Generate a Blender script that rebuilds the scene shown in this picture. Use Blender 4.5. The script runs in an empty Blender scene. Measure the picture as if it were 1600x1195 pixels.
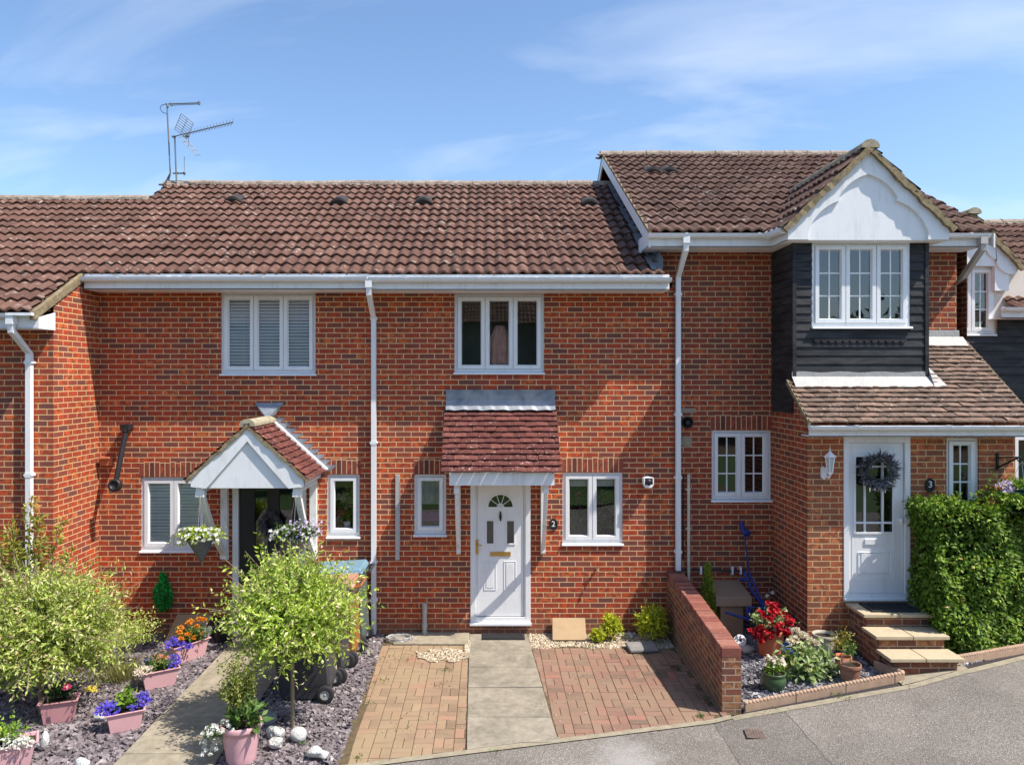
import bpy, bmesh, math, random
import numpy as np
from mathutils import Vector, Matrix
R = math.radians
rng = random.Random(7)
C = bpy.context.scene.collection

# ------------------------------------------------------------------ camera, world, sun, exposure
EYE = 3.72
F = 1177.0            # focal length in photograph pixels
VX, VY = 766.0, 588.0 # vanishing point of the depth direction
cam = bpy.data.cameras.new('camera'); camo = bpy.data.objects.new('camera', cam); C.objects.link(camo)
camo.location = (0, 0, EYE); camo.rotation_euler = (R(90), 0, 0)
cam.lens = F/1600*36; cam.sensor_width = 36; cam.sensor_fit = 'HORIZONTAL'
cam.shift_x = (800-VX)/1600; cam.shift_y = (VY-597.5)/1600
cam.clip_end = 2000; cam.clip_start = .05
sc = bpy.context.scene; sc.camera = camo
sc.view_settings.view_transform = 'Standard'; sc.view_settings.look = 'None'
sc.view_settings.exposure = 0.70; sc.view_settings.gamma = 1

S = Vector((.62, -.27, 1.0)).normalized()      # towards the sun
w = bpy.data.worlds.new('World'); sc.world = w; w.use_nodes = True
nt = w.node_tree; nt.nodes.clear()
def wn(t, **k):
    n = nt.nodes.new(t)
    for a, b in k.items(): setattr(n, a, b)
    return n
sky = wn('ShaderNodeTexSky', sky_type='NISHITA', sun_disc=False, sun_elevation=math.asin(S.z),
         sun_rotation=math.atan2(S.x, S.y), air_density=1.0, dust_density=.9, ozone_density=2.2)
tc = wn('ShaderNodeTexCoord'); sp = wn('ShaderNodeSeparateXYZ'); nt.links.new(tc.outputs['Generated'], sp.inputs[0])
def wm(op, a, b=None, c=None):
    n = wn('ShaderNodeMath', operation=op)
    for i, v in enumerate((a, b, c)):
        if v is None: continue
        if isinstance(v, (int, float)): n.inputs[i].default_value = v
        else: nt.links.new(v, n.inputs[i])
    return n.outputs[0]
ez = wm('ADD', wm('MAXIMUM', sp.outputs[2], 0), .22)
cx = wm('DIVIDE', sp.outputs[0], ez); cy = wm('DIVIDE', sp.outputs[1], ez)
cb = wn('ShaderNodeCombineXYZ'); nt.links.new(wm('ADD', wm('MULTIPLY', cx, .75), wm('MULTIPLY', cy, .35)), cb.inputs[0]); nt.links.new(wm('MULTIPLY', cy, 1.5), cb.inputs[1])
n1 = wn('ShaderNodeTexNoise'); n1.inputs['Scale'].default_value = 1.5; n1.inputs['Detail'].default_value = 7; n1.inputs['Roughness'].default_value = .52; n1.inputs['Distortion'].default_value = .5
nt.links.new(cb.outputs[0], n1.inputs['Vector'])
rp = wn('ShaderNodeValToRGB'); rp.color_ramp.elements[0].position = .50; rp.color_ramp.elements[1].position = .92
rp.color_ramp.elements[0].color = (0, 0, 0, 1); rp.color_ramp.elements[1].color = (.6, .6, .6, 1)
nt.links.new(n1.outputs['Fac'], rp.inputs[0])
tint = wn('ShaderNodeMix', data_type='RGBA', blend_type='MULTIPLY'); tint.inputs['Factor'].default_value = 1
nt.links.new(sky.outputs[0], tint.inputs['A']); tint.inputs['B'].default_value = (.80, .87, .93, 1)
mx = wn('ShaderNodeMix', data_type='RGBA'); nt.links.new(rp.outputs[0], mx.inputs['Factor'])
nt.links.new(tint.outputs['Result'], mx.inputs['A']); mx.inputs['B'].default_value = (5.2, 5.4, 5.7, 1)
bg = wn('ShaderNodeBackground'); bg.inputs['Strength'].default_value = .15
out = wn('ShaderNodeOutputWorld'); nt.links.new(mx.outputs['Result'], bg.inputs[0]); nt.links.new(bg.outputs[0], out.inputs[0])

sl = bpy.data.lights.new('sun', 'SUN'); sl.energy = 4.4; sl.angle = R(.53); sl.color = (1, .93, .83)
so = bpy.data.objects.new('sun', sl); C.objects.link(so); so.rotation_euler = S.to_track_quat('Z', 'Y').to_euler(); so.location = (8, -4, 20)

# ------------------------------------------------------------------ pixel helpers: a photograph pixel at a known depth or height
def X(px, D=10.9): return (px-VX)*D/F
def Z(py, D=10.9): return EYE+(VY-py)*D/F
def G(px, py, z=0.0):
    D = (EYE-z)*F/(py-VY); return ((px-VX)*D/F, D, z)
def gz(x): return min(max(.12*(x-2.4), 0), .36)
RE = [(-40, -4), (-6, 5.95), (-1.36, 7.22), (2.7, 8.24), (4.7, 8.47), (5.5, 8.70), (6.5, 9.15), (10, 11.0), (40, 28)]
def roadY(x):
    for (a, b), (c, d) in zip(RE, RE[1:]):
        if x <= c: return b+(d-b)*(x-a)/(c-a)
    return RE[-1][1]

# ------------------------------------------------------------------ materials
class NM:
    def __init__(s, name):
        s.m = bpy.data.materials.new(name); s.m.use_nodes = True; s.t = s.m.node_tree; s.t.nodes.clear()
        s.out = s.n('ShaderNodeOutputMaterial'); s.b = s.n('ShaderNodeBsdfPrincipled'); s.l(s.b.outputs[0], s.out.inputs[0])
    def n(s, t, **k):
        n = s.t.nodes.new(t)
        for a, b in k.items(): setattr(n, a, b)
        return n
    def l(s, a, b): s.t.links.new(a, b)
    def put(s, v, inp):
        if isinstance(v, (int, float)): inp.default_value = v
        elif isinstance(v, tuple): inp.default_value = v if len(v) == 4 or len(inp.default_value) == 3 else v+(1,)
        else: s.l(v, inp)
    def math(s, op, a, b=None, c=None, clamp=False):
        n = s.n('ShaderNodeMath', operation=op, use_clamp=clamp)
        for i, v in enumerate((a, b, c)):
            if v is not None: s.put(v, n.inputs[i])
        return n.outputs[0]
    def mix(s, f, a, b, mode='MIX'):
        n = s.n('ShaderNodeMix', data_type='RGBA', blend_type=mode); s.put(f, n.inputs['Factor']); s.put(a, n.inputs['A']); s.put(b, n.inputs['B'])
        return n.outputs['Result']
    def noise(s, sc=5, det=4, ro=.55, vec=None, dist=0):
        n = s.n('ShaderNodeTexNoise'); n.inputs['Scale'].default_value = sc; n.inputs['Detail'].default_value = det; n.inputs['Roughness'].default_value = ro
        n.inputs['Distortion'].default_value = dist
        s.l(vec if vec is not None else s.obj(), n.inputs['Vector']); return n.outputs['Fac']
    def obj(s):
        if not hasattr(s, '_o'): s._o = s.n('ShaderNodeTexCoord')
        return s._o.outputs['Object']
    def uv(s):
        s.obj(); return s._o.outputs['UV']
    def ramp(s, f, stops, interp='LINEAR'):
        n = s.n('ShaderNodeValToRGB'); cr = n.color_ramp; cr.interpolation = interp
        while len(cr.elements) < len(stops): cr.elements.new(.5)
        for e, (p, c) in zip(cr.elements, stops):
            e.position = p; c = (c, c, c) if isinstance(c, (int, float)) else c; e.color = tuple(c)+(1,)
        s.l(f, n.inputs[0]); return n.outputs[0]
    def bump(s, h, st=.3, d=.01):
        n = s.n('ShaderNodeBump'); n.inputs['Strength'].default_value = st; n.inputs['Distance'].default_value = d; s.l(h, n.inputs['Height']); s.l(n.outputs[0], s.b.inputs['Normal'])
    def attr(s, a='rnd'):
        n = s.n('ShaderNodeAttribute', attribute_name=a); return n.outputs['Fac']
    def setp(s, col=None, rough=None, spec=None, metal=None):
        if col is not None: s.put(col, s.b.inputs['Base Color'])
        if rough is not None: s.put(rough, s.b.inputs['Roughness'])
        if spec is not None: s.b.inputs['Specular IOR Level'].default_value = spec
        if metal is not None: s.b.inputs['Metallic'].default_value = metal
        return s.m

def pm(name, col, rough=.6, var=.12, scale=6, bump=.08, spec=.4, metal=0, stain=None, stain_amt=.5, bd=.01, stscale=2.5, lo=.5, hi=.75, stretch=None):
    m = NM(name); f = m.noise(scale, 6, .6)
    a = tuple(c*(1-var) for c in col); b = tuple(min(c*(1+var), .95) for c in col)
    c = m.mix(m.ramp(f, [(.3, 0), (.7, 1)]), a, b)
    if stain is not None:
        sv = None
        if stretch: mp = m.n('ShaderNodeMapping'); mp.inputs['Scale'].default_value = stretch; m.l(m.obj(), mp.inputs[0]); sv = mp.outputs[0]
        st = m.math('MULTIPLY', m.ramp(m.noise(stscale, 8, .7, sv, dist=.4), [(lo, 0), (hi, 1)]), stain_amt)
        c = m.mix(st, c, stain)
    m.setp(c, rough, spec, metal)
    if bump: m.bump(m.noise(scale*8, 5), bump, bd)
    return m.m
def rm(name, stops, rough=.7, spec=.3, bump=.2, big=None, bscale=40, lichen=None, lo=.6, hi=.66, lsc=9, interp='LINEAR', var=.2):
    m = NM(name); c = m.ramp(m.attr(), stops, interp)
    f = m.noise(14, 6, .65); c = m.mix(.8, c, m.ramp(f, [(.25, 1-var), (.75, 1+var*.4)]), 'MULTIPLY')
    if big: c = m.mix(m.ramp(m.noise(big[1], 4), [(.42, 0), (.62, 1)]), c, big[0])
    if lichen:
        l = m.ramp(m.noise(lsc, 7, .7, dist=.6), [(lo, 0), (hi, 1)]); l2 = m.ramp(m.noise(1.1, 2), [(.35, .15), (.6, 1)])
        c = m.mix(m.math('MULTIPLY', m.math('MULTIPLY', l, l2), .8), c, lichen)
    m.setp(c, rough, spec)
    if bump: m.bump(m.noise(bscale, 6, .7), bump, .008)
    return m.m
def leafmat(name, stops, trans=.35, rough=.45, spec=.35):
    m = NM(name); c = m.ramp(m.attr(), stops); c = m.mix(.8, c, m.ramp(m.noise(3.5, 4, .6), [(.32, .70), (.66, 1.15)]), 'MULTIPLY')
    m.setp(c, rough, spec)
    t = m.n('ShaderNodeBsdfTranslucent'); m.l(m.mix(1.0, c, (1.0, 1.0, .55), 'MULTIPLY'), t.inputs[0])
    x = m.n('ShaderNodeMixShader'); x.inputs[0].default_value = trans; m.l(m.b.outputs[0], x.inputs[1]); m.l(t.outputs[0], x.inputs[2]); m.l(x.outputs[0], m.out.inputs[0])
    return m.m
def brickmat(name, palette, mortar=(.72, .47, .25), stagger=.5, L=.225, H=.075, dark=.72, seed=0.0, grime=0.0):
    m = NM(name); sp = m.n('ShaderNodeSeparateXYZ')
    wob = m.n('ShaderNodeTexNoise'); wob.inputs['Scale'].default_value = 9; m.l(m.uv(), wob.inputs['Vector'])
    va = m.n('ShaderNodeVectorMath', operation='MULTIPLY_ADD'); m.l(wob.outputs['Color'], va.inputs[0]); va.inputs[1].default_value = (.007, .006, 0); m.l(m.uv(), va.inputs[2])
    m.l(va.outputs[0], sp.inputs[0])
    v = m.math('DIVIDE', sp.outputs[1], H); row = m.math('FLOOR', v)
    off = m.math('MULTIPLY', m.math('FLOORED_MODULO', row, 2.0), stagger)
    rj = m.n('ShaderNodeTexWhiteNoise', noise_dimensions='1D'); m.l(m.math('ADD', row, seed+.5), rj.inputs['W'])
    u = m.math('ADD', m.math('ADD', m.math('DIVIDE', sp.outputs[0], L), off), m.math('MULTIPLY', rj.outputs[0], .07))
    col = m.math('FLOOR', u); fu = m.math('FRACT', u); fv = m.math('FRACT', v)
    du = m.math('MULTIPLY', m.math('MINIMUM', fu, m.math('SUBTRACT', 1.0, fu)), L)
    dv = m.math('MULTIPLY', m.math('MINIMUM', fv, m.math('SUBTRACT', 1.0, fv)), H)
    nz = m.noise(90, 4, .6, m.uv())
    d = m.math('ADD', m.math('MINIMUM', du, dv), m.math('MULTIPLY', m.math('SUBTRACT', nz, .5), .0035))
    mask = m.n('ShaderNodeMapRange', interpolation_type='SMOOTHSTEP'); m.l(d, mask.inputs[0]); mask.inputs[1].default_value = .0048; mask.inputs[2].default_value = .0076
    mask = mask.outputs[0]
    cv = m.n('ShaderNodeCombineXYZ'); m.l(col, cv.inputs[0]); m.l(row, cv.inputs[1]); cv.inputs[2].default_value = seed
    wn_ = m.n('ShaderNodeTexWhiteNoise', noise_dimensions='3D'); m.l(cv.outputs[0], wn_.inputs['Vector'])
    sc_ = m.n('ShaderNodeSeparateColor'); m.l(wn_.outputs['Color'], sc_.inputs[0])
    base = m.ramp(wn_.outputs['Value'], palette)
    # burnt purple patches inside single bricks
    cl = m.n('ShaderNodeVectorMath', operation='MULTIPLY_ADD'); m.l(cv.outputs[0], cl.inputs[0]); cl.inputs[1].default_value = (3.7, 5.3, 1); m.l(m.uv(), cl.inputs[2])
    pn = m.noise(13, 3, .5, cl.outputs[0])
    pf = m.math('MULTIPLY', m.ramp(pn, [(.40, 0), (.56, 1)]), m.ramp(sc_.outputs[0], [(.2, .1), (.75, 1)]))
    base = m.mix(m.math('MULTIPLY', pf, dark), base, (.125, .048, .040))
    fine = m.noise(55, 6, .7, m.uv()); base = m.mix(.9, base, m.ramp(fine, [(.28, .66), (.72, 1.28)]), 'MULTIPLY')
    big = m.noise(.9, 4, .6, m.uv()); base = m.mix(.7, base, m.ramp(big, [(.3, .84), (.7, 1.12)]), 'MULTIPLY')
    mo = m.mix(1, mortar, m.ramp(m.noise(30, 5, .7, m.uv()), [(.3, .78), (.7, 1.15)]), 'MULTIPLY')
    c = m.mix(mask, mo, base)
    stv = m.n('ShaderNodeMapping'); stv.inputs['Scale'].default_value = (3.2, .45, 1); m.l(m.uv(), stv.inputs[0]); c = m.mix(.55, c, m.ramp(m.noise(1.0, 6, .65, stv.outputs[0]), [(.3, .74), (.62, 1.06)]), 'MULTIPLY')
    # white salt bloom
    eff = m.math('MULTIPLY', m.ramp(m.noise(2.3, 7, .75, m.uv()), [(.66, 0), (.8, 1)]), .35)
    c = m.mix(eff, c, (.5, .4, .33))
    if grime: # algae and splash stain close to the ground
        sz = m.n('ShaderNodeSeparateXYZ'); m.l(m.uv(), sz.inputs[0])
        gf = m.math('MULTIPLY', m.ramp(m.math('ADD', sz.outputs[1], m.math('MULTIPLY', m.math('SUBTRACT', m.noise(3, 6, .7, m.uv()), .5), .5)), [(.0, 1), (.28, 0)]), grime)
        c = m.mix(gf, c, (.20, .15, .10))
    m.setp(c, .85, .25)
    h = m.math('ADD', mask, m.math('MULTIPLY', fine, .5)); m.bump(h, .7, .006)
    return m.m

M = {}
PAL = [(0, (.17, .066, .052)), (.16, (.26, .068, .046)), (.36, (.40, .066, .030)), (.62, (.52, .074, .023)), (.86, (.60, .10, .026)), (1, (.64, .15, .042))]
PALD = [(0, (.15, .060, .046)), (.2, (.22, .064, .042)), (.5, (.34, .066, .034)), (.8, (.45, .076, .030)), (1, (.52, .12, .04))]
PALO = [(0, (.24, .10, .06)), (.25, (.37, .115, .055)), (.55, (.50, .135, .052)), (1, (.58, .20, .08))]
M['brick'] = brickmat('brick_red', PAL, grime=.55)
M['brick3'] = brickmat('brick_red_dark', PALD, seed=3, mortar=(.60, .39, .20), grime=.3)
M['brick3p'] = brickmat('brick_orange_porch', PALO, seed=5, mortar=(.66, .43, .22), grime=.3)
M['brick0'] = brickmat('brick_end_house', PAL, seed=9, mortar=(.70, .44, .22))
M['soldier'] = brickmat('brick_soldier', [(0, (.14, .05, .045)), (.35, (.33, .075, .045)), (1, (.45, .10, .05))], stagger=0, seed=11)
M['lowbrick'] = brickmat('brick_garden_wall', [(0, (.11, .06, .05)), (.4, (.24, .08, .05)), (.8, (.34, .13, .06)), (1, (.40, .2, .09))], seed=14, mortar=(.40, .30, .2), grime=.5)
M['upvc'] = pm('white_plastic', (.78, .79, .80), .32, .03, 3, 0, .5, stain=(.42, .39, .31), stain_amt=.38, stretch=(5, 5, .8), lo=.52, hi=.8)
M['paint'] = pm('white_paint', (.78, .79, .80), .5, .03, 3, .08, .4, stain=(.38, .35, .27), stain_amt=.45, stretch=(4, 4, .8), lo=.52, hi=.8)
M['paintold'] = pm('worn_white_paint', (.74, .74, .73), .6, .06, 8, .2, .3, stain=(.36, .33, .27), stain_amt=.6, stscale=6)
M['cream'] = pm('cream_render', (.72, .64, .56), .8, .05, 6, .1)
M['lead'] = pm('lead_flashing', (.20, .23, .27), .5, .2, 5, .15, .5, .3, stain=(.42, .42, .42), stain_amt=.6, lo=.45, hi=.6)
M['leadlight'] = pm('pale_lead', (.36, .355, .34), .6, .12, 5, .25, .4, .1, stain=(.3, .31, .33), stain_amt=.6, bd=.03, stscale=4)
M['lichenmortar'] = pm('verge_mortar', (.27, .21, .125), .9, .35, 14, .8, .2, stain=(.50, .42, .27), stain_amt=.8, stscale=9, bd=.03)
M['tile'] = rm('concrete_roof_tile', [(0, (.100, .050, .036)), (.5, (.130, .065, .047)), (1, (.165, .086, .063))], .82, .25, .35, lichen=(.44, .37, .31), lo=.565, hi=.65, lsc=10, var=.4)
M['tile3'] = rm('concrete_roof_tile_brown', [(0, (.092, .050, .038)), (.5, (.12, .066, .049)), (1, (.155, .088, .066))], .82, .25, .35, lichen=(.46, .39, .33), lo=.575, hi=.65, lsc=9, var=.4)
M['plain'] = rm('plain_tile_red', [(0, (.10, .032, .028)), (.6, (.135, .042, .034)), (1, (.18, .062, .048))], .8, .25, .3, lichen=(.60, .52, .46), lo=.60, hi=.63, lsc=24, var=.3)
M['plain3'] = rm('plain_tile_brown', [(0, (.12, .080, .060)), (.5, (.165, .112, .085)), (1, (.24, .155, .115))], .85, .25, .35, lichen=(.58, .52, .47), lo=.59, hi=.63, lsc=20, var=.35)
M['ridge'] = pm('ridge_tile_weathered', (.25, .19, .15), .9, .35, 9, .5, .2, stain=(.45, .40, .32), stain_amt=.85, stscale=7, lo=.42)
M['ridge_l'] = pm('ridge_tile_buff', (.34, .30, .21), .9, .25, 9, .5, .2, stain=(.5, .46, .36), stain_amt=.8, stscale=9)
M['black'] = pm('black_plastic', (.018, .018, .02), .45, .2, 8, .05)
M['blackbin'] = pm('charcoal_bin_plastic', (.042, .042, .047), .45, .15, 5, .05, stain=(.10, .10, .10), stain_amt=.5)
M['rubber'] = pm('black_rubber', (.022, .022, .024), .8, .2, 12, .2)
M['orange'] = pm('orange_bin_plastic', (.33, .12, .035), .45, .1, 4, .04, stain=(.3, .1, .03), stain_amt=.5)
M['binblue'] = pm('pale_blue_bin_lid', (.16, .28, .36), .4, .08, 4, .03)
M['bingrey'] = pm('grey_green_bin_plastic', (.10, .125, .115), .5, .1, 5, .04)
M['binlid'] = pm('faded_orange_lid', (.42, .21, .13), .5, .15, 6, .04, stain=(.7, .55, .45), stain_amt=.7, stscale=5)
M['weather'] = pm('black_weatherboard', (.016, .016, .018), .6, .25, 4, .3, .3, stain=(.07, .07, .072), stain_amt=.7, stretch=(.7, 1, 3), stscale=3, lo=.42, hi=.7)
M['zinc'] = pm('zinc_grey', (.15, .165, .175), .5, .15, 6, .1, .5, .4)
M['pipegrey'] = pm('grey_pipe', (.42, .41, .39), .6, .1, 8, .1)
M['pipecream'] = pm('cream_pipe', (.60, .53, .42), .6, .1, 8, .1)
M['gold'] = pm('brass', (.55, .36, .12), .3, .1, 8, 0, .5, .9)
M['chrome'] = pm('chrome', (.6, .6, .6), .25, .05, 8, 0, .5, .9)
M['doorblack'] = pm('anthracite_door', (.022, .024, .027), .4, .1, 5, .03)
M['pink'] = pm('pink_plastic_planter', (.62, .36, .38), .45, .06, 4, .03, stain=(.5, .3, .3), stain_amt=.3)
M['pinkd'] = pm('dusky_pink_planter', (.50, .25, .26), .5, .08, 4, .03, stain=(.36, .2, .2), stain_amt=.4)
M['soil'] = pm('potting_soil', (.035, .024, .018), .95, .4, 30, .8, bd=.02)
M['terra'] = pm('terracotta', (.50, .16, .075), .75, .1, 7, .1, stain=(.55, .3, .2), stain_amt=.3)
M['terraold'] = pm('old_terracotta', (.26, .12, .07), .75, .25, 9, .2, stain=(.4, .3, .22), stain_amt=.6)
M['greenpot'] = pm('green_glazed_pot', (.06, .11, .05), .3, .2, 5, .05)
M['stonepot'] = pm('buff_stoneware', (.42, .38, .30), .6, .12, 6, .2, stain=(.25, .22, .17), stain_amt=.4)
M['rope'] = pm('terracotta_rope_edging', (.40, .265, .18), .85, .15, 12, .3, stain=(.36, .3, .22), stain_amt=.6, stscale=7)
M['slab'] = pm('buff_paving_slab', (.45, .37, .245), .85, .1, 10, .25, stain=(.4, .33, .22), stain_amt=.5)
M['slabgrey'] = pm('grey_slab', (.22, .21, .20), .85, .15, 10, .3, stain=(.13, .13, .12), stain_amt=.5)
M['wood'] = pm('pale_plywood', (.36, .25, .14), .75, .12, 5, .2, stain=(.42, .3, .18), stain_amt=.5)
M['brownbox'] = pm('brown_plastic_box', (.28, .19, .125), .6, .1, 6, .1)
M['blue'] = pm('blue_metal', (.015, .035, .20), .4, .1, 6, .03)
M['bluehose'] = pm('blue_hose', (.05, .16, .42), .4, .1, 6, .03)
M['bark'] = pm('bark', (.26, .20, .13), .9, .25, 18, .6)
M['stem'] = pm('green_stem', (.12, .15, .05), .7, .2, 18, .2)
M['whitestone'] = pm('white_limestone', (.62, .62, .60), .85, .15, 9, .8, .2, stain=(.28, .27, .24), stain_amt=.7, bd=.03)
M['greystone'] = pm('grey_slate_boulder', (.20, .225, .235), .75, .15, 9, .4)
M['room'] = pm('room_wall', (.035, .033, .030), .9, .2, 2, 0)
M['blind'] = pm('grey_blind_slat', (.86, .86, .85), .5, .05, 3, 0)
M['curtain'] = pm('net_curtain', (.62, .61, .60), .9, .15, 6, .3, bd=.03)
M['robe'] = pm('pink_dressing_gown', (.80, .48, .40), .9, .2, 10, .5, bd=.02)
M['whiteplastic'] = pm('white_gloss', (.82, .82, .83), .3, .03, 3, 0)
M['lampglass'] = pm('frosted_lamp_glass', (.45, .47, .48), .15, .1, 5, 0)
M['greenfoil'] = pm('green_netting', (.03, .50, .08), .35, .4, 20, .3)
M['wreathgrey'] = leafmat('grey_blue_wreath', [(0, (.05, .055, .065)), (.6, (.15, .165, .19)), (1, (.33, .32, .32))], .1)
M['wreathdark'] = leafmat('charcoal_wreath', [(0, (.04, .04, .05)), (1, (.17, .17, .19))], .05)
M['number'] = pm('number_white', (.75, .75, .74), .5, .05, 5, 0)
M['basketgreen'] = pm('dark_green_bowl', (.015, .07, .06), .5, .1, 5, .05)
# foliage
M['willow'] = leafmat('variegated_willow_leaf', [(0, (.21, .34, .035)), (.4, (.44, .58, .075)), (.75, (.60, .71, .16)), (.95, (.74, .78, .34)), (1, (.78, .68, .45))])
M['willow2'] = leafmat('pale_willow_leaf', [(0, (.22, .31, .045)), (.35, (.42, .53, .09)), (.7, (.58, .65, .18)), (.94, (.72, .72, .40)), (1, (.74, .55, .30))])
M['photinia'] = leafmat('photinia_leaf', [(0, (.11, .16, .02)), (.45, (.28, .34, .05)), (.75, (.48, .42, .09)), (1, (.56, .24, .07))])
M['ivy'] = leafmat('hedge_leaf', [(0, (.05, .11, .012)), (.45, (.13, .24, .022)), (.85, (.25, .38, .04)), (1, (.42, .50, .12))], .3, .55, .3)
M['lime'] = leafmat('lime_leaf', [(0, (.24, .34, .02)), (.4, (.50, .60, .035)), (1, (.78, .74, .06))])
M['midgreen'] = leafmat('mid_green_leaf', [(0, (.05, .10, .02)), (.6, (.12, .22, .045)), (1, (.25, .36, .10))])
M['brightgreen'] = leafmat('bright_green_leaf', [(0, (.10, .20, .02)), (.6, (.22, .38, .04)), (1, (.42, .55, .10))])
M['basketlime'] = leafmat('trailing_lime_leaf', [(0, (.16, .26, .02)), (.6, (.40, .52, .05)), (1, (.62, .68, .14))])
M['rust'] = pm('rusty_iron', (.14, .10, .085), .9, .3, 20, .3)
M['deadleaf'] = leafmat('dead_leaf', [(0, (.22, .12, .04)), (1, (.45, .32, .12))], .2)
M['lawn'] = pm('lawn_grass', (.05, .09, .02), .95, .4, 8, .6)
M['aerial'] = pm('aerial_metal', (.16, .16, .165), .5, .1, 8, 0, .5, .3)
M['psill'] = pm('purple_card', (.25, .06, .22), .7, .2, 10, 0)
M['greenleaf'] = leafmat('green_ruffle', [(0, (.01, .22, .03)), (.6, (.03, .48, .08)), (1, (.10, .70, .18))], .3, .4)
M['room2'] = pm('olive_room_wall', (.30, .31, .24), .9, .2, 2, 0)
M['box'] = leafmat('variegated_box_leaf', [(0, (.10, .13, .02)), (.6, (.28, .32, .06)), (1, (.55, .54, .22))])
M['darkrender'] = pm('dark_olive_render', (.06, .065, .045), .9, .2, 3, 0)  # even dark olive wall colour of the house across the road
M['darkgreen'] = leafmat('dark_green_leaf', [(0, (.02, .045, .015)), (.6, (.05, .10, .03)), (1, (.10, .17, .06))])
M['hosta'] = leafmat('pale_edged_leaf', [(0, (.13, .22, .07)), (.55, (.33, .42, .16)), (1, (.66, .68, .42))])
M['conifer'] = leafmat('conifer_leaf', [(0, (.09, .15, .015)), (.6, (.25, .34, .03)), (1, (.42, .48, .08))], .2)
M['grassl'] = leafmat('grass_blade', [(0, (.14, .15, .04)), (.6, (.28, .28, .09)), (1, (.45, .42, .2))])
M['silver'] = leafmat('silver_leaf', [(0, (.25, .30, .27)), (1, (.5, .55, .5))])
M['bgtree'] = leafmat('garden_tree_leaf', [(0, (.03, .06, .012)), (1, (.10, .15, .03))])
def petal(name, a, b): return leafmat(name, [(0, a), (1, b)], .25, .5, .3)
M['pwhite'] = petal('white_petal', (.62, .63, .58), (.85, .85, .82))
M['pblue'] = petal('blue_petal', (.05, .035, .40), (.17, .12, .72))
M['porange'] = petal('orange_petal', (.70, .22, .02), (.88, .42, .05))
M['pred'] = petal('red_petal', (.38, .004, .012), (.72, .02, .035))
M['plilac'] = petal('lilac_petal', (.36, .26, .55), (.75, .68, .80))
M['pcream'] = petal('cream_petal', (.66, .56, .45), (.82, .76, .66))
M['psalmon'] = petal('salmon_petal', (.55, .18, .10), (.75, .38, .26))
M['pmagenta'] = petal('magenta_petal', (.50, .03, .16), (.72, .12, .30))
M['pyellow'] = petal('yellow_petal', (.75, .55, .05), (.85, .72, .15))

m = NM('window_glass'); m.t.nodes.remove(m.b)
tr = m.n('ShaderNodeBsdfTransparent'); tr.inputs[0].default_value = (.97, .98, .97, 1)
gl = m.n('ShaderNodeBsdfGlossy'); gl.inputs['Roughness'].default_value = .015; gl.inputs[0].default_value = (.95, .98, 1, 1)
fr = m.n('ShaderNodeFresnel'); fr.inputs[0].default_value = 1.5
bn = m.n('ShaderNodeBump'); bn.inputs['Strength'].default_value = .04; bn.inputs['Distance'].default_value = .02; m.l(m.noise(2.2, 1), bn.inputs['Height']); m.l(bn.outputs[0], gl.inputs['Normal'])
mxs = m.n('ShaderNodeMixShader'); m.l(m.math('ADD', m.math('MULTIPLY', fr.outputs[0], 1.6), .05, clamp=True), mxs.inputs[0])
m.l(tr.outputs[0], mxs.inputs[1]); m.l(gl.outputs[0], mxs.inputs[2]); m.l(mxs.outputs[0], m.out.inputs[0]); M['glass'] = m.m

# ground materials
def asphalt():
    m = NM('asphalt'); v = m.n('ShaderNodeTexVoronoi'); v.inputs['Scale'].default_value = 130; m.l(m.obj(), v.inputs['Vector'])
    sep = m.n('ShaderNodeSeparateColor'); m.l(v.outputs['Color'], sep.inputs[0])
    c = m.ramp(sep.outputs[0], [(0, (.14, .122, .106)), (.55, (.215, .192, .169)), (.9, (.29, .262, .232)), (1, (.42, .385, .34))])
    c = m.mix(.8, c, m.ramp(m.noise(.8, 7, .65), [(.3, .75), (.7, 1.3)]), 'MULTIPLY')
    # pale worn patch below the path and scattered pale grit
    mp = m.n('ShaderNodeMapping'); mp.inputs['Location'].default_value = (-1.35, -7.28, 0); m.l(m.obj(), mp.inputs[0])
    ms = m.n('ShaderNodeVectorMath', operation='MULTIPLY'); m.l(mp.outputs[0], ms.inputs[0]); ms.inputs[1].default_value = (2.3, 1.5, 0)
    ln = m.n('ShaderNodeVectorMath', operation='LENGTH'); m.l(ms.outputs[0], ln.inputs[0])
    pf = m.ramp(m.math('ADD', ln.outputs['Value'], m.math('MULTIPLY', m.math('SUBTRACT', m.noise(6, 8, .75), .5), 1.6)), [(.2, 1), (.95, 0)])
    c = m.mix(m.math('MULTIPLY', pf, .62), c, (.42, .40, .38))
    # reinstated patch seams
    sx = m.n('ShaderNodeSeparateXYZ'); m.l(m.obj(), sx.inputs[0]); wx = m.math('ADD', sx.outputs[0], m.math('MULTIPLY', m.math('SUBTRACT', m.noise(5, 4), .5), .06))
    dd = m.math('ABSOLUTE', m.math('SUBTRACT', wx, 2.80)); c = m.mix(m.math('MULTIPLY', m.math('LESS_THAN', dd, .40), .5), c, m.mix(1, c, (.72, .72, .74), 'MULTIPLY'))
    c = m.mix(m.math('MULTIPLY', m.math('LESS_THAN', m.math('ABSOLUTE', m.math('SUBTRACT', dd, .40)), .007), .45), c, (.035, .035, .035))
    c = m.mix(m.math('MULTIPLY', m.ramp(m.noise(1.7, 9, .75), [(.56, 0), (.72, 1)]), .3), c, (.36, .33, .30))
    m.setp(c, .92, .2); m.bump(v.outputs['Distance'], .9, .008); return m.m
M['asphalt'] = asphalt()
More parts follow.
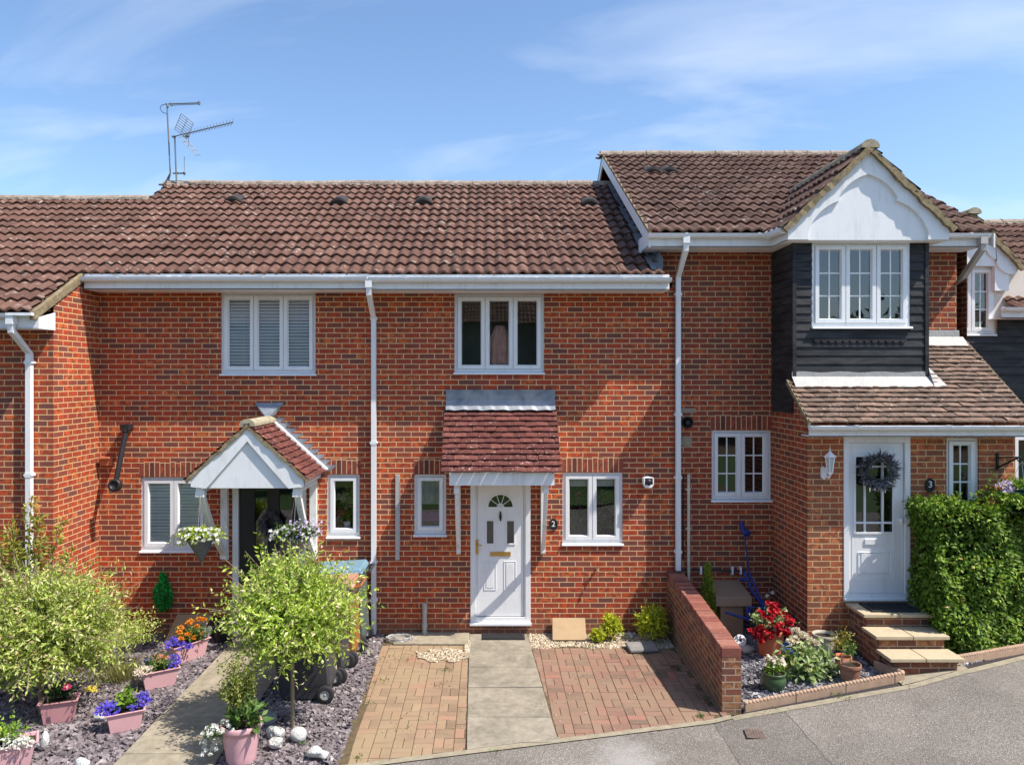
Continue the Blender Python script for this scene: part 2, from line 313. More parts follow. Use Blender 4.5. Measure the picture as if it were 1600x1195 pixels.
def concrete(name='old_concrete', k=(1, 1, 1), sa=.55):
    m = NM(name)
    c = m.ramp(m.noise(9, 8, .7), [(.3, tuple(a*b for a, b in zip((.24, .205, .15), k))), (.5, tuple(a*b for a, b in zip((.32, .275, .205), k))), (.72, tuple(a*b for a, b in zip((.40, .35, .265), k)))])
    c = m.mix(m.math('MULTIPLY', m.ramp(m.noise(2.2, 7, .7, dist=.5), [(.46, 0), (.66, 1)]), sa), c, (.16, .145, .11))
    c = m.mix(m.ramp(m.noise(36, 3, .6), [(.66, 0), (.74, .7)]), c, (.46, .42, .34))
    c = m.mix(m.ramp(m.noise(28, 4, .6), [(.28, .6), (.36, 0)]), c, (.12, .13, .07))
    m.setp(c, .92, .2); m.bump(m.noise(60, 6, .75), .5, .008); return m.m
M['concrete'] = concrete(); M['concrete2'] = concrete('grey_concrete', (.90, .91, .95), .8)
M['kerb'] = pm('concrete_edging', (.30, .26, .19), .9, .2, 12, .5, .2, stain=(.20, .19, .12), stain_amt=.6, stscale=5)
M['sand'] = pm('jointing_sand', (.12, .09, .055), .95, .3, 14, .6, .1, stain=(.12, .14, .05), stain_amt=.6, stscale=6, lo=.55)
M['underlay'] = pm('slate_underlay', (.075, .065, .068), .95, .4, 40, .8, .1, bd=.02)
M['soilground'] = pm('garden_soil', (.12, .09, .06), .95, .3, 14, .6, .1)
M['blocktan'] = rm('paving_block_weathered', [(0, (.23, .155, .105)), (.35, (.29, .195, .13)), (.7, (.33, .225, .145)), (.9, (.35, .18, .125)), (1, (.37, .27, .17))], .9, .2, .5, big=((.31, .225, .14), 1.3), bscale=60)
M['blockred'] = rm('paving_block_red', [(0, (.18, .125, .09)), (.3, (.24, .14, .105)), (.6, (.28, .15, .11)), (.86, (.27, .185, .13)), (1, (.35, .15, .115))], .9, .2, .5, big=((.26, .175, .12), 1.0), bscale=60)
M['slate'] = rm('slate_chip', [(0, (.12, .098, .106)), (.5, (.19, .158, .168)), (.9, (.27, .228, .236)), (.98, (.34, .30, .30)), (1, (.6, .57, .55))], .65, .4, .2, var=.25)
M['slateblue'] = rm('blue_slate_chip', [(0, (.07, .068, .08)), (.5, (.16, .155, .18)), (.85, (.28, .275, .30)), (1, (.50, .49, .50))], .6, .45, .2, var=.25)
M['gravelm'] = rm('buff_gravel', [(0, (.30, .22, .13)), (.4, (.50, .40, .27)), (.8, (.66, .57, .43)), (1, (.78, .72, .62))], .85, .25, .2)
M['copingbrick'] = rm('coping_brick', [(0, (.15, .055, .045)), (.5, (.25, .085, .06)), (1, (.33, .14, .10))], .85, .25, .4, bscale=50, lichen=(.45, .33, .27), lo=.58, hi=.68, lsc=16)

# ------------------------------------------------------------------ mesh builder
def link(name, me, mat=None, parent=None, smooth=False):
    if mat is not None: me.materials.append(M[mat] if isinstance(mat, str) else mat)
    o = bpy.data.objects.new(name, me); C.objects.link(o)
    if parent is not None:
        o.parent = parent
        p = parent
        inv = Matrix.Identity(4)
        chain = []
        while p is not None: chain.append(p); p = p.parent
        mw = Matrix.Identity(4)
        for q in reversed(chain): mw = mw @ q.matrix_parent_inverse @ q.matrix_basis
        if not parent.get('_local'): o.matrix_parent_inverse = mw.inverted()
    if smooth:
        me.polygons.foreach_set('use_smooth', [True]*len(me.polygons))
    return o
def boxuv(me, fn=None):
    uv = me.uv_layers.new(name='UVMap')
    vs = me.vertices
    for p in me.polygons:
        n = p.normal
        ax = max(range(3), key=lambda i: abs(n[i]))
        for li in p.loop_indices:
            c = vs[me.loops[li].vertex_index].co
            if fn: t = fn(c, n)
            else: t = (c.x, c.z) if ax == 1 else ((c.y, c.z) if ax == 0 else (c.x, c.y))
            uv.data[li].uv = t
class MB:
    def __init__(s): s.v = []; s.f = []; s.r = []
    def add(s, vs, fs, rnd=None):
        b = len(s.v); s.v += [tuple(v) for v in vs]; s.f += [tuple(i+b for i in f) for f in fs]
        s.r += [rng.random() if rnd is None else rnd]*len(fs); return s
    def poly(s, pts, rnd=None): return s.add(pts, [tuple(range(len(pts)))], rnd)
    def box(s, x0, x1, y0, y1, z0, z1, rnd=None):
        return s.add([(x0, y0, z0), (x1, y0, z0), (x1, y1, z0), (x0, y1, z0), (x0, y0, z1), (x1, y0, z1), (x1, y1, z1), (x0, y1, z1)],
                     [(0, 3, 2, 1), (4, 5, 6, 7), (0, 1, 5, 4), (1, 2, 6, 5), (2, 3, 7, 6), (3, 0, 4, 7)], rnd)
    def prism(s, pts, ex, rnd=None):     # closed polygon pts extruded by vector ex
        n = len(pts); ex = Vector(ex); q = [Vector(p) for p in pts]
        return s.add(q+[p+ex for p in q], [tuple(range(n))[::-1], tuple(range(n, 2*n))]+[(i, (i+1) % n, n+(i+1) % n, n+i) for i in range(n)], rnd)
    def tube(s, pts, r, n=8, caps=True, rot=0, rnd=None, squash=1):
        pts = [Vector(p) for p in pts]; rs = r if isinstance(r, (list, tuple)) else [r]*len(pts); vs = []; fs = []
        up = Vector((0, 0, 1)); prev = None
        for i, p in enumerate(pts):
            d = (pts[min(i+1, len(pts)-1)]-pts[max(i-1, 0)]).normalized()
            if prev is None:
                a = d.cross(up if abs(d.z) < .9 else Vector((1, 0, 0))).normalized()
            else: a = (prev-d*prev.dot(d)).normalized()
            prev = a; b = d.cross(a)
            for k in range(n):
                t = rot+2*math.pi*k/n; vs.append(p+(a*math.cos(t)+b*math.sin(t)*squash)*rs[i])
        for i in range(len(pts)-1):
            for k in range(n): fs.append((i*n+k, i*n+(k+1) % n, (i+1)*n+(k+1) % n, (i+1)*n+k))
        if caps: fs += [tuple(range(n))[::-1], tuple(range((len(pts)-1)*n, len(pts)*n))]
        return s.add(vs, fs, rnd)
    def lathe(s, prof, c, n=24, rnd=None, wob=0, cap=False):      # prof: (r, z)
        vs = []; fs = []
        for r, z in prof:
            for k in range(n):
                t = 2*math.pi*k/n; rr = r*(1+wob*math.sin(5*t+z*20)); vs.append((c[0]+rr*math.cos(t), c[1]+rr*math.sin(t), c[2]+z))
        for i in range(len(prof)-1):
            for k in range(n): fs.append((i*n+k, i*n+(k+1) % n, (i+1)*n+(k+1) % n, (i+1)*n+k))
        if cap: fs += [tuple(range(n))[::-1], tuple(range((len(prof)-1)*n, len(prof)*n))]
        return s.add(vs, fs, rnd)
    def blob(s, c, r, seed=0, n=2, amp=.2, rnd=None):             # lumpy stone
        bm = bmesh.new(); bmesh.ops.create_icosphere(bm, subdivisions=n, radius=1); rr = random.Random(seed)
        dirs = [Vector((rr.gauss(0, 1), rr.gauss(0, 1), rr.gauss(0, 1))).normalized() for _ in range(9)]; amps = [rr.uniform(.3, 1) for _ in range(9)]
        for v in bm.verts:
            k = 1
            for d, a in zip(dirs, amps): k -= amp*a*max(0, v.co.normalized().dot(d)-.55)*1.6
            v.co = Vector((v.co.x*r[0]*k, v.co.y*r[1]*k, v.co.z*r[2]*k))
        vs = [tuple(v.co+Vector(c)) for v in bm.verts]; fs = [tuple(v.index for v in f.verts) for f in bm.faces]; bm.free()
        return s.add(vs, fs, rnd)
    def xf(s, mat, start=0):
        for i in range(start, len(s.v)): s.v[i] = tuple(mat @ Vector(s.v[i]))
        return s
    def build(s, name, mat, parent=None, bevel=0, smooth=False, uvfn=None, clips=(), fix=False):
        me = bpy.data.meshes.new(name); me.from_pydata(s.v, [], s.f); me.update()
        a = me.attributes.new('rnd', 'FLOAT', 'FACE'); a.data.foreach_set('value', s.r)
        if clips or fix:
            bm = bmesh.new(); bm.from_mesh(me)
            for co, no in clips:
                bmesh.ops.bisect_plane(bm, geom=bm.verts[:]+bm.edges[:]+bm.faces[:], plane_co=co, plane_no=no, clear_outer=True)
            if fix: bmesh.ops.recalc_face_normals(bm, faces=bm.faces[:])
            bm.to_mesh(me); bm.free()
        boxuv(me, uvfn)
        o = link(name, me, mat, parent, smooth)
        if smooth == 'auto':
            me.polygons.foreach_set('use_smooth', [False]*len(me.polygons))
        if bevel:
            b = o.modifiers.new('bevel', 'BEVEL'); b.width = bevel; b.segments = 2; b.limit_method = 'ANGLE'
        return o
def tag(o, label=None, cat=None, group=None, kind=None):
    for k, v in (('label', label), ('category', cat), ('group', group), ('kind', kind)):
        if v: o[k] = v
    return o
def thing(name, label, cat, loc=(0, 0, 0), group=None, rz=0, local=False):
    o = bpy.data.objects.new(name, None); C.objects.link(o); o.location = loc; o.rotation_euler = (0, 0, rz); o.empty_display_size = .1
    if local: o['_local'] = 1
    return tag(o, label, cat, group)
def copy_tree(o, parent=None):
    c = o.copy(); C.objects.link(c); c.parent = parent
    for ch in o.children: copy_tree(ch, c)
    return c

# ------------------------------------------------------------------ foliage
def nrm(a): return a/np.maximum(np.linalg.norm(a, axis=1, keepdims=True), 1e-6)
def leaves(name, P, D, L, W, mat, parent=None, seed=0, rnd=None, fold=.25, up=None, seg=1):
    rs = np.random.RandomState(seed); n = len(P); P = np.asarray(P, float); D = nrm(np.asarray(D, float))
    N = rs.normal(size=(n, 3)) if up is None else np.asarray(up, float)+rs.normal(size=(n, 3))*.35
    Sd = nrm(np.cross(D, N)); N = nrm(np.cross(Sd, D))
    L = np.broadcast_to(L, (n,))[:, None]*rs.uniform(.7, 1.2, (n, 1)); W = np.broadcast_to(W, (n,))[:, None]*rs.uniform(.75, 1.2, (n, 1))
    a = P; b = P+D*L*.42+Sd*W*.5+N*W*fold; c = P+D*L*.98-N*L*.12; d = P+D*L*.42-Sd*W*.5+N*W*fold; e = P+D*L*.5
    V = np.stack([a, b, c, d, e], 1).reshape(-1, 3)
    base = (np.arange(n)*5)[:, None]
    Fc = np.concatenate([base+np.array([[0, 4, 1]]), base+np.array([[1, 4, 2]]), base+np.array([[0, 3, 4]]), base+np.array([[3, 2, 4]])], 1).reshape(-1, 3)
    me = bpy.data.meshes.new(name); me.from_pydata(V.tolist(), [], Fc.tolist()); me.update()
    r = rs.uniform(0, 1, n) if rnd is None else np.clip(rnd+rs.normal(size=n)*.12, 0, 1)
    at = me.attributes.new('rnd', 'FLOAT', 'FACE'); at.data.foreach_set('value', np.repeat(r, 4).astype('f'))
    return link(name, me, mat, parent)
def ball_shoots(c, rad, n, per, seed, upbias=.5, droop=0, r0=.35, spread=.25, out=(.75, 1.12), zmin=-1):
    """shoots radiating from the centre of an ellipsoid crown; returns leaf points, directions, tip factor"""
    rs = np.random.RandomState(seed); P = []; D = []; T = []; stems = []
    lumps = nrm(rs.normal(size=(9, 3)))
    for i in range(n):
        d = rs.normal(size=3); d /= np.linalg.norm(d)
        if d[2] < zmin: d[2] = -d[2]
        lump = .85+.22*max(0, (lumps@d).max()-.6)/.4
        e = d*np.array(rad)*rs.uniform(*out)*lump; s0 = e*rs.uniform(r0, r0+.3)
        g = e-s0; bend = rs.normal(size=3)*spread*np.linalg.norm(g)+np.array([0, 0, upbias*np.linalg.norm(g)])
        for k in range(per):
            t = (k+rs.rand()*.6)/per; p = np.array(c)+s0+g*t+bend*t*t-np.array([0, 0, droop])*t*t
            ax = g+2*bend*t; ax /= np.linalg.norm(ax); q = rs.normal(size=3); q -= ax*q.dot(ax); q /= np.linalg.norm(q)
            P.append(p); D.append(ax*.55+q*.8); T.append(t)
        if i % 2 == 0: stems.append([tuple(np.array(c)+s0*.2), tuple(np.array(c)+s0), tuple(np.array(c)+s0+g*.5+bend*.25), tuple(np.array(c)+s0+g+bend)])
    return np.array(P), np.array(D), np.array(T), stems
def flowers(name, pts, r, mat, parent, seed=0, petals=6, layers=1, face=(0, -.6, .8), jitter=.5):
    rs = np.random.RandomState(seed); P = []; D = []; U = []
    for p in pts:
        f = np.array(face)+rs.normal(size=3)*jitter; f /= np.linalg.norm(f)
        a = np.cross(f, [0, 0, 1.01]); a /= np.linalg.norm(a); b = np.cross(f, a)
        for l in range(layers):
            for k in range(petals):
                t = 2*math.pi*(k+.5*l)/petals+rs.rand()*.3
                P.append(np.array(p)+f*l*r*.22); D.append((a*math.cos(t)+b*math.sin(t))*(1)+f*(.25+.35*l)); U.append(f)
    return leaves(name, P, D, r, r*.75, mat, parent, seed, up=np.array(U)*3)
def pomp(name, pts, r, mat, parent, seed=0, n=60):
    rs = np.random.RandomState(seed); P = []; D = []
    for p in pts:
        d = nrm(rs.normal(size=(n, 3))); d[:, 2] = np.abs(d[:, 2])*.9-.15
        P += list(np.array(p)+d*r*.55); D += list(d+rs.normal(size=(n, 3))*.35)
    return leaves(name, P, D, r*.6, r*.45, mat, parent, seed)
def chips(name, mat, samples, size, thick, seed=0, z0=0.0, tilt=.35, zf=gz, sides=5):
    rs = np.random.RandomState(seed); n = len(samples); S_ = np.asarray(samples)
    k = sides; ang = (np.arange(k)/k*2*np.pi)[None, :]+rs.uniform(-.45, .45, (n, k))
    rad = size*rs.uniform(.45, 1.15, (n, 1))*rs.uniform(.7, 1.2, (n, k)); asp = rs.uniform(.4, 1, (n, 1)); rot = rs.uniform(0, 2*np.pi, (n, 1))
    x = np.cos(ang)*rad; y = np.sin(ang)*rad*asp; xx = x*np.cos(rot)-y*np.sin(rot); yy = x*np.sin(rot)+y*np.cos(rot)
    tx = rs.normal(size=(n, 1))*tilt; ty = rs.normal(size=(n, 1))*tilt; zz = xx*tx+yy*ty
    th = thick*rs.uniform(.5, 1.3, (n, 1)); zc = (np.array([zf(a) for a in S_[:, 0]])+z0+rs.uniform(0, size*.45, n))[:, None]
    top = np.stack([S_[:, :1]+xx, S_[:, 1:2]+yy, zc+zz+th], 2); bot = np.stack([S_[:, :1]+xx*1.05, S_[:, 1:2]+yy*1.05, zc+zz-th*.5], 2)
    V = np.concatenate([top, bot], 1).reshape(-1, 3); b = np.arange(n)*2*k
    fs = []
    tp = (b[:, None]+np.arange(k)).tolist()
    for i in range(k):
        j = (i+1) % k; fs.append(np.stack([b+k+i, b+k+j, b+j, b+i], 1))
    fs = np.stack(fs, 1).reshape(-1, 4).tolist()
    me = bpy.data.meshes.new(name); me.from_pydata(V.tolist(), [], tp+fs); me.update()
    r = rs.uniform(0, 1, n).astype('f'); at = me.attributes.new('rnd', 'FLOAT', 'FACE'); at.data.foreach_set('value', np.concatenate([r, np.repeat(r, k)]))
    return link(name, me, mat)
def scatter(n, x0, x1, y0, y1, test, seed):
    rs = np.random.RandomState(seed); o = []
    while len(o) < n:
        x = rs.uniform(x0, x1); y = rs.uniform(y0, y1)
        if test(x, y): o.append((x, y))
    return o

# ------------------------------------------------------------------ building parts
def wall(name, x0, x1, z0, z1, Y, holes, mat, parent, rev=.13, uvfn=None):
    xs = sorted({x0, x1, *[h[0] for h in holes], *[h[1] for h in holes]}); zs = sorted({z0, z1, *[h[2] for h in holes], *[h[3] for h in holes]})
    b = MB()
    for xa, xb in zip(xs, xs[1:]):
        for za, zb in zip(zs, zs[1:]):
            mx_, mz = (xa+xb)/2, (za+zb)/2
            if any(h[0] < mx_ < h[1] and h[2] < mz < h[3] for h in holes): continue
            b.poly([(xa, Y, za), (xb, Y, za), (xb, Y, zb), (xa, Y, zb)])
    for a, c, d, e in holes:
        b.poly([(a, Y, d), (a, Y, e), (a, Y+rev, e), (a, Y+rev, d)]); b.poly([(c, Y, d), (c, Y+rev, d), (c, Y+rev, e), (c, Y, e)])
        b.poly([(a, Y, e), (c, Y, e), (c, Y+rev, e), (a, Y+rev, e)]); b.poly([(a, Y, d), (a, Y+rev, d), (c, Y+rev, d), (c, Y, d)])
    return b.build(name, mat, parent, uvfn=uvfn)
def lintel(x0, x1, z0, Y, parent, h=.215, name='lintel'):
    b = MB(); b.box(x0, x1, Y-.003, Y+.05, z0, z0+h); s = x0
    return b.build(name, 'soldier', parent, uvfn=lambda c, n: (c.z-z0+.008, (c.x if abs(n.x) < .5 else c.y)-s+.001))
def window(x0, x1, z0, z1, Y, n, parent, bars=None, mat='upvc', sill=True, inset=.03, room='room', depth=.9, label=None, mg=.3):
    """casement window; n casements; bars=(columns, rows)"""
    f = MB(); y0 = Y+inset; y1 = y0+.06; s = .04; zb = z0+(.035 if sill else 0)
    f.box(x0, x0+s, y0, y1, zb, z1); f.box(x1-s, x1, y0, y1, zb, z1); f.box(x0+s, x1-s, y0, y1, z1-s, z1); f.box(x0+s, x1-s, y0, y1, zb, zb+s)
    ix0, ix1 = x0+s, x1-s; wd = (ix1-ix0)/n; p = MB()
    for i in range(n):
        a = ix0+i*wd+.005; b = ix0+(i+1)*wd-.005; c = zb+s+.004; d = z1-s-.004; t = .062; ys, ye = y0-.016, y1-.008
        if i: f.box(a-.018, a-.0, y0+.004, y1, c, d)
        # sash as a mitred frame with a chamfered inner edge
        for (A, B) in (((a, c), (b, c)), ((b, c), (b, d)), ((b, d), (a, d)), ((a, d), (a, c))):
            cxm, czm = (a+b)/2, (c+d)/2
            def inn(P, q): return (P[0]+(q if P[0] < cxm else -q), P[1]+(q if P[1] < czm else -q))
            Ai, Bi = inn(A, t-.012), inn(B, t-.012); Aj, Bj = inn(A, t), inn(B, t)
            f.poly([(A[0], ys, A[1]), (B[0], ys, B[1]), (Bi[0], ys, Bi[1]), (Ai[0], ys, Ai[1])])
            f.poly([(Ai[0], ys, Ai[1]), (Bi[0], ys, Bi[1]), (Bj[0], ye-.02, Bj[1]), (Aj[0], ye-.02, Aj[1])])
            f.poly([(A[0], ys, A[1]), (A[0], y0+.03, A[1]), (B[0], y0+.03, B[1]), (B[0], ys, B[1])])
        p.poly([(a+t-.01, ye-.02, c+t-.01), (b-t+.01, ye-.02, c+t-.01), (b-t+.01, ye-.02, d-t+.01), (a+t-.01, ye-.02, d-t+.01)])
        if bars:
            for k in range(1, bars[0]): x = a+t+(b-a-2*t)*k/bars[0]; f.box(x-.009, x+.009, ye-.028, ye-.016, c+t-.004, d-t+.004)
            for k in range(1, bars[1]): z = c+t+(d-c-2*t)*k/bars[1]; f.box(a+t-.004, b-t+.004, ye-.030, ye-.018, z-.009, z+.009)
    w_ = f.build('window', mat, parent)
    if label: w_['label'] = label
    p.build('pane', 'glass', w_)
    if sill:
        q = MB(); q.prism([(x0-.012, Y-.035, z0), (x0-.012, Y+.09, z0), (x0-.012, Y+.09, z0+.036), (x0-.012, Y-.03, z0+.026)], (x1-x0+.024, 0, 0)); q.build('sill', mat, w_, bevel=.003, fix=True)
    r = MB(); e = .002; ya, yb = y1+.002, y1+depth
    r.poly([(x0-mg, yb, z0-.4), (x1+mg, yb, z0-.4), (x1+mg, yb, z1+.1), (x0-mg, yb, z1+.1)]); r.poly([(x0-mg, ya, z0-.4), (x0-mg, yb, z0-.4), (x0-mg, yb, z1+.1), (x0-mg, ya, z1+.1)])
    r.poly([(x1+mg, ya, z0-.4), (x1+mg, ya, z1+.1), (x1+mg, yb, z1+.1), (x1+mg, yb, z0-.4)]); r.poly([(x0-mg, ya, z1+.1), (x0-mg, yb, z1+.1), (x1+mg, yb, z1+.1), (x1+mg, ya, z1+.1)])
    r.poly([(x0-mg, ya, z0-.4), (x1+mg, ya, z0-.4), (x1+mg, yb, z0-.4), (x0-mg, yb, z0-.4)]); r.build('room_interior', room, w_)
    return w_
def blind(w_, x0, x1, z0, z1, y):
    b = MB(); z = z1
    while z > z0:
        t = rng.uniform(-.003, .003); b.poly([(x0, y, z-.026+t), (x1, y, z-.026-t), (x1, y+.012, z+.012-t), (x0, y+.012, z+.012+t)]); z -= .046
    for k in (.2, .8): xx = x0+(x1-x0)*k; b.box(xx-.002, xx+.002, y+.02, y+.024, z0, z1)
    b.build('blind', 'blind', w_)
def curtain(w_, x0, x1, z0, z1, y, mat='curtain'):
    b = MB(); n = 40
    for k in range(n):
        xa, xb = x0+(x1-x0)*k/n, x0+(x1-x0)*(k+1)/n; ya, yb = y+.02*math.sin(k*1.4), y+.02*math.sin((k+1)*1.4)
        b.poly([(xa, ya, z0), (xb, yb, z0), (xb, yb, z1), (xa, ya, z1)])
    b.build('curtain', mat, w_)
def tiles(name, O, U, V, N, Wd, Ln, gauge, tw, kind, mat, parent, clips=(), seed=1, thick=.032):
    O, U, V, N = Vector(O), Vector(U).normalized(), Vector(V).normalized(), Vector(N).normalized()
    rr = random.Random(seed); b = MB(); rows = int(math.ceil(Ln/gauge)); 
    for i in range(rows):
        off = (-.5*tw if (kind == 'flat' and i % 2) else 0); cols = int(math.ceil((Wd-off)/tw))
        bow = rr.uniform(-.004, .004)
        for j in range(cols):
            u0 = off+j*tw; v0 = i*gauge-.004+rr.gauss(0, .0065 if kind == 'wave' else .003)+bow; v1 = min(v0+gauge*1.12+.02, Ln+.02)
            ns = 20 if kind == 'wave' else 3
            lift = abs(rr.gauss(0, .0045 if kind == 'wave' else .002)); tl = rr.gauss(0, .004); q = []
            for a in range(ns+1):
                s = a/ns; u = u0+s*(tw-(0 if kind == 'wave' else .003)); uu = min(max(u, 0), Wd)
                if kind == 'wave':
                    ph = (s*2) % 1.0; h = .5-.5*math.cos(2*math.pi*ph); h = .036*h**.85
                else: h = .004*math.sin(math.pi*s)
                h += lift+tl*(s-.5)*2
                q.append((uu, h))
            vs = []
            for (u, h) in q:
                lo_ = O+U*u+V*(v0+.004)+N*(h+.004); hi = O+U*u+V*v0+N*(h+thick+.004); mid = O+U*u+V*(v0+.012)+N*(h+thick+.008); bk = O+U*u+V*v1+N*(h-.004)
                vs += [lo_, hi, mid, bk]
            fs = []
            for a in range(ns):
                for c in range(3): fs.append((a*4+c, (a+1)*4+c, (a+1)*4+c+1, a*4+c+1))
            if q[0][0] < q[-1][0]: b.add(vs, fs, rr.random())
    return b.build(name, mat, parent, clips=clips)
def ridge(name, A, B, mat, parent, r=.115, seg=.45, seed=2, up=(0, 0, 1), beads=True):
    A, B = Vector(A), Vector(B); d = (B-A); L = d.length; d.normalize(); side = d.cross(Vector(up)).normalized(); up = side.cross(d); rr = random.Random(seed)
    b = MB(); s = 0
    while s < L:
        e = min(s+seg, L); j = rr.uniform(-.006, .008); k = 9; vs = []
        for t_, ex in ((s+.004, .006), (s+.03, 0), (e-.006, 0), (e, -.012)):
            for a in range(k):
                t = math.pi*(a/(k-1))*1.1-.157; vs.append(A+d*t_+side*math.cos(t)*(r+ex)+up*(math.sin(t)*(r+ex)*.8+j-.02))
        fs = [(m_*k+a, m_*k+a+1, (m_+1)*k+a+1, (m_+1)*k+a) for m_ in range(3) for a in range(k-1)]
        fs += [tuple(range(k))[::-1], tuple(range(3*k, 4*k))]
        b.add(vs, fs, rr.random()); s = e
    # mortar bed beads
    s = 0 if beads else L
    while s < L:
        for sd in (-1, 1):
            p = A+d*s+side*sd*(r*1.02)-up*.035; b.blob(p, (.10, .035, .03), seed=rr.randint(0, 999), n=1, amp=.4)
        s += rr.uniform(.12, .2)
    return b.build(name, mat, parent)
def verge_bar(O, V, N, L, ex, parent, up=.02, dn=.06, seed=1, cap=False):
    rr = random.Random(seed); b = MB(); n = int(L/.07); O, V, N, ex = Vector(O), Vector(V), Vector(N), Vector(ex)
    j = [(up+rr.uniform(-.008, .010), dn+rr.uniform(-.014, .012), rr.uniform(-.010, .008)) for _ in range(n+1)]; e = ex.normalized(); vs = []
    for k in range(n+1):
        p = O+V*(L*k/n); u, d, f = j[k]; vs += [p-N*d+e*f, p+N*u+e*f, p+N*u+ex, p-N*d+ex]
    fs = [(k*4+a, k*4+(a+1) % 4, k*4+4+(a+1) % 4, k*4+4+a) for k in range(n) for a in range(4)]+[(0, 1, 2, 3), (n*4, n*4+3, n*4+2, n*4+1)]
    b.add(vs, fs); return b.build('verge', 'lichenmortar', parent, fix=True)
def gutter(x0, x1, Y, z, parent, mat='upvc', r=.056, ends=True, step=1.0):
    b = MB(); k = 10; vs = []
    prof = [(-math.cos(math.pi*a/k)*r, -math.sin(math.pi*a/k)*r) for a in range(k+1)]
    prof = [(-r-.006, .006)]+prof+[(r+.006, .006), (r-.004, .004)]+[(math.cos(math.pi*a/k)*(r-.006), -math.sin(math.pi*a/k)*(r-.006)) for a in range(k+1)]+[(-r+.004, .004)]
    b.prism([(x0, Y+p, z+q) for p, q in prof], (x1-x0, 0, 0))
    if ends:
        for x in (x0-.006, x1): b.prism([(x, Y-math.cos(math.pi*a/k)*(r+.004), z+.004-math.sin(math.pi*a/k)*(r+.004)) for a in range(k+1)], (.006, 0, 0))
    x = x0+step*.5
    while x < x1:
        b.prism([(x, Y-math.cos(math.pi*a/k)*(r+.009), z+.012-math.sin(math.pi*a/k)*(r+.012)) for a in range(k+1)], (.035, 0, 0)); x += step
    return b.build('gutter', mat, parent, fix=True)
def downpipe(x, Yw, Yg, z1, z0, parent, mat='upvc', w=.034, clips=(), shoe=False):
    b = MB(); yp = Yw-.055
    b.box(x-.045, x+.045, Yg-.05, Yg+.05, z1-.12, z1-.02)
    pts = [(x, Yg, z1-.1), (x, Yg, z1-.2), (x, yp, z1-.2-(yp-Yg)*.75), (x, yp, z0)]
    b.tube(pts, w*1.41, 4, rot=math.pi/4)
    for zc in clips: b.box(x-.052, x+.052, Yw-.095, Yw, zc-.012, zc+.012); b.box(x-.039, x+.039, Yw-.094, Yw-.01, zc-.03, zc+.03)
    return b.build('downpipe', mat, parent)
def boards(x0, x1, z0, z1, Y, parent, gauge=.115, axis='x', name='weatherboarding', seed=1, sgn=-1):
    b = MB(); z = z0; rr = random.Random(seed)
    while z < z1-.01:
        zt = min(z+gauge+.01, z1); j = rr.uniform(-.002, .003); n = 8; r = rr.random()
        for k in range(n):
            a0, a1 = x0+(x1-x0)*k/n, x0+(x1-x0)*(k+1)/n
            w0, w1 = .0015*math.sin(k*1.7+z*40), .0015*math.sin((k+1)*1.7+z*40)
            pr = [(-.022-j, 0), (-.024-j, .004), (-.006, 1)]
            def P(a, wv, d, zz): return (a, Y+sgn*-1*d if sgn < 0 else Y+d, zz+wv) if axis == 'x' else (Y+d, a, zz+wv)
            b.poly([P(a0, w0, -.022-j, z), P(a1, w1, -.022-j, z), P(a1, w1, -.006, zt), P(a0, w0, -.006, zt)], r)
            b.poly([P(a0, w0, 0, z), P(a1, w1, 0, z), P(a1, w1, -.022-j, z), P(a0, w0, -.022-j, z)], r)
        z += gauge
    return b.build(name, 'weather', parent)
def bracket(x, Yw, Yf, zt, zb, parent, mat='paintold', w=.03, curve=.12, half=None):
    """timber gallows bracket: wall post, top rail and curved brace in the plane X = x"""
    half = half or w
    b = MB(); b.box(x-half, x+half, Yw-.075, Yw, zb, zt); b.box(x-half, x+half, Yf, Yw-.075, zt-.07, zt)
    n = 14; A = Vector((0, Yf+.05, zt-.07)); B = Vector((0, Yw-.075, zb+.10)); mid = (A+B)/2+Vector((0, curve*.75, curve)); prev = None
    for k in range(n):
        def pt(t): return A*(1-t)**2+mid*2*t*(1-t)+B*t*t
        p, q = pt(k/n), pt((k+1)/n); tn = (pt((k+1)/n+.01)-pt(k/n-.01)); nn = Vector((0, -tn.z, tn.y)).normalized()*.035
        o = Vector((x-half*.8, 0, 0)); pts = [p-nn+o, q-nn+o, q+nn+o, p+nn+o]; b.prism(pts, (half*1.6, 0, 0))
    b.prism([(x-half*.9, Yw-.075, zb), (x-half*.9, Yw-.11, zb+.03), (x-half*.9, Yw-.10, zb+.13), (x-half*.9, Yw-.075, zb+.15)], (half*1.8, 0, 0))
    b.box(x-half*1.15, x+half*1.15, Yf-.005, Yf+.1, zt-.13, zt-.06)
    return b.build('bracket', mat, parent, bevel=.004, fix=True)

YW = 10.9
TM = .5625   # roof slope of the middle houses
def zmain(y): return 5.147+TM*(y-10.5)
c1 = math.cos(math.atan(TM)); s1 = math.sin(math.atan(TM))
def roof_tiles(x0, x1, y0, y1, zf, slope, mat, parent, clips=(), seed=1, name='tiles', gauge=None, tw=None):
    c = 1/math.hypot(1, slope); s = slope*c
    return tiles(name, (x0, y0, zf(y0)), (1, 0, 0), (0, c, s), (0, -s, c), x1-x0, (y1-y0)/c, gauge or (y1-y0)/c/round((y1-y0)/c/.33), tw or (x1-x0)/round((x1-x0)/.32), 'wave', mat, parent, clips, seed)

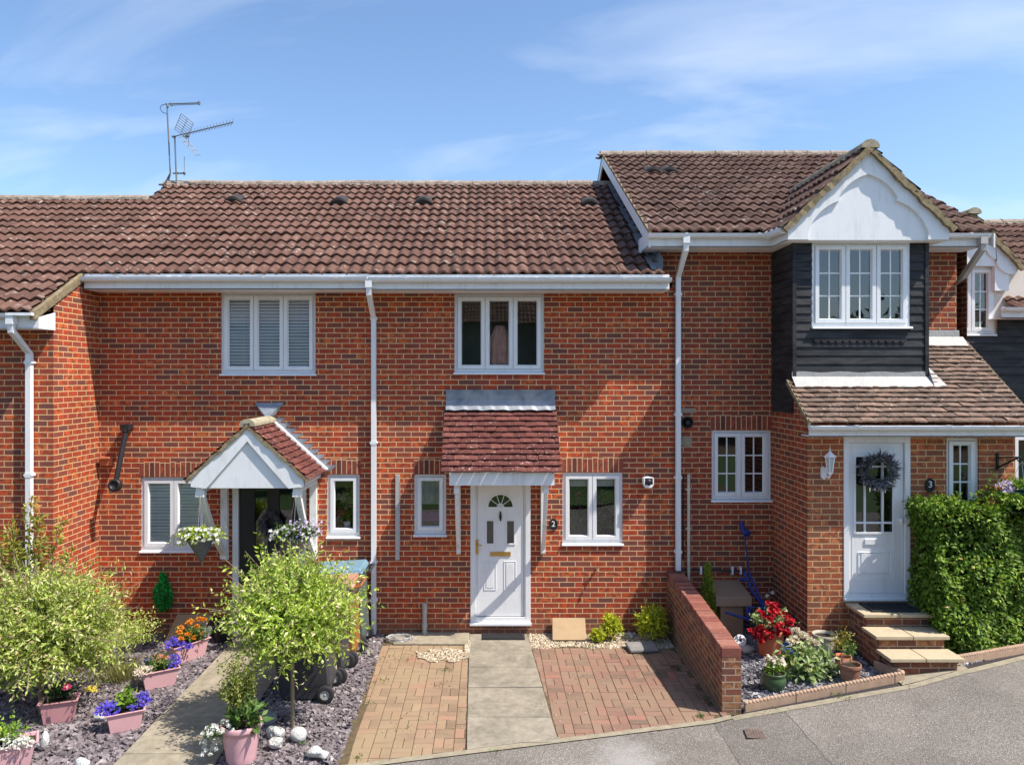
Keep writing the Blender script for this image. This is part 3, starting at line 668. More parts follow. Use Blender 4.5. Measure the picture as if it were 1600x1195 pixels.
# ================================================================== house at the left end (stands forward, lower eaves)
XR = -5.67; Y0 = 9.78
h0 = thing('brick_house', 'brick house at the left edge standing forward with lower eaves and sunlit side wall', 'house', (-8, Y0, 0))
zE0 = zmain(9.38)
wall('wall', -11, XR, -.3, zE0-.12, Y0, [], 'brick0', h0)
b = MB(); b.poly([(XR, Y0, -.3), (XR, YW, -.3), (XR, YW, zmain(YW)-.03), (XR, Y0, zmain(Y0)-.03)]); b.build('side_wall', 'brick0', h0)
b = MB(); b.poly([(-11, 18.5, -.3), (XR, 18.5, -.3), (XR, 18.5, 4), (-11, 18.5, 4)]); b.poly([(-11, Y0, -.3), (-11, 18.5, -.3), (-11, 18.5, 4), (-11, 13.6, 6.7), (-11, Y0, 4.4)]); b.build('rear_wall', 'brick0', h0)
roof_tiles(-11, XR-.02, 9.38, 10.46, zmain, TM, 'tile', h0, seed=4, tw=.32)
# this strip continues the same plane up to the lower ridge
tiles('tiles', (-11, 10.46, zmain(10.46)), (1, 0, 0), (0, c1, s1), (0, -s1, c1), 11-6.2, (13.62-10.46)/c1, (14.48-10.46)/c1/14, .32, 'wave', 'tile', h0, seed=5)
b = MB(); b.poly([(-11, 13.62, zmain(13.62)), (-6.2, 13.62, zmain(13.62)), (-6.2, 18.8, zmain(13.62)-2.9), (-11, 18.8, zmain(13.62)-2.9)]); b.build('rear_slope', 'tile', h0)
ridge('ridge', (-11, 13.62, zmain(13.62)+.02), (-6.15, 13.62, zmain(13.62)+.02), 'ridge', h0, seed=8)
b = MB(); b.prism([(XR-.06, 9.36, zE0-.10), (XR-.06, 10.52, zmain(10.52)-.10), (XR-.06, 10.52, zmain(10.52)+.035), (XR-.06, 9.36, zE0+.03)], (.085, 0, 0)); b.build('verge', 'lichenmortar', h0, bevel=.012)
b = MB(); b.box(-11, XR+.01, 9.42, 9.44, zE0-.19, zE0-.02); b.box(-11, XR+.01, 9.42, Y0, zE0-.20, zE0-.185)
b.prism([(XR+.012, 9.42, zE0-.20), (XR+.012, Y0, zE0-.20), (XR+.012, Y0, zE0+.03), (XR+.012, 9.42, zE0-.06)], (.012, 0, 0)); b.build('fascia', 'paint', h0)
gutter(-11, XR-.28, 9.36, zE0-.02, h0)
b = MB(); b.box(XR-.32, XR+.0, 9.30, 9.44, zE0-.045, zE0-.01); b.build('gutter_end', 'upvc', h0)
downpipe(X(44, 9.7), Y0, 9.36, zE0-.03, .0, h0, clips=(3.9, 2.45, .95))

# ================================================================== house one
h1 = thing('brick_house', 'middle-left terraced brick house with a gabled white porch canopy over a black front door', 'house', (-3.7, YW, 0))
XB = -1.68; XC = 2.63
wu = (X(345), X(493), Z(587), Z(457)); wl = (X(220), X(322), Z(863), Z(745)); ws = (X(511), X(562), Z(841), Z(741)); wd = (-3.73, -2.66, .05, 2.30)
wall('wall', XR, XB, -.3, 5.12, YW, [wu, wl, ws, wd], 'brick', h1)
roof_tiles(-6.2, XB, 10.46, 14.48, zmain, TM, 'tile', h1, seed=6, clips=[])
gutter(XR+.02, XB-.02, 10.41, Z(434, 10.41), h1)
b = MB(); b.box(XR+.03, XB, 10.46, 10.48, Z(452, 10.46), Z(428, 10.46)); b.box(XR+.03, XB, 10.46, YW, Z(452, 10.46)-.002, Z(452, 10.46)+.012); b.build('fascia', 'paint', h1)
w_ = window(*wu, YW, 3, h1); blind(w_, wu[0]+.05, wu[1]-.05, wu[2]+.06, wu[3]-.05, YW+.070)
w_ = window(*wl, YW, 2, h1); blind(w_, wl[0]+.05, wl[1]-.05, wl[2]+.06, wl[3]-.05, YW+.070)
w_ = window(*ws, YW, 1, h1)
q = MB(); q.lathe([(0, 0), (.045, 0), (.055, .11), (.05, .11), (.045, .1)], (X(539), YW+.17, ws[2]+.10), 14); q.build('indoor_pot', 'whiteplastic', w_)
P, D_, T, _ = ball_shoots((X(537), YW+.17, ws[2]+.42), (.11, .06, .20), 50, 7, 77, .3); leaves('indoor_plant', P, D_, .07, .02, 'midgreen', w_, 77)
flowers('indoor_flowers', [(X(530)+rng.uniform(-.05, .07), YW+.12, ws[2]+.34+rng.uniform(-.06, .06)) for _ in range(14)], .035, 'pred', w_, 78, 6)
lintel(X(218), X(324), wl[3]+.004, YW, h1); lintel(X(511)-.01, X(563)+.01, ws[3]+.004, YW, h1)
ridge('ridge', (-6.25, 14.48, zmain(14.48)+.02), (XB, 14.48, zmain(14.48)+.02), 'ridge', h1, seed=11)
b = MB(); zr = zmain(14.48); b.poly([(-6.2, 14.48, zr), (XB, 14.48, zr), (XB, 18.8, zr-2.42), (-6.2, 18.8, zr-2.42)]); b.build('rear_slope', 'tile', h1)
b = MB(); b.poly([(-6.2, 18.5, -.3), (XB, 18.5, -.3), (XB, 18.5, 5.1), (-6.2, 18.5, 5.1)]); b.poly([(-6.17, 10.5, 4.4), (-6.17, 18.5, 4.4), (-6.17, 18.5, 5.1), (-6.17, 14.48, zr-.05), (-6.17, 10.5, zmain(10.5)-.08)]); b.build('rear_wall', 'brick', h1)
def vent_tile(px, py, parent, zf=zmain, slope=TM, D=None, mat='black'):
    # find the roof point seen at this pixel
    y = 10.5
    for _ in range(60): y += ((zf(y)-Z(py, y)) < 0) and .1 or -.1
    lo_, hi = 10.5, 15
    for _ in range(50):
        y = (lo_+hi)/2
        if zf(y) < Z(py, y): lo_ = y
        else: hi = y
    y = (lo_+hi)/2; x = X(px, y); c = 1/math.hypot(1, slope); s = slope*c; U, V, N = Vector((1, 0, 0)), Vector((0, c, s)), Vector((0, -s, c)); o = Vector((x, y, zf(y)))
    b = MB(); n = 10
    for (v0, h0_, v1, h1_) in ((-.16, .13, .22, .03),):
        vs = []
        for k in range(n+1):
            t = k/n; u = (t-.5)*.30; hh = .5-.5*math.cos(2*math.pi*((t*2) % 1)) if 0 else math.sin(math.pi*t)
            vs += [o+U*u+V*v0+N*(.06+.05*hh), o+U*u+V*(v0+.02)+N*(.08+.07*hh), o+U*u*.8+V*v1+N*(.05+.03*hh), o+U*u+V*v0+N*.03]
        b.add(vs, [f for k in range(n) for f in ((k*4, k*4+4, k*4+5, k*4+1), (k*4+1, k*4+5, k*4+6, k*4+2), (k*4+3, k*4+7, k*4+4, k*4))])
        b.add([vs[0], vs[1], vs[2], vs[3]], [(0, 1, 2, 3)]); b.add([vs[-4], vs[-3], vs[-2], vs[-1]], [(0, 1, 2, 3)])
    b.build('roof_vent', mat, parent)
M['venttile'] = pm('dark_vent_tile', (.035, .03, .028), .75, .2, 9, .2)
vent_tile(368, 316, h1, mat='venttile'); vent_tile(532, 318, h1, mat='venttile')

def add_text(body, size, x, y, z, mat, parent, depth=.004):
    cu = bpy.data.curves.new('numeral', 'FONT'); cu.body = body; cu.size = size; cu.extrude = depth; cu.align_x = 'CENTER'; cu.align_y = 'CENTER'
    o = bpy.data.objects.new('tmp', cu); C.objects.link(o); dg = bpy.context.evaluated_depsgraph_get(); me = bpy.data.meshes.new_from_object(o.evaluated_get(dg)); bpy.data.objects.remove(o)
    me.transform(Matrix.Translation((x, y, z)) @ Matrix.Rotation(R(90), 4, 'X')); me.materials.clear(); return link('numeral', me, mat, parent)

# porch canopy of house one: gabled
PX, PF = -3.19, 9.90; hw = .74; zb, zc, za = 2.25, 2.40, 3.07
b = MB()
# front gable board and inner recessed panel
cp = [(PX-hw, PF, zb+.03), (PX-hw+.09, PF, zb), (PX+hw-.09, PF, zb), (PX+hw, PF, zb+.03), (PX+hw, PF, zc), (PX, PF, za), (PX-hw, PF, zc)]
can1 = MB().prism([(p[0], PF+.02, p[2]) for p in cp], (0, .03, 0)).build('porch_canopy', 'paint', h1, fix=True)
for sg in (-1, 1):
    # bargeboards standing proud
    b.prism([(PX+sg*hw, PF-.015, zb+.02), (PX+sg*hw, PF-.015, zc+.01), (PX, PF-.015, za+.01), (PX, PF-.015, za-.20), (PX+sg*(hw-.20), PF-.015, zb+.0)], (0, .034, 0))
    b.box(PX+sg*hw-(.02 if sg > 0 else 0), PX+sg*hw+(.02 if sg < 0 else 0), PF+.02, YW, zc-.13, zc+.0)
b.build('bargeboard', 'paint', can1, fix=True)
for sg in (-1, 1):
    run = Vector((-sg*hw, 0, za-zc)); L = run.length+.10; V = run.normalized(); N = Vector((sg*(za-zc), 0, hw)).normalized()
    O = Vector((PX+sg*hw, PF-.035, zc))-V*.09+N*.012
    tiles('tiles', O, (0, 1, 0), V, N, YW-PF+.03, L, .098, .165, 'flat', 'plain' if sg > 0 else 'plain3', can1, seed=20+sg, thick=.026)
    # undercloak mortar edge and the white strip against the house wall
    verge_bar(O, V, N, L, (0, .04, 0), can1, up=.006, dn=.035, seed=sg+15)
    q = MB(); wo = Vector((0, YW-PF-.06, 0)); q.prism([O+wo+N*.02, O+wo+V*L+N*.02, O+wo+V*L+N*.05, O+wo+N*.05], (0, .09, 0)); q.build('flashing_fillet', 'paint', can1, fix=True)
q = MB()   # stepped lead flashing on the wall, right side, and the saddle on top
for k in range(10):
    t = k/9.5; xx = PX+hw*1.09-hw*1.05*t; zz = zc-.06+(za-zc+.05)*t; q.prism([(xx-.09, YW-.006, zz+.0), (xx+.06, YW-.006, zz+.01), (xx+.17, YW-.006, zz+.10), (xx-.09, YW-.006, zz+.10)], (0, .004, 0))
q.prism([(PX-.21, YW-.03, za+.27), (PX+.20, YW-.012, za+.27), (PX+.10, YW-.05, za+.10), (PX+.0, YW-.14, za+.05), (PX-.10, YW-.06, za+.10)], (0, .008, 0)); q.build('stepped_flashing', 'lead', can1, fix=True)
ridge('ridge', (PX, PF-.03, za+.03), (PX, YW, za+.03), 'ridge_l', can1, r=.10, seg=1.1, seed=3, beads=False)
q = MB(); q.poly([(PX-hw, PF+.05, zb+.01), (PX+hw, PF+.05, zb+.01), (PX+hw, YW, zb+.01), (PX-hw, YW, zb+.01)]); q.build('soffit', 'paint', can1)
for sg in (-1, 1): bracket(PX+sg*.64, YW, PF+.02, zb+.01, Z(873 if sg < 0 else 872), can1, w=.05, half=.05, curve=-.10)

# door of house one
fx0, fx1 = -3.73, -2.66
q = MB(); q.box(fx0, fx0+.085, YW-.01, YW+.08, .05, 2.30); q.box(fx1-.085, fx1, YW-.01, YW+.08, .05, 2.30); q.box(fx0+.085, fx1-.085, YW-.01, YW+.08, 2.22, 2.30); q.box(fx0, fx1, YW-.03, YW+.08, .0, .05)
q.build('door_frame', 'upvc', h1, bevel=.004)
q = MB(); dx0, dx1 = fx0+.09, fx1-.09; gl_ = [(X(397), X(417), Z(864), Z(765)), (X(435), X(456), Z(864), Z(765))]
xs = sorted({dx0, dx1, *[g[0] for g in gl_], *[g[1] for g in gl_]})
for xa, xb in zip(xs, xs[1:]):
    for za_, zb_ in ((.06, gl_[0][2]), (gl_[0][2], gl_[0][3]), (gl_[0][3], 2.215)):
        if any(g[0] < (xa+xb)/2 < g[1] for g in gl_) and za_ == gl_[0][2]: continue
        q.box(xa, xb, YW+.03, YW+.07, za_, zb_)
for g in gl_:
    for (a, b_, c_, d_) in ((g[0]-.02, g[0], g[2]-.02, g[3]+.02), (g[1], g[1]+.02, g[2]-.02, g[3]+.02), (g[0], g[1], g[2]-.02, g[2]), (g[0], g[1], g[3], g[3]+.02)): q.box(a, b_, YW+.022, YW+.032, c_, d_)
    q.box(g[0]+.0, g[1]-.0, YW+.02, YW+.03, .28, .85)
door1 = q.build('front_door', 'doorblack', h1, bevel=.003); door1['label'] = 'anthracite front door with two tall glass panels'
q = MB()
for g in gl_: q.poly([(g[0], YW+.05, g[2]), (g[1], YW+.05, g[2]), (g[1], YW+.05, g[3]), (g[0], YW+.05, g[3])])
q.build('pane', 'glass', door1)
q = MB(); q.box(X(417), X(443), YW+.012, YW+.03, Z(879), Z(869)); q.build('letter_plate', 'chrome', door1, bevel=.003)
q = MB(); q.box(X(466), X(470), YW-.02, YW+.03, Z(900), Z(862)); q.build('handle', 'chrome', door1, bevel=.003)
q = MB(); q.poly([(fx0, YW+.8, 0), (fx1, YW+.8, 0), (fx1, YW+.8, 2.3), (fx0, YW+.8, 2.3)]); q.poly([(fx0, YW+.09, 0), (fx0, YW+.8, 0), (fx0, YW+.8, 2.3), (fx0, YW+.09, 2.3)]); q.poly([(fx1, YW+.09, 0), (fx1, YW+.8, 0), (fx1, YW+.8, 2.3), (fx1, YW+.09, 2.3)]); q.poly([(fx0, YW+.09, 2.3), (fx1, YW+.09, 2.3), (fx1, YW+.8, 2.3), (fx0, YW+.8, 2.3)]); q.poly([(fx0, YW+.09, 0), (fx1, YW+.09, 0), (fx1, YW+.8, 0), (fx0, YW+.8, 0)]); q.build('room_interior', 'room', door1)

# ================================================================== house two
h2 = thing('brick_house', 'central brick house number 2 with a white arched door under a lean-to tiled canopy', 'house', (.5, YW, 0))
wu2 = (X(710), X(850), Z(585), Z(459)); w2a = (X(647), X(697), Z(838), Z(741)); w2b = (X(879), X(973), Z(852), Z(738)); wd2 = (X(735), X(829), .13, 2.22)
wall('wall', XB, XC, -.3, 5.12, YW, [wu2, w2a, w2b, wd2], 'brick', h2)
roof_tiles(XB, 2.42, 10.46, 14.48, zmain, TM, 'tile', h2, seed=12)
gutter(XB, X(1048, 10.41), 10.41, Z(435, 10.41), h2)
b = MB(); b.box(XB, X(1046, 10.46), 10.46, 10.48, Z(453, 10.46), Z(429, 10.46)); b.box(XB, X(1046, 10.46), 10.46, YW, Z(453, 10.46)-.002, Z(453, 10.46)+.012); b.box(X(1046, 10.46)-.012, X(1046, 10.46), 10.48, YW, Z(453, 10.46), Z(429, 10.46)); b.build('fascia', 'paint', h2)
ridge('ridge', (XB, 14.48, zr+.02), (2.42, 14.48, zr+.02), 'ridge', h2, seed=13)
b = MB(); b.poly([(XB, 14.48, zr), (2.42, 14.48, zr), (2.42, 18.8, zr-2.42), (XB, 18.8, zr-2.42)]); b.build('rear_slope', 'tile', h2)
b = MB(); b.poly([(XB, 18.5, -.3), (XC, 18.5, -.3), (XC, 18.5, 5.1), (XB, 18.5, 5.1)]); b.build('rear_wall', 'brick', h2)
vent_tile(663, 318, h2, mat='venttile'); vent_tile(921, 320, h2, mat='venttile')
downpipe(X(585, YW), YW, 10.41, Z(436, 10.41), .02, h2, clips=(4.55, Z(691), 1.05, .5))
w_ = window(*wu2, YW, 3, h2, depth=1.2, room='room2')
# dressing gown hanging inside the middle casement
q = MB(); n = 16; gx = (X(767), X(795)); prof = [(0, .35), (.08, .8), (.5, 1), (1, 1.05)]
for k in range(n):
    for j in range(10):
        def gp(k_, j_):
            t = j_/10; wsc = .45+.6*min(1, t*3.0); s = (k_/n-.5)*wsc*1.05; return ((gx[0]+gx[1])/2+s*(gx[1]-gx[0]), YW+.12+.02*math.sin(k_*1.3+t*2)-.02*t, Z(508)-t*(Z(508)-Z(569)))
        q.poly([gp(k, j), gp(k+1, j), gp(k+1, j+1), gp(k, j+1)])
q.build('hanging_robe', 'robe', w_)
w_ = window(*w2a, YW, 1, h2); curtain(w_, w2a[0]+.08, w2a[1]-.08, w2a[2]+.45, w2a[3]-.05, YW+.11); q = MB(); q.box(w2a[0]+.1, w2a[1]-.1, YW+.12, YW+.16, w2a[2]+.2, w2a[2]+.33); q.build('indoor_box', 'psill', w_, bevel=.01)
w_ = window(*w2b, YW, 2, h2); q = MB(); q.box(w2b[0]+.08, w2b[1]-.08, YW+.14, YW+.15, w2b[3]-.22, w2b[3]-.05); q.build('roller_blind', 'curtain', w_)
for gx_ in (X(902), X(950)):
    P, D_, T, _ = ball_shoots((gx_, YW+.22, w2b[2]+.42), (.16, .08, .34), 60, 8, int(gx_*10)+80, .3); leaves('indoor_plant', P, D_, .08, .03, 'midgreen', w_, 79)
    flowers('indoor_flowers', [(gx_+rng.uniform(-.1, .12), YW+.14, w2b[2]+.62+rng.uniform(-.12, .12)) for _ in range(9)], .03, 'pmagenta', w_, 80, 5)
lintel(X(650)-.03, X(695)+.03, w2a[3]+.004, YW, h2); lintel(X(878), X(974), w2b[3]+.004, YW, h2)
# canopy
YF = 10.12; cz0, cz1 = 2.43, 3.27; cx0, cx1 = X(697), X(867)
V = Vector((0, YW-YF, cz1-cz0)); L = V.length; V.normalize(); N = Vector((0, -(cz1-cz0), YW-YF)).normalized()
q = MB(); zf0 = Z(758, 10.2); q.box(X(702, 10.2), X(866, 10.2), 10.18, 10.205, zf0, Z(739, 10.2)+.03); q.box(X(702, 10.2), X(702, 10.2)+.02, 10.205, YW, zf0, Z(739, 10.2)); q.box(X(866, 10.2)-.02, X(866, 10.2), 10.205, YW, zf0, Z(739, 10.2)); q.box(X(702, 10.2), X(866, 10.2), 10.2, YW, zf0+.01, zf0+.02)
q.prism([(cx0+.03, YW, Z(739, 10.2)-.02), (cx0+.03, 10.2, Z(739, 10.2)), (cx0+.03, YW, cz1-.03)], (.02, 0, 0)); q.prism([(cx1-.05, YW, Z(739, 10.2)-.02), (cx1-.05, 10.2, Z(739, 10.2)), (cx1-.05, YW, cz1-.03)], (.02, 0, 0))
can2 = q.build('porch_canopy', 'paint', h2, bevel=.003, fix=True)
tiles('tiles', (cx0-.02, YF, cz0), (1, 0, 0), V, N, cx1-cx0+.04, L-.02, .098, .165, 'flat', 'plain', can2, seed=31, thick=.026)
q = MB(); zz = Z(635); nn = 24
for k in range(nn):
    xa, xb = cx0-.0+(cx1-cx0)*k/nn, cx0+(cx1-cx0)*(k+1)/nn; wv = lambda t: .006*math.sin(t*2.1)+.003*math.sin(t*5.3)
    q.poly([(xa, YW-.012, Z(611)), (xb, YW-.012, Z(611)), (xb, YW-.014, Z(625)), (xa, YW-.014, Z(625))])
    q.poly([(xa, YW-.014, Z(625)), (xb, YW-.014, Z(625)), (xb, YW-.11, cz1-.03+wv(k+1)), (xa, YW-.11, cz1-.03+wv(k))])
q.box(cx0-.01, cx1+.01, YW-.016, YW, Z(612), Z(609)); fl = q.build('lead_flashing', 'lead', can2)
for xx in (X(716.5), X(848)): bracket(xx, YW, 10.24, zf0+.01, Z(864), can2, half=.032, curve=-.10)
# door two
dx0, dx1 = wd2[0], wd2[1]
q = MB(); fw = .075
q.box(dx0, dx0+fw, YW-.01, YW+.07, .13, 2.22); q.box(dx1-fw, dx1, YW-.01, YW+.07, .13, 2.22); q.box(dx0+fw, dx1-fw, YW-.01, YW+.07, 2.15, 2.22); q.box(dx0+fw, dx1-fw, YW-.01, YW+.07, .15, .24); q.box(dx0-.01, dx1+.01, YW-.06, YW+.07, .13, .165)
q.box(dx0+fw, dx0+fw+.02, YW+.005, YW+.07, .24, 2.15); q.box(dx1-fw-.02, dx1-fw, YW+.005, YW+.07, .24, 2.15)
q.build('door_frame', 'upvc', h2, bevel=.004)
lx0, lx1 = dx0+fw+.024, dx1-fw-.024; lz0, lz1 = .25, 2.14; YD = YW+.02
gs = [(X(760.7), X(771), Z(849), Z(814)), (X(792.3), X(803), Z(849), Z(814))]; ax, az, ar = X(782), Z(792), X(801)-X(782)
q = MB()
# leaf: a front plate with real openings
def plate(q, x0, x1, z0, z1, y, holes):
    xs = sorted({x0, x1, *[h[0] for h in holes], *[h[1] for h in holes]}); zs = sorted({z0, z1, *[h[2] for h in holes], *[h[3] for h in holes]})
    for xa, xb in zip(xs, xs[1:]):
        for a, b_ in zip(zs, zs[1:]):
            if any(h[0] <= (xa+xb)/2 <= h[1] and h[2] <= (a+b_)/2 <= h[3] for h in holes): continue
            q.poly([(xa, y, a), (xb, y, a), (xb, y, b_), (xa, y, b_)])
arch = (ax-ar, ax+ar, az-.02, az+ar)
plate(q, lx0, lx1, lz0, lz1, YD, gs+[arch])
n = 20   # fill between the arch and its rectangle
pa = [(ax-ar*math.cos(math.pi*k/n), az-.0+ar*math.sin(math.pi*k/n)) for k in range(n+1)]
for k in range(n):
    (xa, za_), (xb, zb_) = pa[k], pa[k+1]; q.poly([(xa, YD, za_), (xb, YD, zb_), (xb, YD, az+ar), (xa, YD, az+ar)]); q.poly([(xa, YD, za_), (xa, YD+.03, za_), (xb, YD+.03, zb_), (xb, YD, zb_)])
    ra, rb = 1.0, 1.16
    q.prism([(ax+(xa-ax)*ra, YD-.012, az+(za_-az)*ra), (ax+(xb-ax)*ra, YD-.012, az+(zb_-az)*ra), (ax+(xb-ax)*rb, YD-.012, az+(zb_-az)*rb), (ax+(xa-ax)*rb, YD-.012, az+(za_-az)*rb)], (0, .013, 0))
    q.prism([(ax+(xa-ax)*.30, YD-.006, az+(za_-az)*.30), (ax+(xb-ax)*.30, YD-.006, az+(zb_-az)*.30), (ax+(xb-ax)*.0, YD-.006, az), (ax+(xa-ax)*.0, YD-.006, az)], (0, .02, 0))
q.box(ax-ar*1.16, ax+ar*1.16, YD-.012, YD+.002, az-.035, az-.0)
for t in (36, 72, 108, 144):
    d = Vector((math.cos(R(t)), 0, math.sin(R(t)))); pn = Vector((-d.z, 0, d.x))*.005; o = Vector((ax, YD+.004, az)); q.prism([o+d*ar*.3-pn, o+d*ar-pn, o+d*ar+pn, o+d*ar*.3+pn], (0, .012, 0))
def mould(q, x0, x1, z0, z1, y, t=.022, h=.010, bot=None):
    for (a, b_, c_, d_) in ((x0-t, x0, z0-t, z1+t), (x1, x1+t, z0-t, z1+t), (x0, x1, z1, z1+t), (x0, x1, z0-t, z0)): q.box(a, b_, y-h, y+.001, c_, d_)
for g in gs: mould(q, *g, YD)
for (a, b_) in ((X(757.5), X(774)), (X(788.5), X(805))):
    mould(q, a, b_, Z(921), Z(878), YD, .012, .007); q.box(a+.02, b_-.02, YD-.008, YD+.001, Z(921)+.02, Z(878)-.02)
door2 = q.build('front_door', 'upvc', h2, bevel=.003); door2['label'] = 'white panelled front door with an arched fanlight'
q = MB(); q.poly([(lx0, YD+.03, lz0), (lx1, YD+.03, lz0), (lx1, YD+.03, lz1), (lx0, YD+.03, lz1)]); q.build('pane', 'glass', door2)
q = MB(); q.box(lx0-.1, lx1+.1, YD+.4, YD+.41, lz0, lz1); q.box(lx0-.02, lx0, YD+.03, YD+.4, lz0, lz1); q.box(lx1, lx1+.02, YD+.03, YD+.4, lz0, lz1); q.box(lx0, lx1, YD+.03, YD+.4, lz1, lz1+.02); q.build('room_interior', 'room', door2)
q = MB(); q.box(X(766), X(798), YD-.012, YD, Z(869), Z(862)); q.build('letter_plate', 'gold', door2, bevel=.003)
q = MB(); q.box(X(743), X(747.5), YD-.012-.02, YD, Z(865), Z(843)); q.tube([(X(745), YD-.03, Z(850)), (X(745), YD-.06, Z(850)), (X(753), YD-.06, Z(851))], .009, 8); q.build('handle', 'gold', door2, bevel=.003)
q = MB(); q.lathe([(.0, -.08), (.008, -.07), (.018, -.03), (.02, 0), (.012, .04), (.01, .06), (.0, .075)], (ax, YD-.02, Z(806)), 12); q.build('knocker', 'black', door2)

# ================================================================== house three
ST = .539
def z3(y): return 5.736+ST*(y-10.5)
h3 = thing('brick_house', 'right brick house with black weatherboarded bay, white scalloped gable and lean-to porch roof', 'house', (4.7, YW, .3))
w3a = (X(1112), X(1205), Z(784), Z(672))
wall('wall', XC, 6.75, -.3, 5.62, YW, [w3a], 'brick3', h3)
window(*w3a, YW, 2, h3, bars=(2, 3)); lintel(X(1112)-.02, X(1206), w3a[3]+.004, YW, h3)
# side gable wall over the neighbour's roof
XS = 2.42
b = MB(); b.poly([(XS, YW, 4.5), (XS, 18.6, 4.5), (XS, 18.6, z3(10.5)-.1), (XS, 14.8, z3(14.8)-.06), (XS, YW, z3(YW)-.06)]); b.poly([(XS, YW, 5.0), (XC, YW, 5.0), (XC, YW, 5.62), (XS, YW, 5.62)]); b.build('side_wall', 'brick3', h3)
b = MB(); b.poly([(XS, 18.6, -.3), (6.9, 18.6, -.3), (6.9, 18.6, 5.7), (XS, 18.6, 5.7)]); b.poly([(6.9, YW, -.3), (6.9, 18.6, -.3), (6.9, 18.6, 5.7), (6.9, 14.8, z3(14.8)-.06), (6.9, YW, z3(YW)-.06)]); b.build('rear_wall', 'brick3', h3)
vl0, vl1 = X(1205, 10.5), X(1484, 10.5)
GX, GY, GZ, GH = 4.98, 9.93, 6.74, 1.06; GS = (GZ-5.72)/GH    # front gable: centre, plane, apex, half width, slope
def gzl(x): return GZ-GS*abs(x-GX)
# main slope, left and right of the front gable's valley
cS = 1/math.hypot(1, ST)
yv = lambda x: 10.5+(gzl(x)-5.736)/ST
roof3 = []
roof_tiles(2.19, 7.03, 10.46, 14.8, z3, ST, 'tile3', h3, seed=41)
b = MB(); b.poly([(2.19, 14.8, z3(14.8)), (7.03, 14.8, z3(14.8)), (7.03, 19, z3(14.8)-2.3), (2.19, 19, z3(14.8)-2.3)]); b.build('rear_slope', 'tile3', h3)
ridge('ridge', (2.15, 14.8, z3(14.8)+.02), (7.06, 14.8, z3(14.8)+.02), 'ridge', h3, seed=43)
vent_tile(1018, 271, h3, z3, ST, mat='venttile'); vent_tile(1044, 271, h3, z3, ST, mat='venttile')
for xx, nm_ in ((2.2, 1), (7.0, -1)):
    q = MB(); q.prism([(xx, 10.44, z3(10.44)-.20), (xx, 14.8, z3(14.8)-.20), (xx, 14.8, z3(14.8)-.0), (xx, 10.44, z3(10.44)-.0)], (.022*nm_, 0, 0)); q.prism([(xx, 14.8, z3(14.8)-.20), (xx, 18.9, z3(14.8)-2.4), (xx, 18.9, z3(14.8)-2.2), (xx, 14.8, z3(14.8)-.0)], (.022*nm_, 0, 0)); q.build('bargeboard', 'paint', h3, fix=True)
    q = MB(); q.prism([(xx-.005, 10.44, z3(10.44)-.005), (xx-.005, 14.8, z3(14.8)-.005), (xx-.005, 14.8, z3(14.8)+.035), (xx-.005, 10.44, z3(10.44)+.035)], (.04*nm_, 0, 0)); q.build('verge', 'lichenmortar', h3, fix=True)
q = MB()  # lead flashing where the lower roof meets the side wall
nn = 9
for k in range(nn):
    ya, yb = 10.48+(14.4-10.48)*k/nn, 10.48+(14.4-10.48)*(k+1)/nn+.02; e = .03*math.sin(k*2.3)
    q.poly([(XS-.012, ya, zmain(ya)+.22), (XS-.012, yb, zmain(yb)+.22), (XS-.02, yb, zmain(yb)+.07), (XS-.02, ya, zmain(ya)+.07)])
    q.poly([(XS-.02, ya, zmain(ya)+.07), (XS-.02, yb, zmain(yb)+.07), (XS-.19, yb, zmain(yb)+.066+.01*math.sin(k)), (XS-.17+e, ya, zmain(ya)+.07)])
q.build('lead_flashing', 'lead', h3)
# eaves left of the bay
zf = Z(386, 10.46)
b = MB(); b.box(X(1012, 10.46), 3.92, 10.46, 10.48, zf, Z(371, 10.46)); b.box(X(1012, 10.46), 4.1, 10.46, YW, zf-.002, zf+.012); b.box(X(1012, 10.46), X(1012, 10.46)+.012, 10.48, YW+.2, zf, Z(371, 10.46)+.08)
b.box(3.92, 3.94, GY+.06, 10.48, zf, Z(371, 10.46)+.06); b.box(3.92, 6.04, GY+.06, YW, zf-.004, zf+.012); b.box(6.02, 6.04, GY+.06, 10.48, zf, Z(371, 10.46)+.06)
b.box(6.04, X(1534, 10.46), 10.46, 10.48, zf, Z(371, 10.46)); b.box(6.0, X(1534, 10.46), 10.46, YW, zf-.002, zf+.012); b.build('fascia', 'paint', h3)
gutter(X(1013, 10.41), 3.86, 10.41, Z(366, 10.41), h3); gutter(6.1, X(1545, 10.41), 10.41, Z(366, 10.41), h3)
q = MB(); q.tube([(3.84, 10.45, Z(367, 10.41)), (3.86, GY+.0, Z(359, 9.95)-.0)], .056, 12); q.build('valley_gutter', 'upvc', h3); q = MB(); q.tube([(6.12, 10.40, Z(367, 10.41)), (6.12, GY+.02, Z(367, 10.41)+.02)], .052, 12); q.build('valley_gutter', 'upvc', h3)
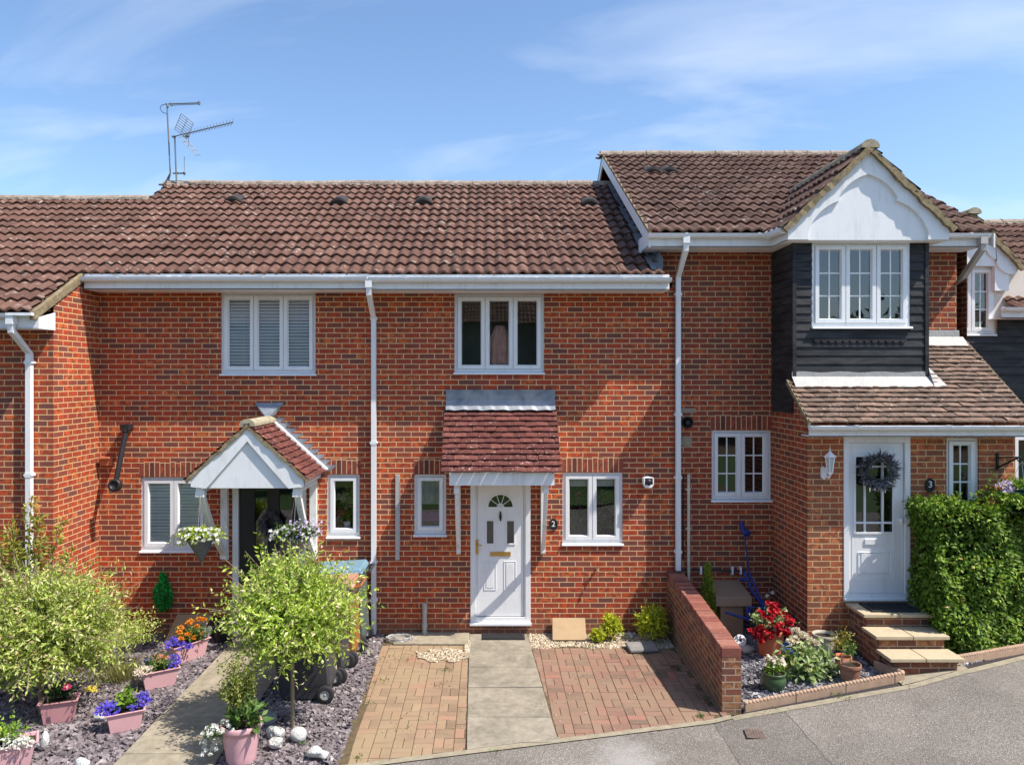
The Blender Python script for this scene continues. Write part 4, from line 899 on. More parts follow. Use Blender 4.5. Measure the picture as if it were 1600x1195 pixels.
# gable roof
for sg in (-1, 1):
    run = Vector((-sg*GH, 0, GZ-5.72)); V = run.normalized(); N = Vector((sg*(GZ-5.72), 0, GH)).normalized(); O = Vector((GX+sg*(GH+.07), GY-.07, gzl(GX+sg*(GH+.07))))
    npl = Vector((0, ST, -1)).normalized()
    tiles('tiles', O, (0, 1, 0), V, N, 2.7, run.length+.08, .345, .33, 'wave', 'tile3', h3, clips=[((0, 10.5, 5.736+.0), npl)], seed=50+sg)
    verge_bar(O, V, N, run.length+.12, (0, .06, 0), h3, seed=sg+5)
    # valley mortar/lead strip along the meeting line
    q = MB(); pa_ = []
    for k in range(13):
        x = GX+sg*(GH+.02)*(1-k/12); pa_.append((x, yv(x), gzl(x)+.05))
    for k in range(12):
        p, p2 = Vector(pa_[k]), Vector(pa_[k+1])
        for j in range(4): q.blob(tuple(p.lerp(p2, j/4)+Vector((rng.uniform(-.03, .03)-.05*(-sg) * -1, -.03, rng.uniform(-.01, .02)))), (.045, .05, .03), seed=k*4+j, n=1, amp=.5)
    q.build('valley', 'ridge_l', h3)
ridge('ridge', (GX, GY-.08, GZ+.0), (GX, 12.3, GZ+.0), 'ridge_l', h3, r=.115, seed=52, beads=False)
# gable board with scalloped bargeboard
q = MB(); gb = Z(375, 9.95)
q.prism([(GX-GH, GY+.03, gb), (GX+GH, GY+.03, gb), (GX+GH, GY+.03, 5.72), (GX, GY+.03, GZ-.0), (GX-GH, GY+.03, 5.72)], (0, .03, 0))
gab = q.build('gable', 'paint', h3, fix=True)
s_ = GH/ ((VX+0)+0 or 1) if 0 else 0
def gpx(px, py): return (X(px, 9.95)-X(1355, 9.95)+GX, Z(py, 9.95))
inner = [(1262, 375), (1261, 364)]
def arc(a, b_, bul, n=8):
    a, b_ = Vector(a), Vector(b_); d = b_-a; nn_ = Vector((d.y, -d.x)).normalized(); return [tuple(a+d*(k/n)+nn_*(-4*bul*(k/n)*(1-k/n))) for k in range(1, n+1)]
inner += arc((1261, 364), (1311, 314), -9) + [(1309, 309)] + arc((1309, 309), (1355, 273), -6)
for sg in (-1, 1):
    q = MB()
    ip = [gpx(*p) for p in inner]
    if sg > 0: ip = [(2*GX-a, b_) for a, b_ in ip]
    outer_b = (GX+sg*GH, gb); outer_t = (GX+sg*GH, 5.72); apex = (GX, GZ)
    ip = [(a, min(b_, gzl(a)-.05)) for a, b_ in ip]
    L_ = [(GX+sg*GH*(1-k/len(ip)), ) for k in range(len(ip))]
    on = []
    for k, (a, b_) in enumerate(ip):
        t = max(0, (k-1)/(len(ip)-2)); on.append((outer_t[0]*(1-t)+apex[0]*t, outer_t[1]*(1-t)+apex[1]*t))
    on[0] = outer_b; on[1] = outer_t
    for k in range(len(ip)-1):
        q.prism([(on[k][0], GY-.012, on[k][1]), (ip[k][0], GY-.012, ip[k][1]), (ip[k+1][0], GY-.012, ip[k+1][1]), (on[k+1][0], GY-.012, on[k+1][1])], (0, .044, 0))
    q.build('scalloped_bargeboard', 'paint', gab, fix=True)
# bay
BX0, BX1, BY = 4.08, 5.87, 10.14
wb = (X(1268, BY), X(1421, BY), Z(514, BY), Z(379, BY))
bay = wall('bay', BX0+.015, BX1-.015, 3.35, zf, BY+.02, [(wb[0], wb[1], wb[2], wb[3])], 'weather', h3)
zbb = 3.22
boards(BX0, wb[0], wb[2]-.02, zf, BY, bay, seed=2); boards(wb[1], BX1, wb[2]-.02, zf, BY, bay, seed=3); boards(BX0, BX1, Z(582, BY), wb[2]-.005, BY, bay, seed=4)
q = MB(); z = zbb
while z < zf:
    for xx, dx in ((BX0, -1), (BX1, 1)):
        zt = min(z+.125, zf); q.poly([(xx+dx*.018, BY-.018, z), (xx+dx*.018, YW, z), (xx+dx*.002, YW, zt), (xx+dx*.002, BY-.018, zt)]); q.poly([(xx, BY, z), (xx, YW, z), (xx+dx*.018, YW, z), (xx+dx*.018, BY-.018, z)])
    z += .115
q.box(BX0-.02, BX0+.03, BY-.03, BY+.02, 3.5, zf); q.box(BX1-.03, BX1+.02, BY-.03, BY+.02, 3.5, zf)
q.poly([(BX0, BY, zbb), (BX0, YW, zbb), (BX1, YW, zbb), (BX1, BY, zbb)]); q.box(BX0, BX0+.01, BY, YW, zbb, zf); q.box(BX1-.01, BX1, BY, YW, zbb, zf)
q.build('weatherboarding', 'weather', bay)
window(*wb, BY-.035, 3, h3, bars=(2, 3), mg=.1, depth=.7)
# scalloped trim board under the bay window
q = MB(); zt = Z(530, BY); n = 13
for k in range(n):
    xa = X(1270, BY)+k*(X(1415, BY)-X(1270, BY))/n; wv = (X(1415, BY)-X(1270, BY))/n
    q.prism([(xa+wv*.5+wv*.5*math.cos(math.pi*j/8), BY-.036, zt-wv*.55*math.sin(math.pi*j/8)) for j in range(9)], (0, .014, 0))
q.build('scallop_trim', 'weather', bay, fix=True)
# lead apron under the bay and beside it
LZ0, LS = 3.14, .75; LY = 9.45
def zl(y): return LZ0+LS*(y-LY)
q = MB(); nn = 20
for k in range(nn):
    xa, xb = BX0-.03+(BX1+.06-BX0)*k/nn, BX0-.03+(BX1+.06-BX0)*(k+1)/nn; wv = lambda t: .008*math.sin(t*1.1)
    q.poly([(xa, BY-.028, Z(581, BY)+wv(k)), (xb, BY-.028, Z(581, BY)+wv(k+1)), (xb, BY-.03, zl(BY)+.06), (xa, BY-.03, zl(BY)+.06)])
    q.poly([(xa, BY-.03, zl(BY)+.06), (xb, BY-.03, zl(BY)+.06), (xb, BY-.16, zl(BY-.16)+.045), (xa, BY-.16, zl(BY-.16)+.045)])
q.poly([(BX1+.03, BY-.16, zl(BY-.16)+.046), (BX1+.20, BY-.16, zl(BY-.16)+.046), (BX1+.05, YW, zl(YW)+.046), (BX1+.02, YW, zl(YW)+.06)])
q.poly([(BX1+.02, BY-.16, zl(BY-.16)+.05), (BX1+.02, YW, zl(YW)+.05), (BX1+.02, YW, zl(YW)+.18), (BX1+.02, BY, zl(BY)+.2)])
q.poly([(BX1, YW-.01, zl(YW)+.16), (6.78, YW-.01, zl(YW)+.16), (6.78, YW-.015, zl(YW)+.04), (BX1, YW-.015, zl(YW)+.04)])
q.poly([(BX1, YW-.015, zl(YW)+.065), (6.83, YW-.015, zl(YW)+.065), (6.83, YW-.15, zl(YW-.15)+.045), (BX1, YW-.15, zl(YW-.15)+.045)])
q.build('lead_apron', 'leadlight', h3)
V = Vector((0, 1, LS)).normalized(); N = Vector((0, -LS, 1)).normalized()
porch = MB(); wp = (X(1479, 9.69), X(1530, 9.69), 1.98, Z(684, 9.69)); dp = (X(1318, 9.69), X(1422, 9.69), .845, 2.945)
PYW = 9.69
pw = wall('porch_wall', BX0, 6.75, -.2, 3.14, PYW, [wp, dp], 'brick3p', h3)
b = MB(); b.poly([(BX0, PYW, -.2), (BX0, YW, -.2), (BX0, YW, 3.24), (BX0, BY, 3.24), (BX0, BY, zl(BY)-.02), (BX0, PYW, zl(PYW)-.02)]); b.build('porch_side_wall', 'brick3', h3); b = MB(); b.poly([(6.75, PYW, -.2), (6.75, YW, -.2), (6.75, YW, zl(YW)), (6.75, PYW, zl(PYW))]); b.build('porch_side_wall', 'brick3', h3)
pr = tiles('porch_roof', (4.0, LY, zl(LY)), (1, 0, 0), V, N, 6.87-4.0, (BY-LY)*math.hypot(1, LS), .098, .165, 'flat', 'plain3', h3, seed=61, thick=.026)
tiles('tiles', (BX1, BY, zl(BY)), (1, 0, 0), V, N, 6.87-BX1, (YW-BY)*math.hypot(1, LS), .098, .165, 'flat', 'plain3', pr, seed=62, thick=.026)
q = MB(); q.prism([(3.985, LY-.0, zl(LY)-.05), (3.985, BY, zl(BY)-.05), (3.985, BY, zl(BY)+.022), (3.985, LY-.0, zl(LY)+.022)], (.04, 0, 0)); q.build('verge', 'lichenmortar', pr, fix=True); q = MB(); q.prism([(6.85, LY-.0, zl(LY)-.05), (6.85, YW, zl(YW)-.05), (6.85, YW, zl(YW)+.022), (6.85, LY-.0, zl(LY)+.022)], (.03, 0, 0)); q.build('verge', 'lichenmortar', pr, fix=True)
q = MB(); zg = Z(682, 9.44); q.box(4.0, 6.9, 9.44, 9.46, zg, Z(669, 9.44)); q.box(4.0, 6.9, 9.44, PYW, zg-.002, zg+.01); q.build('fascia', 'paint', pr)
gutter(X(1266, 9.39), 6.93, 9.39, Z(666, 9.39), h3, step=1.15)
# porch window and door
window(*wp, PYW, 1, h3, bars=(2, 3), sill=True)
q = MB(); a0, a1 = dp[0], dp[1]
q.box(a0, a0+.07, PYW-.01, PYW+.07, .845, 2.945); q.box(a1-.07, a1, PYW-.01, PYW+.07, .845, 2.945); q.box(a0+.07, a1-.07, PYW-.01, PYW+.07, 2.87, 2.945); q.box(a0+.07, a1-.07, PYW-.01, PYW+.07, .87, .93); q.box(a0-.01, a1+.01, PYW-.05, PYW+.07, .845, .875); q.build('door_frame', 'upvc', h3, bevel=.004)
YD = PYW+.02; l0, l1 = a0+.075, a1-.075
def XP(p): return X(p, 9.69)
def ZP(p): return Z(p, 9.69)
gx0, gx1, gz0, gz1 = XP(1338), XP(1395), ZP(831), ZP(714)
q = MB(); plate(q, l0, l1, .935, 2.865, YD, [(gx0, gx1, gz0, gz1)]); mould(q, gx0, gx1, gz0, gz1, YD, .03, .014)
vx = [XP(1352.5), XP(1380.5)]
for x in vx: q.box(x-.012, x+.012, YD-.006, YD+.03, gz0, gz1)
q.box(gx0, gx1, YD-.007, YD+.03, ZP(817)-.012, ZP(817)+.012); q.box(gx0, gx1, YD-.007, YD+.03, ZP(729)-.012, ZP(729)+.012)
mould(q, XP(1343), XP(1393), ZP(896), ZP(864), YD, .012, .010)
q.box(XP(1343)+.03, XP(1393)-.03, YD-.008, YD+.001, ZP(896)+.015, ZP(864)-.015); q.box(XP(1343)+.05, XP(1393)-.05, YD-.0085, YD+.001, ZP(896)+.005, ZP(864)-.005)
mould(q, XP(1333), XP(1397), ZP(905), ZP(700), YD, .008, .006)
door3 = q.build('front_door', 'upvc', h3, bevel=.003); door3['label'] = 'white front door with a glazed upper half'
q = MB(); q.poly([(gx0, YD+.02, gz0), (gx1, YD+.02, gz0), (gx1, YD+.02, gz1), (gx0, YD+.02, gz1)]); q.build('pane', 'glass', door3)
q = MB(); q.box(l0, l1, YD+.5, YD+.51, .9, 2.9); q.box(l0-.01, l0, YD+.06, YD+.5, .9, 2.9); q.box(l1, l1+.01, YD+.06, YD+.5, .9, 2.9); q.box(l0, l1, YD+.06, YD+.5, 2.88, 2.9); q.build('room_interior', 'room', door3)
q = MB(); q.box(XP(1352), XP(1382), YD-.014, YD, ZP(851), ZP(842)); q.build('letter_plate', 'upvc', door3, bevel=.003)
q = MB(); q.lathe([(.0, -.025), (.02, -.02), (.026, 0), (.02, .02), (.0, .025)], (XP(1407), YD-.04, ZP(812)), 14); q.box(XP(1407)-.01, XP(1407)+.01, YD-.04, YD, ZP(813)-.01, ZP(813)+.01); q.box(XP(1409)-.006, XP(1409)+.006, YD-.03, YD, ZP(819), ZP(812)); q.build('handle', 'whiteplastic', door3)
downpipe(X(1058, YW), YW, 10.41, Z(367, 10.41), Z(889), h3, clips=(4.9, Z(647), Z(745), 1.2))
q = MB(); yy = 10.41; zz = Z(366, 10.41)
q.box(X(1535, yy)-.05, X(1535, yy)+.05, yy-.05, yy+.05, zz-.14, zz-.02); q.tube([(X(1535, yy), yy, zz-.1), (X(1535, yy), yy, zz-.20), (6.83, YW-.03, zz-.52), (6.83, YW+.2, zz-.6)], .034*1.41, 4, rot=math.pi/4); q.build('downpipe', 'pipegrey', h3)

# ================================================================== house four (set back at the right edge)
h4 = thing('brick_house', 'house at the right edge set back with black weatherboarding and a small white gable window', 'house', (9, 12, .3))
Y4 = 12.0
def z4(y): return 4.77+.54*(y-11.7)
w4 = (X(1481, Y4), X(1553, Y4), Z(525, Y4), Z(417, Y4)); w4b = (X(1583, Y4), X(1640, Y4), Z(800, Y4), Z(678, Y4))
wall('wall', 6.92, 12.5, -.2, 3.0, Y4, [w4b], 'brick3p', h4); window(*w4b, Y4, 1, h4)
wall('upper_wall', 6.92, 12.5, 3.0, 4.75, Y4, [w4], 'cream', h4); boards(7.0, 12.5, 3.0, Z(525, Y4)-.01, Y4-.02, h4, gauge=.125, seed=9); boards(X(1556, Y4), 12.5, Z(525, Y4)-.01, Z(497, Y4), Y4-.02, h4, gauge=.125, seed=10)
q = MB(); q.box(w4[0]-.1, w4[0], Y4-.005, Y4+.05, w4[2], 5.6); q.build('corner_board', 'paint', h4)
window(*w4, Y4-.03, 2, h4, bars=(2, 3))
GX4, GA, HB = X(1515, 11.9), Z(336, 11.9), .74
q = MB(); lz = Z(417, Y4); q.prism([(GX4-HB, 11.9, lz), (GX4+.40, 11.9, lz), (GX4+.40, 11.9, Z(454, 11.9)), (GX4+.62, 11.9, Z(454, 11.9)), (GX4+.62, 11.9, Z(425, 11.9)), (GX4+.74, 11.9, Z(428, 11.9)), (GX4+.74, 11.9, Z(412, 11.9)), (GX4, 11.9, GA-.06), (GX4-HB, 11.9, Z(412, 11.9))], (0, .09, 0)); g4 = q.build('gable', 'paint', h4, fix=True)
q = MB(); ip = [(1586, 428), (1576, 428)]+arc((1576, 428), (1557, 410), -3)+[(1558, 406)]+arc((1558, 406), (1540, 378), -6)+[(1517, 362)]
ip = [(X(a, 11.87), Z(b_, 11.87)) for a, b_ in ip]; n_ = len(ip); e0 = (GX4+.745, Z(412, 11.9)); 
on = [(e0[0]*(1-k/(n_-1))+GX4*(k/(n_-1)), e0[1]*(1-k/(n_-1))+(GA-.05)*(k/(n_-1))) for k in range(n_)]
for k in range(n_-1): q.prism([(on[k][0], 11.87, on[k][1]), (ip[k][0], 11.87, ip[k][1]), (ip[k+1][0], 11.87, ip[k+1][1]), (on[k+1][0], 11.87, on[k+1][1])], (0, .03, 0))
q.build('scalloped_bargeboard', 'paint', g4, fix=True)
sl4 = (GA-Z(412, 11.9))/.74
for sg in (-1, 1):
    V = Vector((-sg*1, 0, sl4)).normalized(); N = Vector((sg*sl4, 0, 1)).normalized(); O = Vector((GX4+sg*.82, 11.80, GA-sl4*.82)); L = .82*math.hypot(1, sl4)
    tiles('tiles', O, (0, 1, 0), V, N, 3.2, L, .33, .33, 'wave', 'tile3', h4, seed=70+sg, clips=[((0, 11.7, 4.77), Vector((0, .54, -1)).normalized())])
    verge_bar(O, V, N, L, (0, .06, 0), h4, seed=sg+9)
ridge('ridge', (GX4, 11.76, GA+.03), (GX4, 14.2, GA+.03), 'ridge_l', h4, seed=71, r=.1, beads=False)
roof_tiles(GX4+.60, 13, 11.66, 15.6, z4, .54, 'tile', h4, seed=73)
roof_tiles(6.95, GX4+.60, 12.8, 15.6, z4, .54, 'tile', h4, seed=74)
ridge('ridge', (6.95, 15.6, z4(15.6)+.02), (13, 15.6, z4(15.6)+.02), 'ridge', h4, seed=75)
b = MB(); b.poly([(6.95, 15.6, z4(15.6)), (13, 15.6, z4(15.6)), (13, 20, z4(15.6)-2.3), (6.95, 20, z4(15.6)-2.3)]); b.build('rear_slope', 'tile', h4)
q = MB(); q.box(X(1566, 11.65), 13, 11.65, 11.67, Z(497, 11.65), Z(484, 11.65)+.04); q.box(X(1566, 11.65), 13, 11.65, Y4, Z(497, 11.65), Z(497, 11.65)+.01); q.build('fascia', 'paint', h4)
gutter(X(1568, 11.6), 13, 11.6, Z(481, 11.6), h4)

# ================================================================== ground
def ribbon(name, xs, ylo, yhi, z0, mat, ny=2, kind='structure', zf=gz):
    b = MB(); f = lambda v, x: v(x) if callable(v) else v
    for xa, xb in zip(xs, xs[1:]):
        for k in range(ny):
            P = []
            for x, t in ((xa, k/ny), (xb, k/ny), (xb, (k+1)/ny), (xa, (k+1)/ny)):
                a, c = f(ylo, x), f(yhi, x); P.append((x, a+(c-a)*t, zf(x)+z0))
            b.poly(P)
    o = b.build(name, mat); return tag(o, kind=kind) if kind else o
def fr_(a, b, s=.25):
    n = max(1, int(round((b-a)/s))); return [a+(b-a)*k/n for k in range(n+1)]
XALL = [-300, -80, -20, -12]+fr_(-11, 12, .3)+[20, 80, 300]
ribbon('ground', XALL, -300, 300, -.035, 'soilground', 6)
ribbon('road', [-60, -20]+fr_(-11, 12, .2)+[20, 60], .8, lambda x: roadY(x)-.075, -.006, 'asphalt', 3)
ribbon('kerb_edging', fr_(-1.75, 2.62, .1), lambda x: roadY(x)-.085, lambda x: roadY(x)+.0, .006, 'kerb', 1)
b = MB()
ribbon('kerb_edging', fr_(2.62, 9, .1), lambda x: roadY(x)-.13, lambda x: roadY(x)-.03, -.001, 'kerb', 1)
# garden path of house one: separate cast slabs on a mortar bed
ribbon('path_bed', fr_(-3.60, -2.66), lambda x: 5.5, YW, -.012, 'underlay', 4)
def slabs(name, xl, xr, ys, mat, label=None, yend=None, jit=.004, z=.0, gap=.008):
    b = MB(); 
    for (ya, yb) in zip(ys, ys[1:]):
        l0, r0, l1, r1 = xl(ya), xr(ya), xl(yb), xr(yb); t = [rng.uniform(-jit, jit) for _ in range(4)]
        P = [(l0, ya+gap/2), (r0, ya+gap/2), (r1, yb-gap/2), (l1, yb-gap/2)]
        if yend: P[0] = (l0, max(yend(l0), P[0][1])); P[1] = (r0, max(yend(r0), P[1][1]))
        b.add([(p[0], p[1], z-.04) for p in P]+[(p[0], p[1], z+.012+q) for p, q in zip(P, t)], [(0, 3, 2, 1), (4, 5, 6, 7), (0, 1, 5, 4), (1, 2, 6, 5), (2, 3, 7, 6), (3, 0, 4, 7)])
    o = b.build(name, mat, bevel=.006); return tag(o, kind='structure')
slabs('garden_path', lambda y: -3.61, lambda y: -2.65, [5.6, 6.5, 7.42, 8.33, 9.25, 10.2, 10.88], 'concrete')
pl = lambda y: -.236-(y-7.5)*.019; prr = lambda y: .681-(y-7.86)*.050
slabs('front_path', pl, prr, [7.36, 7.66, 8.22, 9.0, 9.62, 10.22, 10.86], 'concrete2', yend=lambda x: roadY(x)+.004, jit=.004, gap=.016)
ribbon('path_bed', fr_(-.35, .75), lambda x: roadY(x), YW, -.012, 'sand', 2)
# block paving
def blocks(name, xl, xr, y0, y1, mat, seed):
    rr = random.Random(seed); b = MB(); s = .205; g = .003
    x_min, x_max = min(xl(y0(0)), xl(y1))-.3, max(xr(7), xr(y1))+.3
    bx = xl(y1)
    def put(x0, x1, ya, yb):
        mx_, my = (x0+x1)/2, (ya+yb)/2
        L_, R_ = xl(my), xr(my)
        if x1 <= L_+.03 or x0 >= R_-.03 or yb <= y0(mx_)+.02 or ya >= y1-.02: return
        x0, x1 = max(x0, L_), min(x1, R_); yb = min(yb, y1)
        z = gz(mx_)+.002+rr.gauss(0, .0014); tx, ty = rr.gauss(0, .008), rr.gauss(0, .008)
        P = [(x0+g, max(ya+g, y0(x0)+.004)), (x1-g, max(ya+g, y0(x1)+.004)), (x1-g, yb-g), (x0+g, yb-g)]
        if P[0][1] >= P[3][1] or P[1][1] >= P[2][1]: return
        r = rr.random(); e = .004; zt = lambda p: z+(p[0]-mx_)*tx+(p[1]-my)*ty
        sx, sy = (mx_, my)
        Q = [(p[0]+(e if p[0] < mx_ else -e), p[1]+(e if p[1] < my else -e)) for p in P]
        vs = [(p[0], p[1], z-.02) for p in P]+[(p[0], p[1], zt(p)-.004) for p in P]+[(p[0], p[1], zt(p)) for p in Q]
        b.add(vs, [(0, 1, 5, 4), (1, 2, 6, 5), (2, 3, 7, 6), (3, 0, 4, 7), (4, 5, 9, 8), (5, 6, 10, 9), (6, 7, 11, 10), (7, 4, 8, 11), (8, 9, 10, 11)], r)
    ny = int((y1-6.5)/s)+2; nx = int((x_max-x_min)/s)+2
    # a stretcher course along both long edges, baskets of two between
    for i in range(-1, nx):
        for j in range(ny):
            x = bx+.105+i*s; y = y1-(j+1)*s
            if (i+j) % 2 == 0: put(x, x+s, y, y+s/2); put(x, x+s, y+s/2, y+s)
            else: put(x, x+s/2, y, y+s); put(x+s/2, x+s, y, y+s)
    o = b.build(name, mat); return tag(o, kind='structure')
blocks('block_paving', lambda y: -1.50+(10.4-y)*.04, lambda y: pl(y)-.012, lambda x: roadY(x), 10.42, 'blocktan', 3)
blocks('block_paving', lambda y: prr(y)+.012, lambda y: 2.60, lambda x: roadY(x), 10.32, 'blockred', 4)
ribbon('paving_bed', fr_(-1.5, -.25), lambda x: roadY(x), YW, -.005, 'sand', 2); ribbon('paving_bed', fr_(.5, 2.7), lambda x: roadY(x), YW, -.005, 'sand', 2)
# cement haunch at the wall beside the path and broken screed
q = MB(); q.prism([(-1.35, 10.44, -.01), (-.3, 10.44, -.01), (-.3, 10.9, -.01), (-1.35, 10.9, -.01)], (0, 0, .035)); tag(q.build('concrete_strip', 'concrete', bevel=.01, fix=True), kind='structure')
# slate underlays
ribbon('garden_bed', fr_(-11.5, -3.62), lambda x: 5.0, YW, -.016, 'underlay', 2); ribbon('garden_bed', fr_(-2.64, -1.50), lambda x: 5.0, YW, -.014, 'underlay', 2)
ribbon('garden_bed', fr_(2.78, 9), lambda x: roadY(x), lambda x: YW, -.0135, 'underlay', 2)
inA = lambda x, y: x < -3.63 and not (x < XR and y > Y0-.02) and abs(x) < y*.70+.3
sA = scatter(15500, -6.7, -3.63, 6.7, 10.88, inA, 1); o = chips('slate_chippings', 'slate', sA, .036, .004, 1, z0=-.012); tag(o, kind='stuff')
sB = scatter(7500, -2.63, -1.47, 6.9, 10.88, lambda x, y: x < -1.51+(10.4-y)*.04, 2); tag(chips('slate_chippings', 'slate', sB, .034, .004, 2, z0=-.012), kind='stuff')
sC = scatter(7000, 2.8, 4.55, 8.2, 10.88, lambda x, y: y > roadY(x)+.10 and not (x > 4.07 and y > 9.68), 3); tag(chips('blue_slate_chippings', 'slateblue', sC, .036, .004, 3, z0=-.012), kind='stuff')
sD = scatter(1500, 5.45, 7.4, 8.7, 9.66, lambda x, y: y > roadY(x)+.08, 4); tag(chips('blue_slate_chippings', 'slateblue', sD, .036, .004, 4, z0=-.012), kind='stuff')
# buff gravel strip against the wall and loose gravel on the broken paving
sG = scatter(5200, .55, 2.52, 10.30, 10.88, lambda x, y: y > 10.36+.05*math.sin(x*7)-.03, 5); tag(chips('buff_gravel', 'gravelm', sG, .015, .005, 5, z0=-.002, sides=6), kind='stuff')
sG2 = scatter(1500, -1.0, -.28, 9.75, 10.3, lambda x, y: ((x+.62)/.36)**2+((y-10.03)/.24)**2+.5*math.sin(x*23)*math.sin(y*19) < 1, 6); tag(chips('loose_gravel', 'gravelm', sG2, .013, .004, 6, z0=.012, sides=6), kind='stuff')
sG3 = scatter(500, -.35, -.28, 10.1, 10.6, lambda x, y: 1, 7); tag(chips('loose_gravel', 'gravelm', sG3, .012, .004, 8, z0=.012, sides=6), kind='stuff')
sH = scatter(260, -1.5, 2.6, 7.2, 10.3, lambda x, y: y > roadY(x) and abs(x-.2) > .4, 9); tag(chips('stray_grit', 'gravelm', sH, .006, .002, 9, z0=.012, sides=5), kind='stuff')
sI = scatter(700, -1.3, 7.0, 5.4, 9.5, lambda x, y: y < roadY(x)-.1, 19); tag(chips('road_grit', 'gravelm', sI, .004, .0015, 9, z0=-.004, sides=5), kind='stuff')
# weeds in the joints
rs = np.random.RandomState(5); P = []; D = []
for (wx, wy, n_, sp_) in [(-1.38, 9.2, 40, .12), (-1.40, 8.6, 26, .08), (-.55, 9.55, 40, .07), (-.62, 9.1, 20, .12), (-1.28, 7.35, 26, .05), (-.9, 8.0, 24, .25), (2.3, 8.25, 60, .05), (1.2, 9.4, 12, .3), (2.4, 9.6, 50, .10), (2.5, 8.6, 60, .15), (2.05, 10.1, 30, .1), (.62, 8.5, 15, .2), (1.4, 10.36, 60, .10), (3.9, 8.33, 60, .12), (4.6, 8.44, 20, .1), (-1.05, 9.9, 25, .2), (1.0, 10.3, 12, .2), (-1.38, 10.0, 24, .2), (-.28, 8.4, 24, .5), (-1.9, 7.65, 40, .05), (.05, 7.45, 18, .08), (3.1, 8.2, 16, .15)]:
    for _ in range(n_):
        P.append((wx+rs.normal()*sp_*.5, wy+rs.normal()*sp_*.5, gz(wx)+.004)); D.append((rs.normal()*.8, rs.normal()*.8, rs.uniform(.3, 1)))
tag(leaves('weeds', P, D, .028, .010, 'midgreen', seed=4), kind='stuff')

# ================================================================== low garden wall
gw = thing('garden_wall', 'low red brick garden wall running from the houses to the road with a brick-on-edge coping', 'garden wall', (2.65, 8.3, 0))
ztop = lambda y: .734+(y-8.29)*(.92-.734)/(10.9-8.29)
q = MB(); x0, x1, ya, yb = 2.55, 2.765, 8.29, 10.9
q.poly([(x0, ya, -.2), (x1, ya, -.2), (x1, ya, ztop(ya)-.11), (x0, ya, ztop(ya)-.11)]); q.poly([(x0, yb, -.2), (x0, ya, -.2), (x0, ya, ztop(ya)-.11), (x0, yb, ztop(yb)-.11)]); q.poly([(x1, ya, -.2), (x1, yb, -.2), (x1, yb, ztop(yb)-.11), (x1, ya, ztop(ya)-.11)])
q.build('wall', 'lowbrick', gw, uvfn=lambda c, n: ((c.x if abs(n.y) > .5 else c.y)+.045-.05*(abs(n.y) > .5), c.z-(c.y-8.29)*.071+.01-.0))
q = MB(); y = ya
q.prism([(x0+.004, ya+.004, ztop(ya)-.112), (x0+.004, yb, ztop(yb)-.112), (x0+.004, yb, ztop(yb)-.006), (x0+.004, ya+.004, ztop(ya)-.006)], (x1-x0-.008, 0, 0)); q.build('coping_mortar', 'kerb', gw, fix=True)
q = MB()
while y < yb-.02:
    j = rng.uniform(-.003, .003); k = rng.uniform(-.003, .003); e = min(y+.066, yb); zt0, zt1 = ztop(y)+j, ztop(e)+j
    q.prism([(x0+k, y, zt0-.106), (x0+k, e, zt1-.106), (x0+k, e, zt1), (x0+k, y, zt0)], (x1-x0, 0, 0), rng.random()); y += .075
q.build('coping', 'copingbrick', gw, bevel=.006, fix=True)

# rope-top edging
def rope_edge(name, pts, label, zf=gz, h=.10):
    t = thing(name, label, 'garden edging', (pts[0][0], pts[0][1], 0)); q = MB(); r = MB()
    for (a, b_) in zip(pts, pts[1:]):
        a, b_ = Vector((*a, 0)), Vector((*b_, 0)); L = (b_-a).length; d = (b_-a)/L; n_ = Vector((-d.y, d.x, 0)); s = 0; seg = .60
        while s < L-.01:
            e = min(s+seg-.006, L); p0, p1 = a+d*s, a+d*e; ox = rng.uniform(-.006, .006)
            z0, z1 = zf(p0.x), zf(p1.x); z0 = .5*(z0+zf(p1.x)) if 0 else z0
            q.prism([p0-n_*(.022+ox)+Vector((0, 0, z0-.05)), p1-n_*(.022+ox)+Vector((0, 0, z1-.05)), p1-n_*(.022+ox)+Vector((0, 0, z1+h-.025)), p0-n_*(.022+ox)+Vector((0, 0, z0+h-.025))], n_*.044, rng.random())
            m_ = max(3, int((e-s)/.042))
            for k in range(m_):
                c = p0+(p1-p0)*((k+.5)/m_); zz = z0+(z1-z0)*((k+.5)/m_)+h-.022; st = len(r.v)
                r.blob((0, 0, 0), (.034, .026, .026), seed=k, n=2, amp=.1)
                ang = math.atan2(d.y, d.x)
                mt = Matrix.Translation((c.x-n_.x*ox, c.y-n_.y*ox, zz)) @ Matrix.Rotation(ang+.45, 4, 'Z'); r.xf(mt, st)
            s += seg
    q.build('edging_block', 'rope', t, bevel=.004, fix=True); r.build('rope_top', 'rope', t, smooth=True); return t
rope_edge('rope_edging', [(2.80, roadY(2.8)+.04), (4.70, roadY(4.7)+.10), (4.56, 8.93)], 'terracotta rope-top edging round the front of the bed left of the porch steps')
rope_edge('rope_edging', [(5.47, 8.83), (6.6, roadY(6.6)+.03), (7.6, roadY(7.6)+.03)], 'terracotta rope-top edging at the foot of the leafy hedge')
# landing in front of the steps
ribbon('landing', fr_(4.62, 5.5), lambda x: roadY(x)-.03, 9.2, .004, 'concrete', 2)
